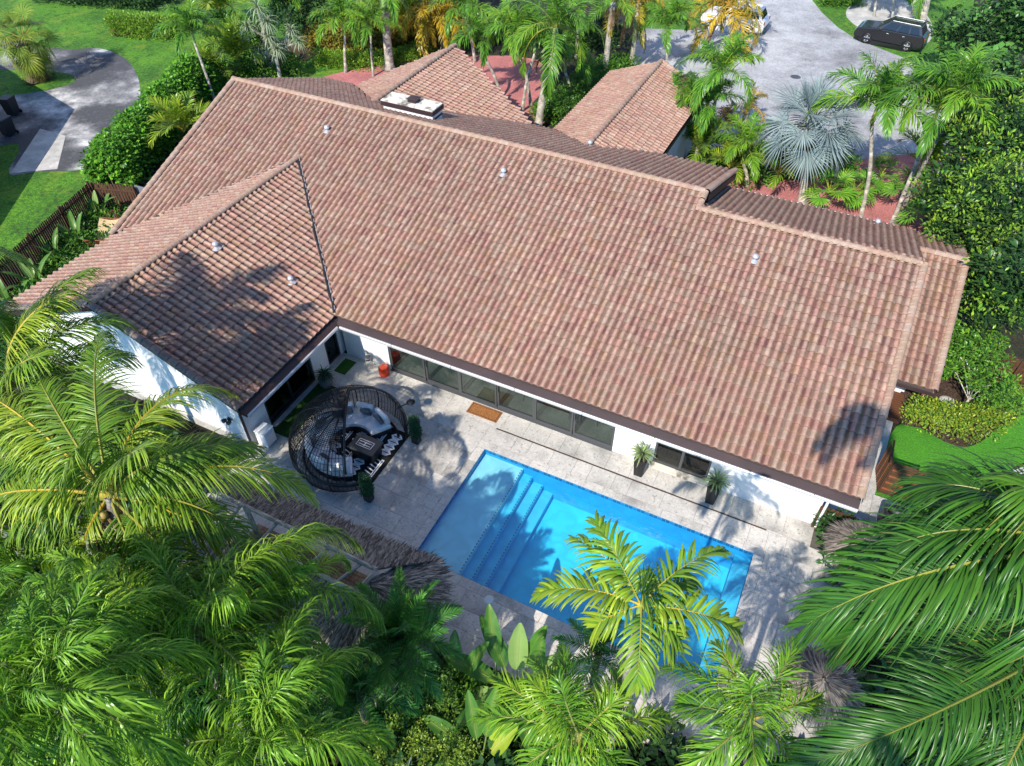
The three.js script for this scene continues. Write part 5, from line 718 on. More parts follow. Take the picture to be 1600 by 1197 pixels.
palm({ name: 'foxtail_palm', label: 'golden foxtail palm above the lawn at the top edge', at: [-15.42, -50.52, -15.44, 4.4, -50.57], r: [0.17, 0.14], seed: 116, fronds: [...crown(SET.gold, 13, { seed: 33, mats: [M.leafWarm, M.leaf], scale: 1.55 }), ...[0, 1, 2].map((k) => ({ geo: SET.deadFeather[k % 2], yaw: k * 2.1 + 2, h: -0.5, mat: M.leafDull, scale: 1.6, name: 'dead_frond' }))] });
palm({ name: 'foxtail_palm', label: 'golden foxtail palm in front of the white car', at: [-11.76, -56.67, -10.61, 3.2, -56.86], r: [0.17, 0.13], bark: M.barkBrown, seed: 117, fronds: crown(SET.gold, 19, { seed: 34, mats: [M.leafWarm, M.leaf], scale: 2.0 }) });
AD('left palm of the three beside the rear roof', [-8.21, -39.46, -8.62, 3.35, -39.35], { seed: 118, scale: 1.35 });
AD('middle palm of the three beside the rear roof', [-7.53, -39.37, -7.45, 3.65, -39.36], { seed: 119, scale: 1.3 });
AD('right palm of the three beside the rear roof reaching over the street', [-6.97, -39.4, -7.12, 5.35, -39.43], { seed: 120, scale: 1.5 });
AD('short palm with a yellow frond left of the silver fan palm', [-4.16, -38.24, -4.7, 2.15, -38.13], { seed: 121, scale: 1.3, mats: [M.leafWarm, M.leaf] });
palm({ name: 'foxtail_palm', label: 'low golden palm in the garden beside the street', at: [-5.79, -43.69, -5.79, 2, -43.79], r: [0.12, 0.1], seed: 122, fronds: crown(SET.gold, 8, { seed: 35, mats: [M.leafWarm, M.leaf], scale: 0.95 }) });
palm({ name: 'bismarck_palm', label: 'silver blue fan palm between the street and the right end of the roof', category: 'palm tree', at: [-1.07, -37.68, -1.78, 4.2, -37.69], r: [0.22, 0.17], seed: 123, bark: M.barkPale, bow: 0.05, fronds: [...crown(SET.bis, 26, { seed: 36, mats: [M.leafDull], scale: 1.5 }), ...[0, 1, 2, 3, 4].map((k) => ({ geo: SET.skirt[k % 2], yaw: k * 1.3, h: -0.3, mat: M.leafDull, scale: 0.8, name: 'dead_frond' }))] });
AD('palm with a slim pale trunk right of the silver fan palm', [1.98, -37.64, 0.85, 5.8, -37.66], { seed: 124, scale: 1.75, gold: true });
AD('leaning palm over the pink driveway', [3.48, -37.58, 3.36, 6.15, -37.59], { seed: 125, scale: 1.75, gold: true });
AD('leaning palm at the right with a browned leaf sheath', [3.7, -37.95, 3.9, 6.8, -37.88], { seed: 126, scale: 1.7, bark: M.bark });
for (const [p, k, s, lab] of [[[3.93, -39.21, 3.93, 1.2, -39.21], 1, 1.3, 'small fan palm at the right end of the rear eave'], [[1.24, -38.78, 1.24, 0.8, -38.78], 2, 1.3, 'small fan palm beside the slim pale trunk'], [[2.29, -41.2, 2.29, 0.7, -41.2], 3, 1.1, 'small fan palm on the edge of the pink driveway'], [[4.75, -37.59, 4.75, 1, -37.59], 4, 1.2, 'small fan palm in shade below the leafy tree']])
  palm({ name: 'lady_palm', label: lab, category: 'plant', at: p, noTrunk: true, seed: 130 + k, fronds: crown(SET.smallFan, 14, { seed: 40 + k, mats: greens, scale: s }) });
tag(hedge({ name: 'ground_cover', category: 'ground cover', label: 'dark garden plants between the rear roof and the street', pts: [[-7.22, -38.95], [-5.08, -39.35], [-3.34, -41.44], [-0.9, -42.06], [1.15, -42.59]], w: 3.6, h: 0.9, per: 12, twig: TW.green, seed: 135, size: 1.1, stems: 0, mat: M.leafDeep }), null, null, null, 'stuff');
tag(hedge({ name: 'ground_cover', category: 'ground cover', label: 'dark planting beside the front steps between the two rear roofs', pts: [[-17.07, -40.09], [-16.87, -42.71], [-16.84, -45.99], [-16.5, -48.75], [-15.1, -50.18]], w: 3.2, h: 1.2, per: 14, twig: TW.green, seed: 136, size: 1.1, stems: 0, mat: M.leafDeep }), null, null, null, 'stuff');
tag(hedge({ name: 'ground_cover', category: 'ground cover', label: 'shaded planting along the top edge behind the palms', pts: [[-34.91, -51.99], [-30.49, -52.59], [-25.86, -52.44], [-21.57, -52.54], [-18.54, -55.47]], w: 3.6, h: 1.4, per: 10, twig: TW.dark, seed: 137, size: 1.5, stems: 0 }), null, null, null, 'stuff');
hedge({ name: 'shrub', category: 'shrub', label: 'red leaved shrub beside the right palm of the three', pts: [[-7.46, -45.31], [-7.04, -45.92]], w: 0.7, h: 0.9, per: 60, seed: 138, twig: TW.croton, mat: leafMat({ color: lin(1.3, 0.4, 0.8) }), size: 0.8 });
// ---- upper right: gravel bed palms, broad-leaved trees
for (const [at, k, lab] of [[[-1.17, -69.61, -1.89, 2.95, -69.61], 1, 'slim leaning palm trunk in the gravel bed left of the others'], [[0.24, -69.33, -0.6, 3.2, -69.27], 2, 'slim palm trunk in the gravel bed behind the black car'], [[1.63, -71.32, 0.94, 2.85, -71.4], 3, 'slim palm trunk at the right of the gravel bed']]) AD(lab, at, { seed: 140 + k, r: [0.1, 0.08] });
palm({ name: 'royal_palm', label: 'stout pinkish palm trunk behind the black car', at: [2.39, -70.39, 2, 3.25, -70.36], r: [0.34, 0.3], bark: M.barkPale, seed: 145, shaft: 1, fronds: crown(SET.royal, 8, { seed: 46 }) });
hedge({ name: 'shrub', category: 'shrub', label: 'green shrubs along the top edge by the gravel bed', pts: [[-5.72, -71.14], [-4.15, -71.21], [-2.88, -72.54]], w: 1.8, h: 1.2, per: 26, seed: 146, twig: TW.green, size: 1.1 });
function absTree(o) { const [bx, , bz] = o.foot; return tree({ ...o, at: [bx, bz], lobes: o.L.map(([p, a, b, c]) => [p[0] - bx, p[1], p[2] - bz, a, b ?? a * 0.8, c ?? a]) }); }
absTree({ name: 'shade_tree', label: 'large leafy green tree at the right edge beside the end of the roof', foot: [9.41, 0, -33.57], h: 7, r: 0.3, seed: 151, per: 40, inner: 1, size: 1.5, twig: TW.lime, L: [[[6.96, 5.2, -32.07], 2.2], [[5.3, 4.6, -34.99], 1.4], [[5.96, 6, -36.23], 1.7], [[6.8, 6.4, -39.56], 1.6], [[5.78, 4.4, -31.3], 1.5], [[7.47, 4.8, -28.11], 1.7], [[6.97, 3.4, -29.03], 1.1], [[7.23, 2.6, -27.8], 0.9], [[4.63, 3.6, -35.04], 0.9], [[4.81, 4.6, -39.87], 1.0]] });
absTree({ name: 'sea_grape_tree', label: 'dark round leaved tree in the top right corner', foot: [8.23, 0, -57.24], h: 7, r: 0.25, seed: 152, per: 34, inner: 1, size: 1.3, twig: TW.round, L: [[[5.28, 4.5, -53.37], 2.0], [[6.92, 5.5, -54.5], 2.2], [[4.84, 3, -53.07], 1.4], [[7.06, 4.5, -47.99], 1.8], [[4.03, 3.5, -57.7], 1.3], [[6.61, 3, -47], 1.4]] });
absTree({ name: 'small_tree', label: 'multi stemmed small tree in the bed right of the roof', foot: [7.39, 0, -24.82], h: 2.4, r: 0.07, seed: 153, per: 60, size: 0.75, twig: TW.green, bark: M.barkPale, L: [[[6.65, 2.3, -25.22], 0.95], [[5.77, 2, -25.14], 0.75], [[7.67, 2, -24.55], 0.8], [[7.44, 2.2, -26.12], 0.8], [[6.11, 2.3, -26.16], 0.7], [[8.36, 1.4, -24.79], 0.6]] });
hedge({ name: 'shrub_bed', category: 'shrub', label: 'low yellow green shrubs in the curved bed by the turf lawn', pts: [[5.57, -24.04], [6.29, -23.8], [7.2, -23.88], [8.09, -24.46], [8.65, -25.41], [9, -26.59]], w: 1.4, h: 0.95, per: 60, seed: 154, twig: TW.yellow, size: 0.75 });
hedge({ name: 'shrub', category: 'shrub', label: 'green bush against the right lower roof edge', pts: [[6.1, -26.37], [6.62, -27.9], [6.94, -28.95]], w: 1.0, h: 1.5, per: 50, seed: 155, twig: TW.hedge, size: 0.9 });
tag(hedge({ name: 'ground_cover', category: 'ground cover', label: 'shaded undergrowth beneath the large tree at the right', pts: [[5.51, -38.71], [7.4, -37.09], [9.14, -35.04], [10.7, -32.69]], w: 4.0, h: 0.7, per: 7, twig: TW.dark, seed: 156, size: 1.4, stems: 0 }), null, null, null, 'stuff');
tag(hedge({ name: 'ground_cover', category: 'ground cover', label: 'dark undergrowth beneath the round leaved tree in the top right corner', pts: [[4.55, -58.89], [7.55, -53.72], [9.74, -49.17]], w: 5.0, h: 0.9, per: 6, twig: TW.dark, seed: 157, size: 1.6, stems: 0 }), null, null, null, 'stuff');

// tall palms that stand below the lower frame edge; their shadows dapple the pool and the patio
for (const [at, k, lab] of [[[0.2, 8.8, 0.8, 13.8, 7.6], 2, 'tall queen palm below the bottom frame edge shading the middle of the pool'], [[4.6, 4.6, 4.2, 14, 3.6], 3, 'tall queen palm below the bottom right frame corner shading the patio']])
  palm({ name: 'queen_palm', label: lab, at, r: [0.18, 0.13], bark: M.bark, seed: 160 + k, fronds: crown(SET.queen, 15, { seed: 60 + k, mats: greens, scale: 1.0 }) });
// fuller planting along the top
tag(hedge({ name: 'ground_cover', category: 'ground cover', label: 'dense green planting behind the left end of the ridge', pts: [[-39.71, -35.29], [-38.86, -37.24], [-37.53, -38.38], [-36.79, -39.73]], w: 2.6, h: 1.3, per: 16, twig: TW.green, seed: 171, size: 1.1, stems: 0 }), null, null, null, 'stuff');
hedge({ name: 'shrub', category: 'shrub', label: 'tall green shrubs behind the areca palms at the upper left', pts: [[-46.27, -41.5], [-43.72, -41.61], [-41.13, -40.96]], w: 2.2, h: 2.4, per: 26, twig: TW.green, seed: 172, size: 1.2 });
palm({ name: 'areca_palm', label: 'areca palm clump between the slim palm and the dracaenas', at: [-39.1, -36.88, -39.1, 1.4, -36.88], noTrunk: true, seed: 173, fronds: crown(SET.areca, 18, { seed: 61, mats: greens, scale: 1.7 }) });
palm({ name: 'areca_palm', label: 'areca palm clump at the top edge above the dracaenas', at: [-46.19, -43.04, -46.19, 1.4, -43.04], noTrunk: true, seed: 174, fronds: crown(SET.areca, 18, { seed: 62, mats: greens, scale: 2.0 }) });
AD('palm above the dracaenas at the top edge', [-40.23, -43.33, -39.91, 3.05, -43.54], { seed: 175, scale: 1.5 });
AD('palm behind the royal palm at the top edge', [-19.75, -50.7, -19.7, 3.6, -50.69], { seed: 176, scale: 1.7 });
AD('palm left of the royal palm at the top edge', [-26.09, -46.79, -26.53, 3.65, -46.58], { seed: 177, scale: 1.7 });
AD('palm between the royal palm and the grey trunk', [-17.54, -44.53, -17.96, 2.45, -44.3], { seed: 178, scale: 1.3, mats: [M.leafDeep, M.leaf] });
tree({ label: 'dark leafy tree behind the golden cluster palm at the top edge', at: [-36.68, -54.82], h: 4, r: 0.2, seed: 179, per: 22, size: 1.4, twig: TW.dark, lobes: [[-1.2, 2.6, 0, 1.9, 1.7, 1.7], [1.8, 2.8, -0.6, 2.2, 1.8, 1.6], [5, 2.4, -1, 2, 1.6, 1.6]] });
palm({ name: 'areca_palm', label: 'areca palm below the right palm of the three', at: [-5.35, -38.25, -5.35, 0.8, -38.25], noTrunk: true, seed: 180, fronds: crown(SET.areca, 14, { seed: 63, mats: greens, scale: 1.1 }) });

clump('broad leaved plant between the pygmy date palm and the pool edge', [-5.04, 0, -6.56], [[2.0, 1.25, 1.3, 0.42, 0.9, 0.5, PD.mid], [1.0, 1.2, 1.4, 0.42, 1.0, 0.4, PD.mid], [2.9, 1.0, 1.3, 0.42, 0.7, 0.9, PD.mid], [0.1, 0.9, 1.2, 0.4, 0.7, 1.0, PD.pale], [3.8, 0.8, 1.2, 0.42, 0.6, 1.1, PD.mid], [4.8, 0.8, 1.1, 0.42, 0.6, 1.1, PD.mid], [5.6, 0.9, 1.2, 0.42, 0.6, 1.0, PD.mid]], { seed: 61 });
hedge({ name: 'shrub', category: 'shrub', label: 'green shrubs under the paddle leaf plants along the lower patio edge', pts: [[-5.49, -6.54], [-4.53, -6.71], [-3.39, -6.87], [-2.31, -7.12]], w: 1.2, h: 0.9, per: 50, twig: TW.green, seed: 181, size: 0.85 });
AD('palm left of the golden foxtail palm by the street', [-12.86, -50.55, -13.11, 3.3, -50.53], { seed: 182, scale: 1.5 });
AD('slim palm in front of the croton hedge', [-33.47, -41.12, -33.18, 3.25, -41.33], { seed: 183, scale: 1.4, mats: [M.leafWarm, M.leaf] });
palm({ name: 'areca_palm', label: 'areca palm clump at the top edge right of the slim palm', at: [-32.06, -46.66, -32.06, 1.6, -46.66], noTrunk: true, seed: 184, fronds: crown(SET.areca, 18, { seed: 64, mats: greens, scale: 2.0 }) });
palm({ name: 'areca_palm', label: 'areca palm clump under the two leaning palms at the right', at: [4.16, -42.13, 4.16, 1.2, -42.13], noTrunk: true, seed: 185, fronds: crown(SET.areca, 16, { seed: 65, mats: greens, scale: 1.5 }) });

AD('palm behind the garage roof corner left of the three palms', [-8.85, -39.48, -9.67, 2.65, -39.28], { seed: 191, scale: 1.3 });
palm({ name: 'areca_palm', label: 'areca palm clump hiding the wall below the rear garage roof', at: [-7.34, -38.96, -7.34, 1, -38.96], noTrunk: true, seed: 192, fronds: crown(SET.areca, 18, { seed: 66, mats: [M.leafDeep, M.leaf], scale: 1.4 }) });
palm({ name: 'areca_palm', label: 'areca palm clump left of the silver fan palm trunk', at: [-2.79, -38.54, -2.79, 0.9, -38.54], noTrunk: true, seed: 193, fronds: crown(SET.areca, 18, { seed: 67, mats: greens, scale: 1.3 }) });
palm({ name: 'lady_palm', label: 'small fan palm right of the silver fan palm trunk', category: 'plant', at: [0.07, -37.87, 0.07, 0.9, -37.87], noTrunk: true, seed: 194, fronds: crown(SET.smallFan, 16, { seed: 68, mats: greens, scale: 1.3 }) });
palm({ name: 'queen_palm', label: 'queen palm drooping over the left half of the thatched hut', category: 'palm tree', at: [-8.9, -4.43, -8.7, 5.2, -4.83], r: [0.15, 0.11], bark: M.bark, seed: 201, fronds: crown(SET.queen, 15, { seed: 70, mats: [M.leaf, M.leafWarm, M.leafDeep], scale: 0.78 }) });
palm({ name: 'pygmy_date_palm', label: 'pygmy date palm at the near corner of the thatched hut', category: 'palm tree', at: [-6.68, -4.61, -6.68, 2.4, -4.71], r: [0.11, 0.1], bark: M.barkBrown, seed: 202, fronds: crown(SET.robel, 26, { seed: 71, mats: [M.leaf, M.leafDeep], scale: 1.25 }) });

// ---------------------------------------------------------------- patio furniture
{ // woven daybed: an egg-shaped shell cut open towards the pool
  const C = [-13.0, -12.78], g = thing('woven_daybed', 'black woven egg shaped daybed shelter with white cushions on the patio', 'daybed', [C[0], 0, C[1]]);
  const rx = 2.1, rz = 2.24, top = 2.15, y0 = 0.72, P = (f, th) => { const s = Math.sin(Math.min(th, PI / 2 + 0.35)); return V3(Math.cos(f) * rx * s, y0 + Math.cos(th) * (th < PI / 2 ? top - y0 : 1.9), Math.sin(f) * rz * s); };
  // the hood shelters the side away from the pool; a low wall runs on from it, falling towards the opening
  const side = (x, z) => x * 0.86 - z * 0.51, low = (x, z) => (z < 0 ? 2.2 - 1.35 * clamp((x + 0.85) / 2.0) : 0.86 - 0.25 * clamp(x / 1.6));
  const keep = (p) => p.y > 0.04 && p.x < 1.7 && (side(p.x, p.z) < 0.12 || p.y < low(p.x, p.z)), weave = new MB(), N = 90, TH = 30, TMAX = PI / 2 + 0.36;
  for (let k = 0; k < N; k++) { const f = k / N * 2 * PI; let run = []; const flush = () => { if (run.length > 1) weave.tube(run, k % 6 ? 0.0115 : 0.026, 4, undefined, false); run = []; }; for (let j = 0; j <= TH; j++) { const p = P(f, j / TH * TMAX); keep(p) ? run.push(p) : flush(); } flush(); }
  for (let j = 1; j < 60; j++) { const th = j * 0.033; if (th > TMAX) break; if (th > 0.75 && th < 1.45 && j % 4) continue; let run = []; const flush = () => { if (run.length > 1) weave.tube(run, th < 0.75 ? 0.014 : 0.011, 4, undefined, false); run = []; }; for (let k = 0; k <= 84; k++) { const p = P(k / 84 * 2 * PI, th); keep(p) ? run.push(p) : flush(); } flush(); }
  part('woven_shell', weave.geo(), M.black, g);
  // rims: the edge of the hood and the rails of the low wall
  const surf = (x, z) => { const q = 1 - (x / rx) ** 2 - (z / rz) ** 2; return q > 0 ? y0 + (top - y0) * Math.sqrt(q) : -1; }, rimH = []; for (let k = 0; k <= 40; k++) { const s = lerp(-1.9, 2.1, k / 40), x = 0.12 * 0.86 + 0.51 * s, z = -0.12 * 0.51 + 0.86 * s, y = surf(x, z); if (y > low(x, z) - 0.12 && y > 0.4) rimH.push(V3(x, y, z)); } if (rimH.length > 2) part('rim', pipe(rimH, 0.045, 6), M.black, g);
  for (const [f0, f1] of [[-2.1, -0.62], [0.62, 1.45]]) { const q = []; for (let k = 0; k <= 24; k++) { const f = lerp(f0, f1, k / 24); let best = null; for (let j = 0; j <= 140; j++) { const p = P(f, j / 140 * TMAX); if (p.y < low(p.x, p.z)) { best = p; break; } } if (best && best.x < 1.71) q.push(best); } if (q.length > 2) part('rim', pipe(q, 0.05, 6), M.black, g); }
  const ring = []; for (let k = 0; k <= 40; k++) { const f = 0.75 + k / 40 * (2 * PI - 1.5); ring.push(V3(Math.cos(f) * 1.76, 0.05, Math.sin(f) * 1.8)); } part('base_ring', pipe(ring, 0.05, 6), M.black, g);
  const sector = (r0, r1, a, n = 30) => { const s = new THREE.Shape(); for (let k = 0; k <= n; k++) { const f = PI - a + k / n * 2 * a; s[k ? 'lineTo' : 'moveTo'](Math.cos(f) * r1, -Math.sin(f) * r1); } for (let k = n; k >= 0; k--) { const f = PI - a + k / n * 2 * a; s.lineTo(Math.cos(f) * r0, -Math.sin(f) * r0); } return s; };
  const slab = (s, h, y, b = 0.05) => new THREE.ExtrudeGeometry(s, { depth: h - 2 * b, bevelEnabled: true, bevelSize: b, bevelThickness: b, bevelSegments: 3, curveSegments: 8 }).rotateX(-PI / 2).translate(0, y + b, 0);
  part('base', slab(sector(0.82, 1.58, 2.2), 0.26, 0.04, 0.02), M.black, g);
  const seat = part('seat_cushion', slab(sector(0.84, 1.55, 2.2), 0.2, 0.3), M.fabric, g);
  for (let k = 0; k < 8; k++) { const f = PI - 1.95 + k * 3.9 / 7, c = part('back_cushion', rbox(0.72, 0.5, 0.2, 0.09, 0, 0, 0, 0, 4), M.fabric, g, [Math.cos(f) * 1.5, 0.7, Math.sin(f) * 1.48]); c.rotation.set(0.22, PI / 2 - f + PI, 0, 'YXZ'); }
  for (const f of [4.05, 4.6, 5.1, 3.2, 2.5, 1.7]) { const c = part('pillow', rbox(0.42, 0.4, 0.14, 0.07, 0, 0, 0, 0, 4), M.greyFabric, g, [Math.cos(f) * 1.3, 0.68, Math.sin(f) * 1.28]); c.rotation.set(0.4, PI / 2 - f + PI, 0, 'YXZ'); }
  const stem = part('clip_arm', pipe([V3(0.95, 0.9, -1.72), V3(1.1, 0.95, -2.0), V3(1.2, 0.9, -2.2)], 0.02, 6), M.black, g); stem.userData.label = 'thin black arm with a round dark head on the rim';
  part('arm_head', lathe([[0, -0.06], [0.14, -0.04], [0.17, 0.0], [0.1, 0.05], [0, 0.06]], 16), M.black, stem, [1.24, 0.88, -2.32]);
}
{ // printed rug: black with white leaf and stripe motifs
  const S = 512, cv = document.createElement('canvas'); cv.width = cv.height = S; const c = cv.getContext('2d'); c.fillStyle = '#0b0b0c'; c.fillRect(0, 0, S, S); c.strokeStyle = '#e4e2dd'; c.lineCap = 'butt';
  const r = rng(3);
  for (let y = 0; y < 4; y++) { const Y = 70 + y * 122; for (let x = 0; x < 2; x++) { const X0 = 20 + x * 250, kind = (x + y) % 2; c.lineWidth = 9; if (kind) { c.strokeRect(X0, Y + 22, 210, 14); for (let k = 0; k < 7; k++) { c.beginPath(); c.moveTo(X0 + 14 + k * 30, Y + 20); c.lineTo(X0 + 20 + k * 30 + 8, Y - 40); c.stroke(); } } else { for (let k = 0; k < 4; k++) for (let j = 0; j < 3; j++) { c.lineWidth = 7; c.beginPath(); c.ellipse(X0 + 30 + k * 50, Y, 8 + j * 9, 44 - j * 4, 0, 0, PI * 2); c.stroke(); } } } }
  const t = new THREE.CanvasTexture(cv); t.colorSpace = THREE.SRGBColorSpace; t.repeat.set(1, 1);
  const g = new THREE.BoxGeometry(2.75, 0.016, 2.6); g.translate(0, 0.008, 0);
  const m = part('rug', g, std({ map: t, roughness: 1 }), scene, [-12.68, 0.004, -12.92]); m.rotation.y = PI / 2; tag(m, 'black rug with white brush stroke pattern in front of the daybed', 'rug');
}
{ const g = thing('fire_table', 'low black fire table with a pale rectangular burner tray on the rug', 'table', [-12.3, 0.02, -12.78]);
  part('table_top', rbox(1.08, 0.07, 0.78, 0.02, 0, 0.55, 0), std({ color: lin(0.03, 0.036, 0.04), roughness: 0.4 }), g); part('base', rbox(0.92, 0.52, 0.62, 0.02, 0, 0.26, 0), M.black, g);
  const tray = part('burner_tray', [box(0.62, 0.02, 0.025, 0, 0.595, -0.15), box(0.62, 0.02, 0.025, 0, 0.595, 0.15), box(0.025, 0.02, 0.325, -0.31, 0.595, 0), box(0.025, 0.02, 0.325, 0.31, 0.595, 0)], M.zinc, g); part('burner', [box(0.5, 0.015, 0.03, 0, 0.592, -0.06), box(0.5, 0.015, 0.03, 0, 0.592, 0.06), box(0.03, 0.015, 0.2, 0, 0.593, 0)], M.zinc, tray); }
// topiary columns at the two ends of the daybed
for (const [p, lab] of [[[-10.99, 0, -14.12], 'dark green topiary column in a square black pot at the house end of the daybed'], [[-11.1, 0, -11.12], 'dark green topiary column in a square black pot at the near end of the daybed']]) {
  const g = thing('topiary', lab, 'potted plant', [p[0], 0, p[2]], 0, null); part('pot', [rbox(0.34, 0.34, 0.34, 0.02, 0, 0.17, 0)], M.dark, g);
  const r = rng(4), s = []; for (let k = 0; k < 190; k++) { const y = 0.4 + r() * 1.05, a = r() * 6.28, e = (0.17 + 0.05 * Math.sin(y * 11 + a)) * (1.25 - y * 0.3); s.push([Math.cos(a) * e, y, Math.sin(a) * e, 0.8]); } part('stem', cyl(0.02, 0.02, 1.2, 0, 0.3, 0, 6), M.barkBrown, g); foliage('foliage', TW.box, M.leafDeep, s, g, 5); g.scale.set(0.82, 0.92, 0.82); }
{ const g = thing('garden_stool', 'glossy orange red drum stool beside the glass doors', 'stool', [-14.06, 0, -16.6]); part('body', lathe([[0, 0], [0.17, 0], [0.19, 0.03], [0.215, 0.16], [0.215, 0.32], [0.19, 0.44], [0.175, 0.465]], 28), std({ color: lin(0.72, 0.055, 0.012), roughness: 0.35 }), g); part('top', lathe([[0.175, 0.465], [0.16, 0.475], [0, 0.478]], 28), std({ color: lin(0.8, 0.07, 0.015), roughness: 0.4 }), g); part('band', [0.1, 0.39].map((y) => new THREE.TorusGeometry(0.21, 0.008, 6, 28).rotateX(PI / 2).translate(0, y, 0)), std({ color: lin(0.5, 0.03, 0.01), roughness: 0.4 }), g); }
{ const a = tag(part('turf_mat', box(0.54, 0.03, 0.82), std({ map: T.turf, color: lin(0.3, 0.36, 0.2), roughness: 1 }), scene, [-15.8, 0.018, -16.28]), 'small dark green turf mat in the inner corner by the wall', 'mat'); }
{ const a = tag(part('turf_mat', box(0.92, 0.03, 3.0), std({ map: T.turf, color: lin(0.18, 0.24, 0.14), roughness: 1 }), scene, [-15.85, 0.018, -13.6]), 'long dark turf strip between the wing doors and the daybed', 'mat'); }
{ const cv = document.createElement('canvas'); cv.width = 256; cv.height = 128; const c = cv.getContext('2d'), r = rng(6); c.fillStyle = '#8a5a2e'; c.fillRect(0, 0, 256, 128); for (let k = 0; k < 5000; k++) { c.fillStyle = r() < 0.5 ? 'rgba(60,34,14,.5)' : 'rgba(190,130,70,.5)'; c.fillRect(r() * 256, r() * 128, 3, 2); } c.fillStyle = '#3a210f'; for (let k = 0; k < 26; k++) { c.fillRect(6 + k * 9.6, 8, 5, 9); c.fillRect(6 + k * 9.6, 112, 5, 9); } for (let k = 0; k < 11; k++) { c.fillRect(8, 12 + k * 9.6, 8, 5); c.fillRect(240, 12 + k * 9.6, 8, 5); }
  const t = new THREE.CanvasTexture(cv); t.colorSpace = THREE.SRGBColorSpace; tag(part('door_mat', new THREE.BoxGeometry(1.32, 0.03, 0.58), std({ map: t, roughness: 1 }), scene, [-9.38, 0.018, -16.57]), 'brown coir door mat with a dark border before the glass doors', 'mat'); }
function swordPot(lab, p, pot, s, c1, c2, seed, y = 0.74, lo = -0.1) { const g = thing('potted_plant', lab, 'potted plant', [p[0], 0, p[2]]); pot(g); part('leaf_rosette', rosette(54, 0.62 * s, 0.06 * s, 0.7, c1, c2, seed, lo, 1.45), M.leafDull, g, [0, s * y, 0]); part('stem', cyl(0.05, 0.04, 0.3 * s, 0, (y - 0.24) * s, 0, 8), M.barkBrown, g); return g; }
const tall = (g) => { part('pot', lathe([[0.0, 0], [0.19, 0], [0.21, 0.02], [0.31, 0.94], [0.33, 0.98], [0.3, 0.98], [0.28, 0.9], [0, 0.9]], 4).rotateY(PI / 4), M.black, g); part('soil', box(0.36, 0.02, 0.36, 0, 0.92, 0), M.mulch, g); };
const PA = [0.12, 0.2, 0.07], PB = [0.36, 0.46, 0.2];
swordPot('tall black planter with pale spiky leaves left of the dark window', [-2.95, 0, -16.4], tall, 1.0, PA, PB, 201, 1.06, 0.35);
swordPot('tall black planter with pale spiky leaves right of the dark window', [-0.3, 0, -16.36], tall, 1.0, PA, PB, 202, 1.06, 0.35);
swordPot('grey round planter with dark spiky leaves beside the wing doors', [-15.81, 0, -15.03], (g) => part('pot', lathe([[0, 0], [0.2, 0], [0.28, 0.2], [0.29, 0.44], [0.25, 0.5], [0.22, 0.5], [0, 0.44]], 24), M.greyFabric, g), 0.85, [0.02, 0.06, 0.03], [0.06, 0.14, 0.07], 203);
{ const g = thing('side_cabinet', 'small white metal cabinet against the wing wall corner', 'cabinet', [-16.02, 0, -11.62]); part('body', rbox(0.46, 0.72, 0.5, 0.015, 0, 0.38, 0), M.white, g); part('lid', rbox(0.5, 0.04, 0.54, 0.012, 0, 0.76, 0), M.white, g); part('door', rbox(0.012, 0.6, 0.44, 0.004, 0.236, 0.38, 0), M.white, g); part('handle', rbox(0.02, 0.02, 0.3, 0.006, 0.25, 0.62, 0), M.zinc, g); part('foot', [-1, 1].flatMap((a) => [-1, 1].map((b) => box(0.05, 0.03, 0.05, a * 0.18, 0.012, b * 0.2))), M.dark, g); }
{ const g = thing('wire_plant_stand', 'small wire stand with a dark pot by the inner wall corner', 'plant stand', [-14.95, 0, -16.79]); part('frame', [...[0, 1, 2].map((k) => pipe([V3(Math.cos(k * 2.1) * 0.16, 0, Math.sin(k * 2.1) * 0.16), V3(Math.cos(k * 2.1) * 0.11, 0.5, Math.sin(k * 2.1) * 0.11)], 0.009, 5)), new THREE.TorusGeometry(0.12, 0.009, 5, 20).rotateX(PI / 2).translate(0, 0.46, 0), new THREE.TorusGeometry(0.15, 0.009, 5, 20).rotateX(PI / 2).translate(0, 0.12, 0)], M.zinc, g); part('pot', lathe([[0, 0.3], [0.08, 0.3], [0.11, 0.5], [0.09, 0.5], [0, 0.46]], 16), M.greyFabric, g); }
{ const g = thing('lantern', 'small dark lantern standing against the sunlit wall beside the stool', 'lantern', [-14.93, 0, -17.24]); part('body', [box(0.2, 0.03, 0.2, 0, 0.015, 0), ...[-1, 1].flatMap((a) => [-1, 1].map((b) => box(0.02, 0.24, 0.02, a * 0.085, 0.15, b * 0.085)))], M.black, g); part('roof', new THREE.ConeGeometry(0.17, 0.12, 4).rotateY(PI / 4).translate(0, 0.33, 0), M.black, g); part('pane', [box(0.15, 0.22, 0.004, 0, 0.15, 0.08), box(0.004, 0.22, 0.15, 0.08, 0.15, 0)], M.darkGlass, g); }
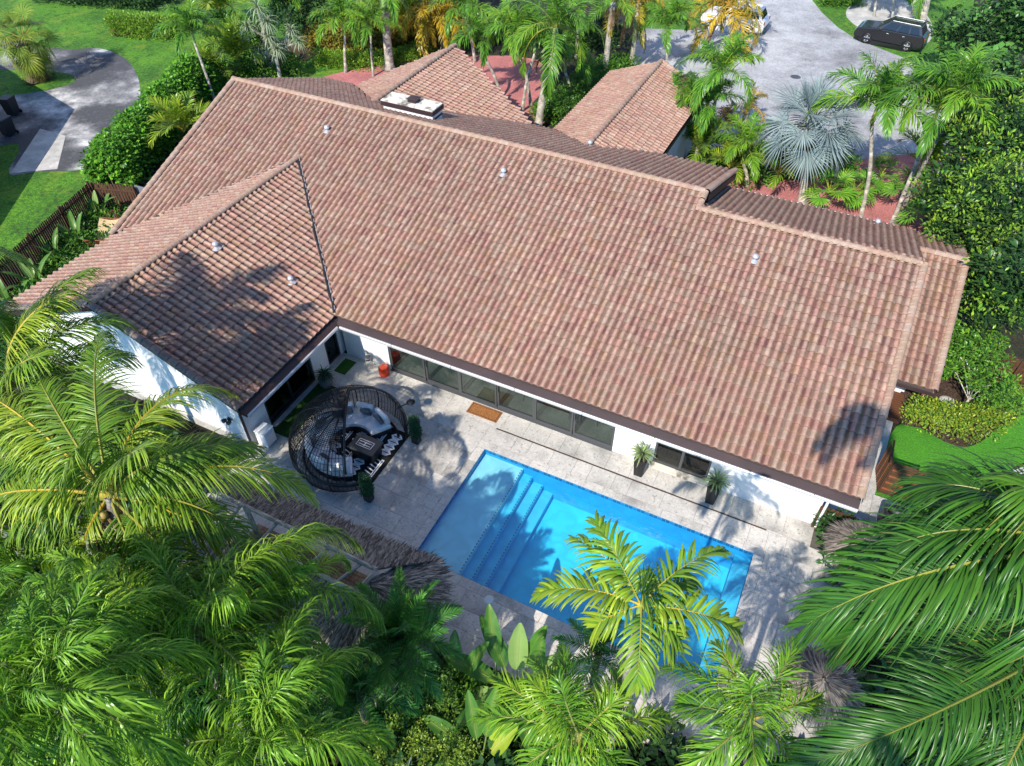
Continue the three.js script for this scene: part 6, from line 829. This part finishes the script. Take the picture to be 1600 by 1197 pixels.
// furniture seen through the glass doors
function chair(lab, x, z, turn) { const g = thing('lounge_chair', lab, 'chair', [x, 0.045, z], turn); part('seat', rbox(0.6, 0.14, 0.6, 0.05, 0, 0.4, 0, 0, 3), M.white, g); part('backrest', rbox(0.6, 0.5, 0.12, 0.05, 0, 0.68, -0.28, 0, 3), M.white, g); for (const a of [-1, 1]) for (const b of [-1, 1]) part('leg', bar(V3(a * 0.22, 0.34, b * 0.22), V3(a * 0.28, 0, b * 0.28), 0.018), M.brownWood, g); return g; }
chair('white lounge chair behind the fourth glass door', -8.15, -18.15, 0.5); chair('white lounge chair behind the last glass door', -5.25, -18.2, -0.5);
{ const g = thing('sofa', 'long white sofa on a dark base behind the fifth glass door', 'sofa', [-6.85, 0.045, -18.3]); part('base', rbox(1.7, 0.14, 0.8, 0.02, 0, 0.13, 0), M.brownWood, g); for (const s of [-1, 1]) part('cushion', rbox(0.82, 0.18, 0.72, 0.06, s * 0.415, 0.3, 0.02, 0, 3), M.white, g); part('backrest', rbox(1.68, 0.4, 0.16, 0.06, 0, 0.52, -0.34, 0, 3), M.white, g); }
{ const g = thing('cabinet', 'dark grey low cabinet behind the fifth glass door', 'cabinet', [-5.98, 0.045, -17.85]); part('body', rbox(0.5, 0.75, 0.5, 0.015, 0, 0.4, 0), M.greyFabric, g); part('top', rbox(0.54, 0.03, 0.54, 0.01, 0, 0.79, 0), M.dark, g); }
{ const g = thing('tub_chair', 'round white tub chair in the corner behind the last glass door', 'chair', [-4.55, 0.045, -18.1]); part('shell', lathe([[0, 0.1], [0.24, 0.1], [0.33, 0.35], [0.35, 0.66], [0.31, 0.68], [0.28, 0.42], [0, 0.4]], 24), M.white, g); part('base', cyl(0.18, 0.18, 0.1, 0, 0, 0, 16), M.brownWood, g); }
{ const g = thing('dining_table', 'dark table with chairs behind the first glass door', 'table', [-13.0, 0.045, -18.4]); part('table_top', rbox(1.3, 0.04, 0.8, 0.015, 0, 0.74, 0), M.brownWood, g); for (const a of [-1, 1]) for (const b of [-1, 1]) part('leg', box(0.06, 0.72, 0.06, a * 0.56, 0.36, b * 0.32), M.brownWood, g); }

// ---------------------------------------------------------------- thatched shelters
const straw = (tone = 1) => std({ vertexColors: true, roughness: 1, color: lin(tone, tone, tone) });
function strands(mb, n, r, at, L = 0.42, w = 0.022) { // at(u, v) -> [point, down-slope direction, normal]
  for (let k = 0; k < n; k++) { const [p, d, nn] = at(r(), r()), s = d.clone().cross(nn).normalize(), q = d.clone().addScaledVector(s, (r() - 0.5) * 0.5).addScaledVector(nn, 0.05 + r() * 0.16).normalize(), l = L * (0.6 + r() * 0.7), h = w * (0.6 + r() * 0.8), b = Math.pow(r(), 1.3), c = cmix([0.065, 0.052, 0.042], [0.42, 0.355, 0.28], b), e = p.clone().addScaledVector(q, l), t = p.clone().addScaledVector(nn, 0.01);
    const A = t.clone().addScaledVector(s, h), B = t.clone().addScaledVector(s, -h), m = p.clone().lerp(e, 0.55).addScaledVector(nn, 0.02), C1 = m.clone().addScaledVector(s, h * 0.8), D1 = m.clone().addScaledVector(s, -h * 0.8); const i = [A, B, C1, D1, e].map((v) => mb.v(v.x, v.y, v.z, 0, 0, c)); mb.q(i[0], i[1], i[3], i[2]); mb.f(i[2], i[3], i[4]); }
}
{ const g = thing('thatched_hut', 'grey thatched shelter with an open ridge framed by logs beside the patio', 'shelter', [-10.4, -0.05, -7.2]), o = V3(-10.4, -0.05, -7.2), W = (x, y, z) => V3(x, y, z).sub(o);
  // outlines of the two slopes: eave (far), slot edge (far), slot edge (near), eave (near)
  const A = [W(-14.4, 2.3, -8.75), W(-6.9, 2.3, -8.95)], B = [W(-14.0, 3.3, -7.55), W(-7.85, 3.3, -7.5)], C = [W(-13.6, 3.3, -6.65), W(-7.95, 3.3, -6.7)], D = [W(-14.0, 2.35, -5.2), W(-7.6, 2.35, -5.25)], r = rng(8);
  const slope = (name, e, s, n, sg) => { const mb = new MB(), under = new MB(); under.quad(e[0], e[1], s[1], s[0]); const N = e[1].clone().sub(e[0]).cross(s[0].clone().sub(e[0])).normalize(); if (N.y < 0) N.negate(); const d = e[0].clone().sub(s[0]).normalize(); strands(mb, n, r, (u, v) => { const x = e[0].clone().lerp(e[1], u), y = s[0].clone().lerp(s[1], u); return [y.lerp(x, v * 0.97 - 0.05), d, N]; }); part(name, mb.geo(), straw(0.8), g).userData.kind = 'stuff'; const uu = under.geo().toNonIndexed(); uu.computeVertexNormals(); part('thatch_lining', uu.translate(0, -0.03, 0), std({ color: lin(0.12, 0.1, 0.085), roughness: 1, side: THREE.DoubleSide }), g); };
  slope('thatch', A, B, 5200, 1); slope('thatch', D, C, 6500, -1);
  // rounded hip end towards the pool
  { const mb = new MB(), un = new MB(), c = W(-7.9, 3.2, -7.1), ringP = []; for (let k = 0; k <= 14; k++) { const a = -PI / 2 - 0.25 + k / 14 * (PI + 0.5); ringP.push(W(-7.2 + Math.cos(a) * 1.25, 2.2, -6.75 + Math.sin(a) * 2.2)); }
    for (let k = 0; k < 14; k++) { const i = [c, ringP[k], ringP[k + 1]].map((v) => un.v(v.x, v.y, v.z)); un.f(i[0], i[2], i[1]); } strands(mb, 3600, r, (u, v) => { const f = u * 13.99, k = Math.floor(f), e = ringP[k].clone().lerp(ringP[k + 1], f - k), q = Math.sqrt(v), p = c.clone().lerp(e, q); const d = e.clone().sub(c).normalize(), N = V3(d.x, 0.9, d.z).normalize(); N.addScaledVector(d, -N.dot(d)).normalize(); return [p, d, N]; }); part('thatch', mb.geo(), straw(), g).userData.kind = 'stuff'; const ug = un.geo().toNonIndexed(); ug.computeVertexNormals(); part('thatch_lining', ug.translate(0, -0.03, 0), std({ color: lin(0.12, 0.1, 0.085), roughness: 1, side: THREE.DoubleSide }), g); }
  for (const [a, b, q] of [[B[0], B[1], 0.07], [C[0], C[1], 0.07], [B[1], C[1], 0.06], [B[0], C[0], 0.06]]) part('log', pipe([a, a.clone().lerp(b, 0.5).add(V3(0, 0.03, 0)), b], q, 8), M.greyWood, g);
  for (const t of [0.9, 0.72, 0.42, 0.2]) part('log', pipe([B[0].clone().lerp(B[1], t).add(V3(0.1, -0.06, 0)), C[0].clone().lerp(C[1], t + 0.03).add(V3(-0.3, -0.06, 0))], 0.055, 7), M.greyWood, g);
  for (const [x, z] of [[-13.6, -8.2], [-7.6, -8.2], [-13.6, -5.2], [-7.6, -5.2]]) part('post', pipe([W(x, -0.02, z), W(x, 2.5, z)], 0.09, 8), M.greyWood, g);
  part('floor_deck', Array.from({ length: 22 }, (_, k) => box(6.6, 0.05, 0.13, -0.2, 0.09, -1.3 + k * 0.142)), std({ map: T.greyWood, color: lin(0.75, 0.55, 0.38), roughness: 0.85 }), g).userData.kind = 'stuff';
  part('counter', rbox(5.6, 0.06, 0.8, 0.02, 0.2, 1.0, 0.1), std({ color: lin(0.34, 0.24, 0.15), map: T.concrete, roughness: 0.8 }), g); part('counter_base', box(5.4, 0.9, 0.1, 0.2, 0.5, 0.1), M.brownWood, g); }
function parasol(lab, p, R, H) { const g = thing('thatch_parasol', lab, 'parasol', [p[0], -0.05, p[2]]), mb = new MB(), r = rng(R * 100), un = new THREE.ConeGeometry(R, R * 0.5, 18, 1, true).translate(0, H, 0); part('pole', pipe([V3(0, 0, 0), V3(0, H + 0.1, 0)], 0.06, 8), M.greyWood, g); strands(mb, 2600, r, (u, v) => { const a = u * 2 * PI, q = Math.sqrt(v), d = V3(Math.cos(a), -0.5, Math.sin(a)).normalize(), N = V3(Math.cos(a) * 0.5, 1, Math.sin(a) * 0.5).normalize(); return [V3(Math.cos(a) * R * q, H + R * 0.25 - R * 0.5 * q, Math.sin(a) * R * q), d, N]; }, 0.4, 0.02); part('thatch', mb.geo(), straw(0.75), g).userData.kind = 'stuff'; part('thatch_lining', un.translate(0, -0.04, 0), std({ color: lin(0.1, 0.085, 0.07), roughness: 1, side: THREE.DoubleSide }), g); }
parasol('dark thatched parasol below the patio between the palms at the right', [3.96, 2, -10.56], 0.85, 1.9);
parasol('grey thatched parasol beside the end of the white wall', [4.36, 2, -15.53], 0.75, 1.8);

// ---------------------------------------------------------------- fences, screens, hammock
function fence(name, lab, a, b, h, n, m, o = {}) { const L = Math.hypot(b[0] - a[0], b[2] - a[2]), g = thing(name, lab, 'fence', [a[0], -0.06, a[2]], -Math.atan2(b[2] - a[2], b[0] - a[0])), r = rng(n), pg = rbox(L / n * (o.fill || 0.8), h, 0.025, 0.006, 0, h / 2, 0, 0, 1); for (let k = 0; k < n; k++) { const p = part(o.part || 'picket', pg, m[k % m.length], g, [(k + 0.5) * L / n, (r() - 0.5) * 0.03, (k & 1 ? 1 : -1) * (o.stagger || 0)]); p.rotation.z = (r() - 0.5) * 0.02; } for (const y of [h * 0.2, h * 0.82]) part('rail', box(L, 0.09, 0.04, L / 2, y, 0.034 + (o.stagger || 0) - (o.stagger ? 0.034 : 0)), m[0], g); for (let k = 0; k <= Math.ceil(L / 2.4); k++) part('post', box(0.09, h + 0.06, 0.09, Math.min(L, k * 2.4), h / 2, 0.09), m[0], g); return g; }
const fw = [0.5, 0.42, 0.6].map((k) => std({ map: T.wood, color: lin(k * 0.5, k * 0.46, k * 0.5), roughness: 0.9 })), fr = [0.5, 0.42, 0.58].map((k) => std({ map: T.wood, color: lin(k * 0.62, k * 0.64, k * 0.68), roughness: 0.85 }));
fence('picket_fence', 'dark picket fence running from the lawn corner to the left frame edge', [-34.45, 1.8, -20.34], [-32.08, 1.8, -12.2], 1.8, 66, fw, { fill: 0.62 });
fence('picket_fence', 'brown picket fence section facing the hammock', [-34.38, 1.8, -20.44], [-32.13, 1.8, -21.13], 1.75, 14, fr, { fill: 0.72 });
{ const a = [-32.24, 1.7, -21.27], b = [-30.94, 1.7, -21.35], L = Math.hypot(b[0] - a[0], b[2] - a[2]); const g = thing('side_gate', 'flat grey gate panel between the picket fence and the roof', 'gate', [a[0], -0.06, a[2]], -Math.atan2(b[2] - a[2], b[0] - a[0])); part('panel', rbox(L, 1.7, 0.05, 0.01, L / 2, 0.87, 0), std({ color: lin(0.14, 0.145, 0.16), roughness: 0.7 }), g); part('hinge', [box(0.06, 0.1, 0.02, 0.05, 0.4, 0.035), box(0.06, 0.1, 0.02, 0.05, 1.4, 0.035)], M.black, g); }
fence('board_fence', 'reddish brown board fence behind the small tree at the right', [6.77, 1.5, -28.04], [9.85, 1.5, -26.74], 1.5, 26, fr, { fill: 0.86, stagger: 0.02, part: 'board' });
fence('timber_gate', 'low brown timber gate and rail between the white wall end and the slatted screen', [3.12, 0, -16.98], [5.1, 0, -16.98], 1.15, 14, fr, { fill: 0.9, part: 'board' });
{ const g = thing('slatted_screen', 'L shaped brown slatted screen around equipment at the right end of the house', 'screen', [4.98, -0.05, -19.4]); const s = [fr[0], fr[2], M.wood];
  for (let k = 0; k < 14; k++) part('slat', rbox(1.0, 0.085, 0.025, 0.005, 0.52, 0.1 + k * 0.112, 0), s[k % 3], g); for (const x of [0.0, 1.04]) part('post', box(0.08, 1.66, 0.08, x, 0.83, -0.055), fr[1], g);
  for (let k = 0; k < 9; k++) part('slat', rbox(0.025, 1.55, 0.085, 0.005, -0.06 - 0.02 * k, 0.82, -0.1 - k * 0.115), s[k % 3], g); part('cap', box(0.06, 0.04, 1.15, -0.14, 1.62, -0.55), fr[2], g); part('cap', box(1.08, 0.04, 0.06, 0.52, 1.67, 0), fr[2], g); }
{ const g = thing('pool_pump', 'grey pool filter tank on the concrete strip beside the roof end', 'pump', [4.35, -0.03, -17.3]); part('tank', lathe([[0, 0], [0.22, 0], [0.24, 0.05], [0.24, 0.5], [0.18, 0.62], [0, 0.66]], 20), std({ color: lin(0.42, 0.45, 0.44), roughness: 0.5 }), g); part('pipe', pipe([V3(0.24, 0.2, 0), V3(0.5, 0.2, 0), V3(0.55, 0.05, 0.3)], 0.03, 6), M.white, g); }
{ const g = thing('utility_box', 'black covered grill on the slab in front of the slatted screen', 'grill', [5.55, 0.01, -18.0], 0.1); part('cover', rbox(1.0, 0.85, 0.55, 0.12, 0, 0.45, 0, 0, 4), M.dark, g); part('lid', lathe([[0, 0], [0.4, 0], [0.32, 0.18], [0, 0.24]], 16).scale(1.1, 1, 0.6).translate(0, 0.85, 0), M.dark, g); }
{ const g = thing('deck_panel', 'dark brown boarded platform beside the right roof end', 'deck', [4.45, -0.05, -24.0]); for (let k = 0; k < 12; k++) part('board', rbox(1.7, 0.05, 0.125, 0.008, 0, 0.14, -0.75 + k * 0.135), M.brownWood, g); part('frame', [box(1.7, 0.12, 0.05, 0, 0.06, -0.8), box(1.7, 0.12, 0.05, 0, 0.06, 0.78)], M.brownWood, g); }
{ const a = [-32.13, 0.9, -19.19], b = [-31.44, 0.75, -17.58], g = thing('hammock', 'tan fabric hammock with spreader bars between the fence and the wing roof', 'hammock', [a[0], -0.05, a[2]]), d = V3(b[0] - a[0], b[1] - a[1], b[2] - a[2]), L = d.length(), s = V3(0, 1, 0).cross(d).normalize(), A = V3(0, 0.95, 0), mb = new MB(), n = 10; let pr = null;
  for (let k = 0; k <= n; k++) { const row = []; for (let j = 0; j <= 4; j++) { const t = k / n, p = A.clone().addScaledVector(d, t).addScaledVector(s, (j - 2) * 0.28).add(V3(0, -0.45 * Math.sin(PI * t) - 0.1 * (1 - Math.pow((j - 2) / 2, 2)), 0)); row.push(mb.v(p.x, p.y, p.z, j, k)); } if (pr) for (let j = 0; j < 4; j++) mb.q(pr[j], pr[j + 1], row[j + 1], row[j]); pr = row; }
  part('bed', mb.geo(), std({ color: lin(0.42, 0.32, 0.17), roughness: 0.95, side: THREE.DoubleSide }), g); const B = A.clone().add(d); for (const c of [A, B]) part('spreader_bar', bar(c.clone().addScaledVector(s, -0.62), c.clone().addScaledVector(s, 0.62), 0.025), M.wood, g);
  const e0 = A.clone().addScaledVector(d, -0.32), e1 = B.clone().addScaledVector(d, 0.32); e0.y += 0.1; e1.y += 0.15; const rope = []; for (let j = -5; j <= 5; j++) rope.push(bar(A.clone().addScaledVector(s, j * 0.11), e0, 0.007, 3), bar(B.clone().addScaledVector(s, j * 0.11), e1, 0.007, 3)); part('rope', rope, M.wood, g); part('stand', [pipe([e0, V3(e0.x, 0.06, e0.z).lerp(V3(d.x / 2, 0.03, d.z / 2), 0.35), V3(d.x / 2, 0.05, d.z / 2), V3(e1.x, 0.06, e1.z).lerp(V3(d.x / 2, 0.03, d.z / 2), 0.35), e1], 0.035, 6)], M.dark, g); }
for (const [p, lab, t] of [[[-48.78, 0, -26.15], 'larger black wheeled bin on the neighbour\'s driveway', 0.3], [[-46.53, 0, -24.12], 'smaller black wheeled bin with a pale lid on the neighbour\'s driveway', 0.1]]) { const g = thing('wheeled_bin', lab, 'bin', [p[0], -0.04, p[2]], t); const b = new THREE.CylinderGeometry(0.46, 0.37, 1.0, 4, 1).rotateY(PI / 4).scale(1, 1, 1.15).translate(0, 0.58, 0).toNonIndexed(); b.computeVertexNormals(); part('body', b, M.dark, g); part('lid', rbox(0.68, 0.07, 0.78, 0.03, 0, 1.11, 0), t < 0.2 ? M.greyFabric : M.dark, g); for (const s of [-1, 1]) part('wheel', cyl(0.12, 0.12, 0.06, 0, 0, 0, 14).translate(0, -0.03, 0).rotateX(PI / 2).translate(s * 0.24, 0.12, -0.36).rotateY(0), M.black, g); part('handle', bar(V3(-0.26, 1.06, -0.46), V3(0.26, 1.06, -0.46), 0.02), M.dark, g); }
{ // garden stones by the bed
  const g0 = [[6.85, 0, -25.21], [6, 0, -25.5], [6.55, 0, -24.15]]; g0.forEach((p, k) => { const s = new THREE.IcosahedronGeometry(0.24 + 0.06 * k, 2), a = s.attributes.position; for (let i = 0; i < a.count; i++) { const f = 0.82 + 0.32 * vnoise(a.getX(i) * 5 + 20, a.getY(i) * 5 + a.getZ(i) * 4 + 20 + k, 256); a.setXYZ(i, a.getX(i) * f * 1.2, a.getY(i) * f * 0.7, a.getZ(i) * f); } s.computeVertexNormals(); tag(part(numbered('boulder'), s, k === 1 ? M.pink : M.concrete, scene, [p[0], 0.05, p[2]]), ['pale boulder under the small tree at the right', 'pinkish boulder at the right roof end', 'pale boulder in the low yellow green shrubs'][k], 'rock'); }); }

// ---------------------------------------------------------------- cars
function car(lab, p, turn, paint, o = {}) {
  const g = thing('parked_car', lab, 'car', [p[0], -0.045, p[2]], turn), L = 4.95, Wd = 1.94;
  const prof = [[-2.42, 0.42], [-2.46, 0.62], [-2.38, 0.86], [-2.1, 1.0], [-1.15, 1.1], [-0.9, 1.14], [2.2, 1.16], [2.36, 1.06], [2.44, 0.75], [2.4, 0.42], [2.1, 0.3], [-2.2, 0.3]];
  const s = new THREE.Shape(); prof.forEach((q, k) => s[k ? 'lineTo' : 'moveTo'](q[0], q[1]));
  for (const x of [-1.48, 1.44]) { const h = new THREE.Path(); h.absarc(x, 0.36, 0.4, 0, 2 * PI); s.holes.push(h); }
  const body = new THREE.ExtrudeGeometry(s, { depth: Wd - 0.2, bevelEnabled: true, bevelSize: 0.06, bevelThickness: 0.1, bevelSegments: 4, curveSegments: 14 }).translate(0, 0, -(Wd - 0.2) / 2);
  const b = part('body', body, paint, g); part('underbody', box(L - 0.4, 0.5, Wd - 0.6, 0, 0.55, 0), M.black, g);
  // cabin: a tapered block, its glass set just proud of it
  const lo = [[-1.12, 1.1], [2.28, 1.1]], hi = [[-0.28, 1.7], [1.98, 1.68]], wl = 0.86, wh = 0.68, mb = new MB(), v = (x, y, z) => V3(x, y, z);
  const K = { a: v(lo[0][0], lo[0][1], -wl), b: v(lo[1][0], lo[1][1], -wl), c: v(lo[1][0], lo[1][1], wl), d: v(lo[0][0], lo[0][1], wl), e: v(hi[0][0], hi[0][1], -wh), f: v(hi[1][0], hi[1][1], -wh), h: v(hi[1][0], hi[1][1], wh), i: v(hi[0][0], hi[0][1], wh) };
  mb.quad(K.a, K.b, K.f, K.e); mb.quad(K.c, K.d, K.i, K.h); mb.quad(K.d, K.a, K.e, K.i); mb.quad(K.b, K.c, K.h, K.f); mb.quad(K.e, K.f, K.h, K.i); const cg = mb.geo().toNonIndexed(); cg.computeVertexNormals(); part('cabin', cg, paint, g); part('roof', rbox(2.3, 0.07, 1.4, 0.03, 0.86, 1.71, 0, 0, 3), paint, g);
  const gl = std({ color: lin(0.012, 0.014, 0.016), roughness: 0.06 }), pane = (name, A, B, C, D, off) => { const m2 = new MB(), ctr = A.clone().add(B).add(C).add(D).multiplyScalar(0.25), q = [A, B, C, D].map((p) => p.clone().lerp(ctr, 0.1).add(off)); m2.quad(...q); part(name, m2.geo(), gl, g); };
  pane('windshield', K.d, K.a, K.e, K.i, v(-0.012, 0.012, 0)); pane('rear_window', K.b, K.c, K.h, K.f, v(0.014, 0.006, 0));
  for (const [A, B, F, E, z] of [[K.a, K.b, K.f, K.e, -0.012], [K.d, K.c, K.h, K.i, 0.012]]) for (const [t0, t1] of [[0.1, 0.42], [0.44, 0.7], [0.72, 0.95]]) pane('side_window', A.clone().lerp(B, t0), A.clone().lerp(B, t1), E.clone().lerp(F, t1 - 0.02), E.clone().lerp(F, Math.max(0, t0 - 0.06)), v(0, 0.004, z));
  const tyre = new THREE.TorusGeometry(0.28, 0.09, 10, 28), rim = [cyl(0.22, 0.22, 0.12, 0, -0.06, 0, 24).rotateX(PI / 2)], spokes = Array.from({ length: 5 }, (_, k) => box(0.05, 0.2, 0.03, 0, 0.12, 0.07).rotateZ(k * 1.2566));
  for (const x of [-1.48, 1.44]) for (const z of [-1, 1]) { const w = part('wheel', [tyre], M.black, g, [x, 0.365, z * 0.86]); part('rim', rim, M.frame, w); part('spoke', spokes.map((q) => (z < 0 ? q.clone().rotateY(PI) : q)), M.zinc, w); }
  for (const z of [-1, 1]) { part('headlight', rbox(0.12, 0.13, 0.36, 0.04, -2.42, 0.82, z * 0.68), M.zinc, g); part('tail_light', rbox(0.07, 0.22, 0.24, 0.02, 2.44, 0.95, z * 0.78), std({ color: lin(0.3, 0.01, 0.01), roughness: 0.25 }), g); part('mirror', rbox(0.14, 0.13, 0.2, 0.05, -0.72, 1.2, z * 1.0), paint, g); part('roof_rail', bar(v(-0.1, 1.79, z * 0.6), v(1.85, 1.78, z * 0.6), 0.022), M.zinc, g); for (const x of [-0.15, 1.0]) part('door_handle', rbox(0.16, 0.03, 0.03, 0.01, x, 0.98, z * 0.975), M.zinc, g); }
  part('bumper', rbox(0.16, 0.22, 1.7, 0.06, -2.44, 0.5, 0), M.dark, g); part('bumper', rbox(0.16, 0.22, 1.7, 0.06, 2.42, 0.5, 0), M.dark, g); return g;
}
const paintK = new THREE.MeshPhysicalMaterial({ color: lin(0.006, 0.0065, 0.007), roughness: 0.3, clearcoat: 0.6, clearcoatRoughness: 0.05 }), paintW = new THREE.MeshPhysicalMaterial({ color: lin(0.72, 0.72, 0.72), roughness: 0.35, clearcoat: 1, clearcoatRoughness: 0.06 });
car('black sport utility car parked at the kerb of the street', [0.53, 0, -63.86], -0.14, paintK);
car('white car parked in the street behind the golden palm', [-10.86, 0, -61.8], -0.05, paintW);
{ // the neighbour's house, outside the frame on the left, whose eave corner shades the driveway
  const h = 4.0, sh = (q) => [q[0] + toSun.x / toSun.y * h, q[2] + toSun.z / toSun.y * h], a = sh([-45.94, 0, -28.37]), b = sh([-50.78, 0, -29.6]), c = sh([-41.02, 0, -21.15]), e1 = [b[0] - a[0], b[1] - a[1]], e2 = [c[0] - a[0], c[1] - a[1]], n1 = Math.hypot(...e1), n2 = Math.hypot(...e2), q = (s, t) => [a[0] + e1[0] / n1 * s + e2[0] / n2 * t, a[1] + e1[1] / n1 * s + e2[1] / n2 * t];
  const g = thing('neighbour_house', 'neighbouring house just outside the left frame edge', 'house', [0, 0, 0]); const ex = (P, y0, y1) => new THREE.ExtrudeGeometry(new THREE.Shape(P.map((p) => new THREE.Vector2(p[0], -p[1]))), { depth: y1 - y0, bevelEnabled: false }).rotateX(-PI / 2).translate(0, y0, 0);
  part('roof', ex([q(0, 0), q(14, 0), q(14, 16), q(0, 16)], h - 0.25, h), M.mortar, g); part('wall', ex([q(0.7, 0.7), q(13.3, 0.7), q(13.3, 15.3), q(0.7, 15.3)], -0.07, h - 0.25), M.plaster, g); }

renderer.render(scene, camera);
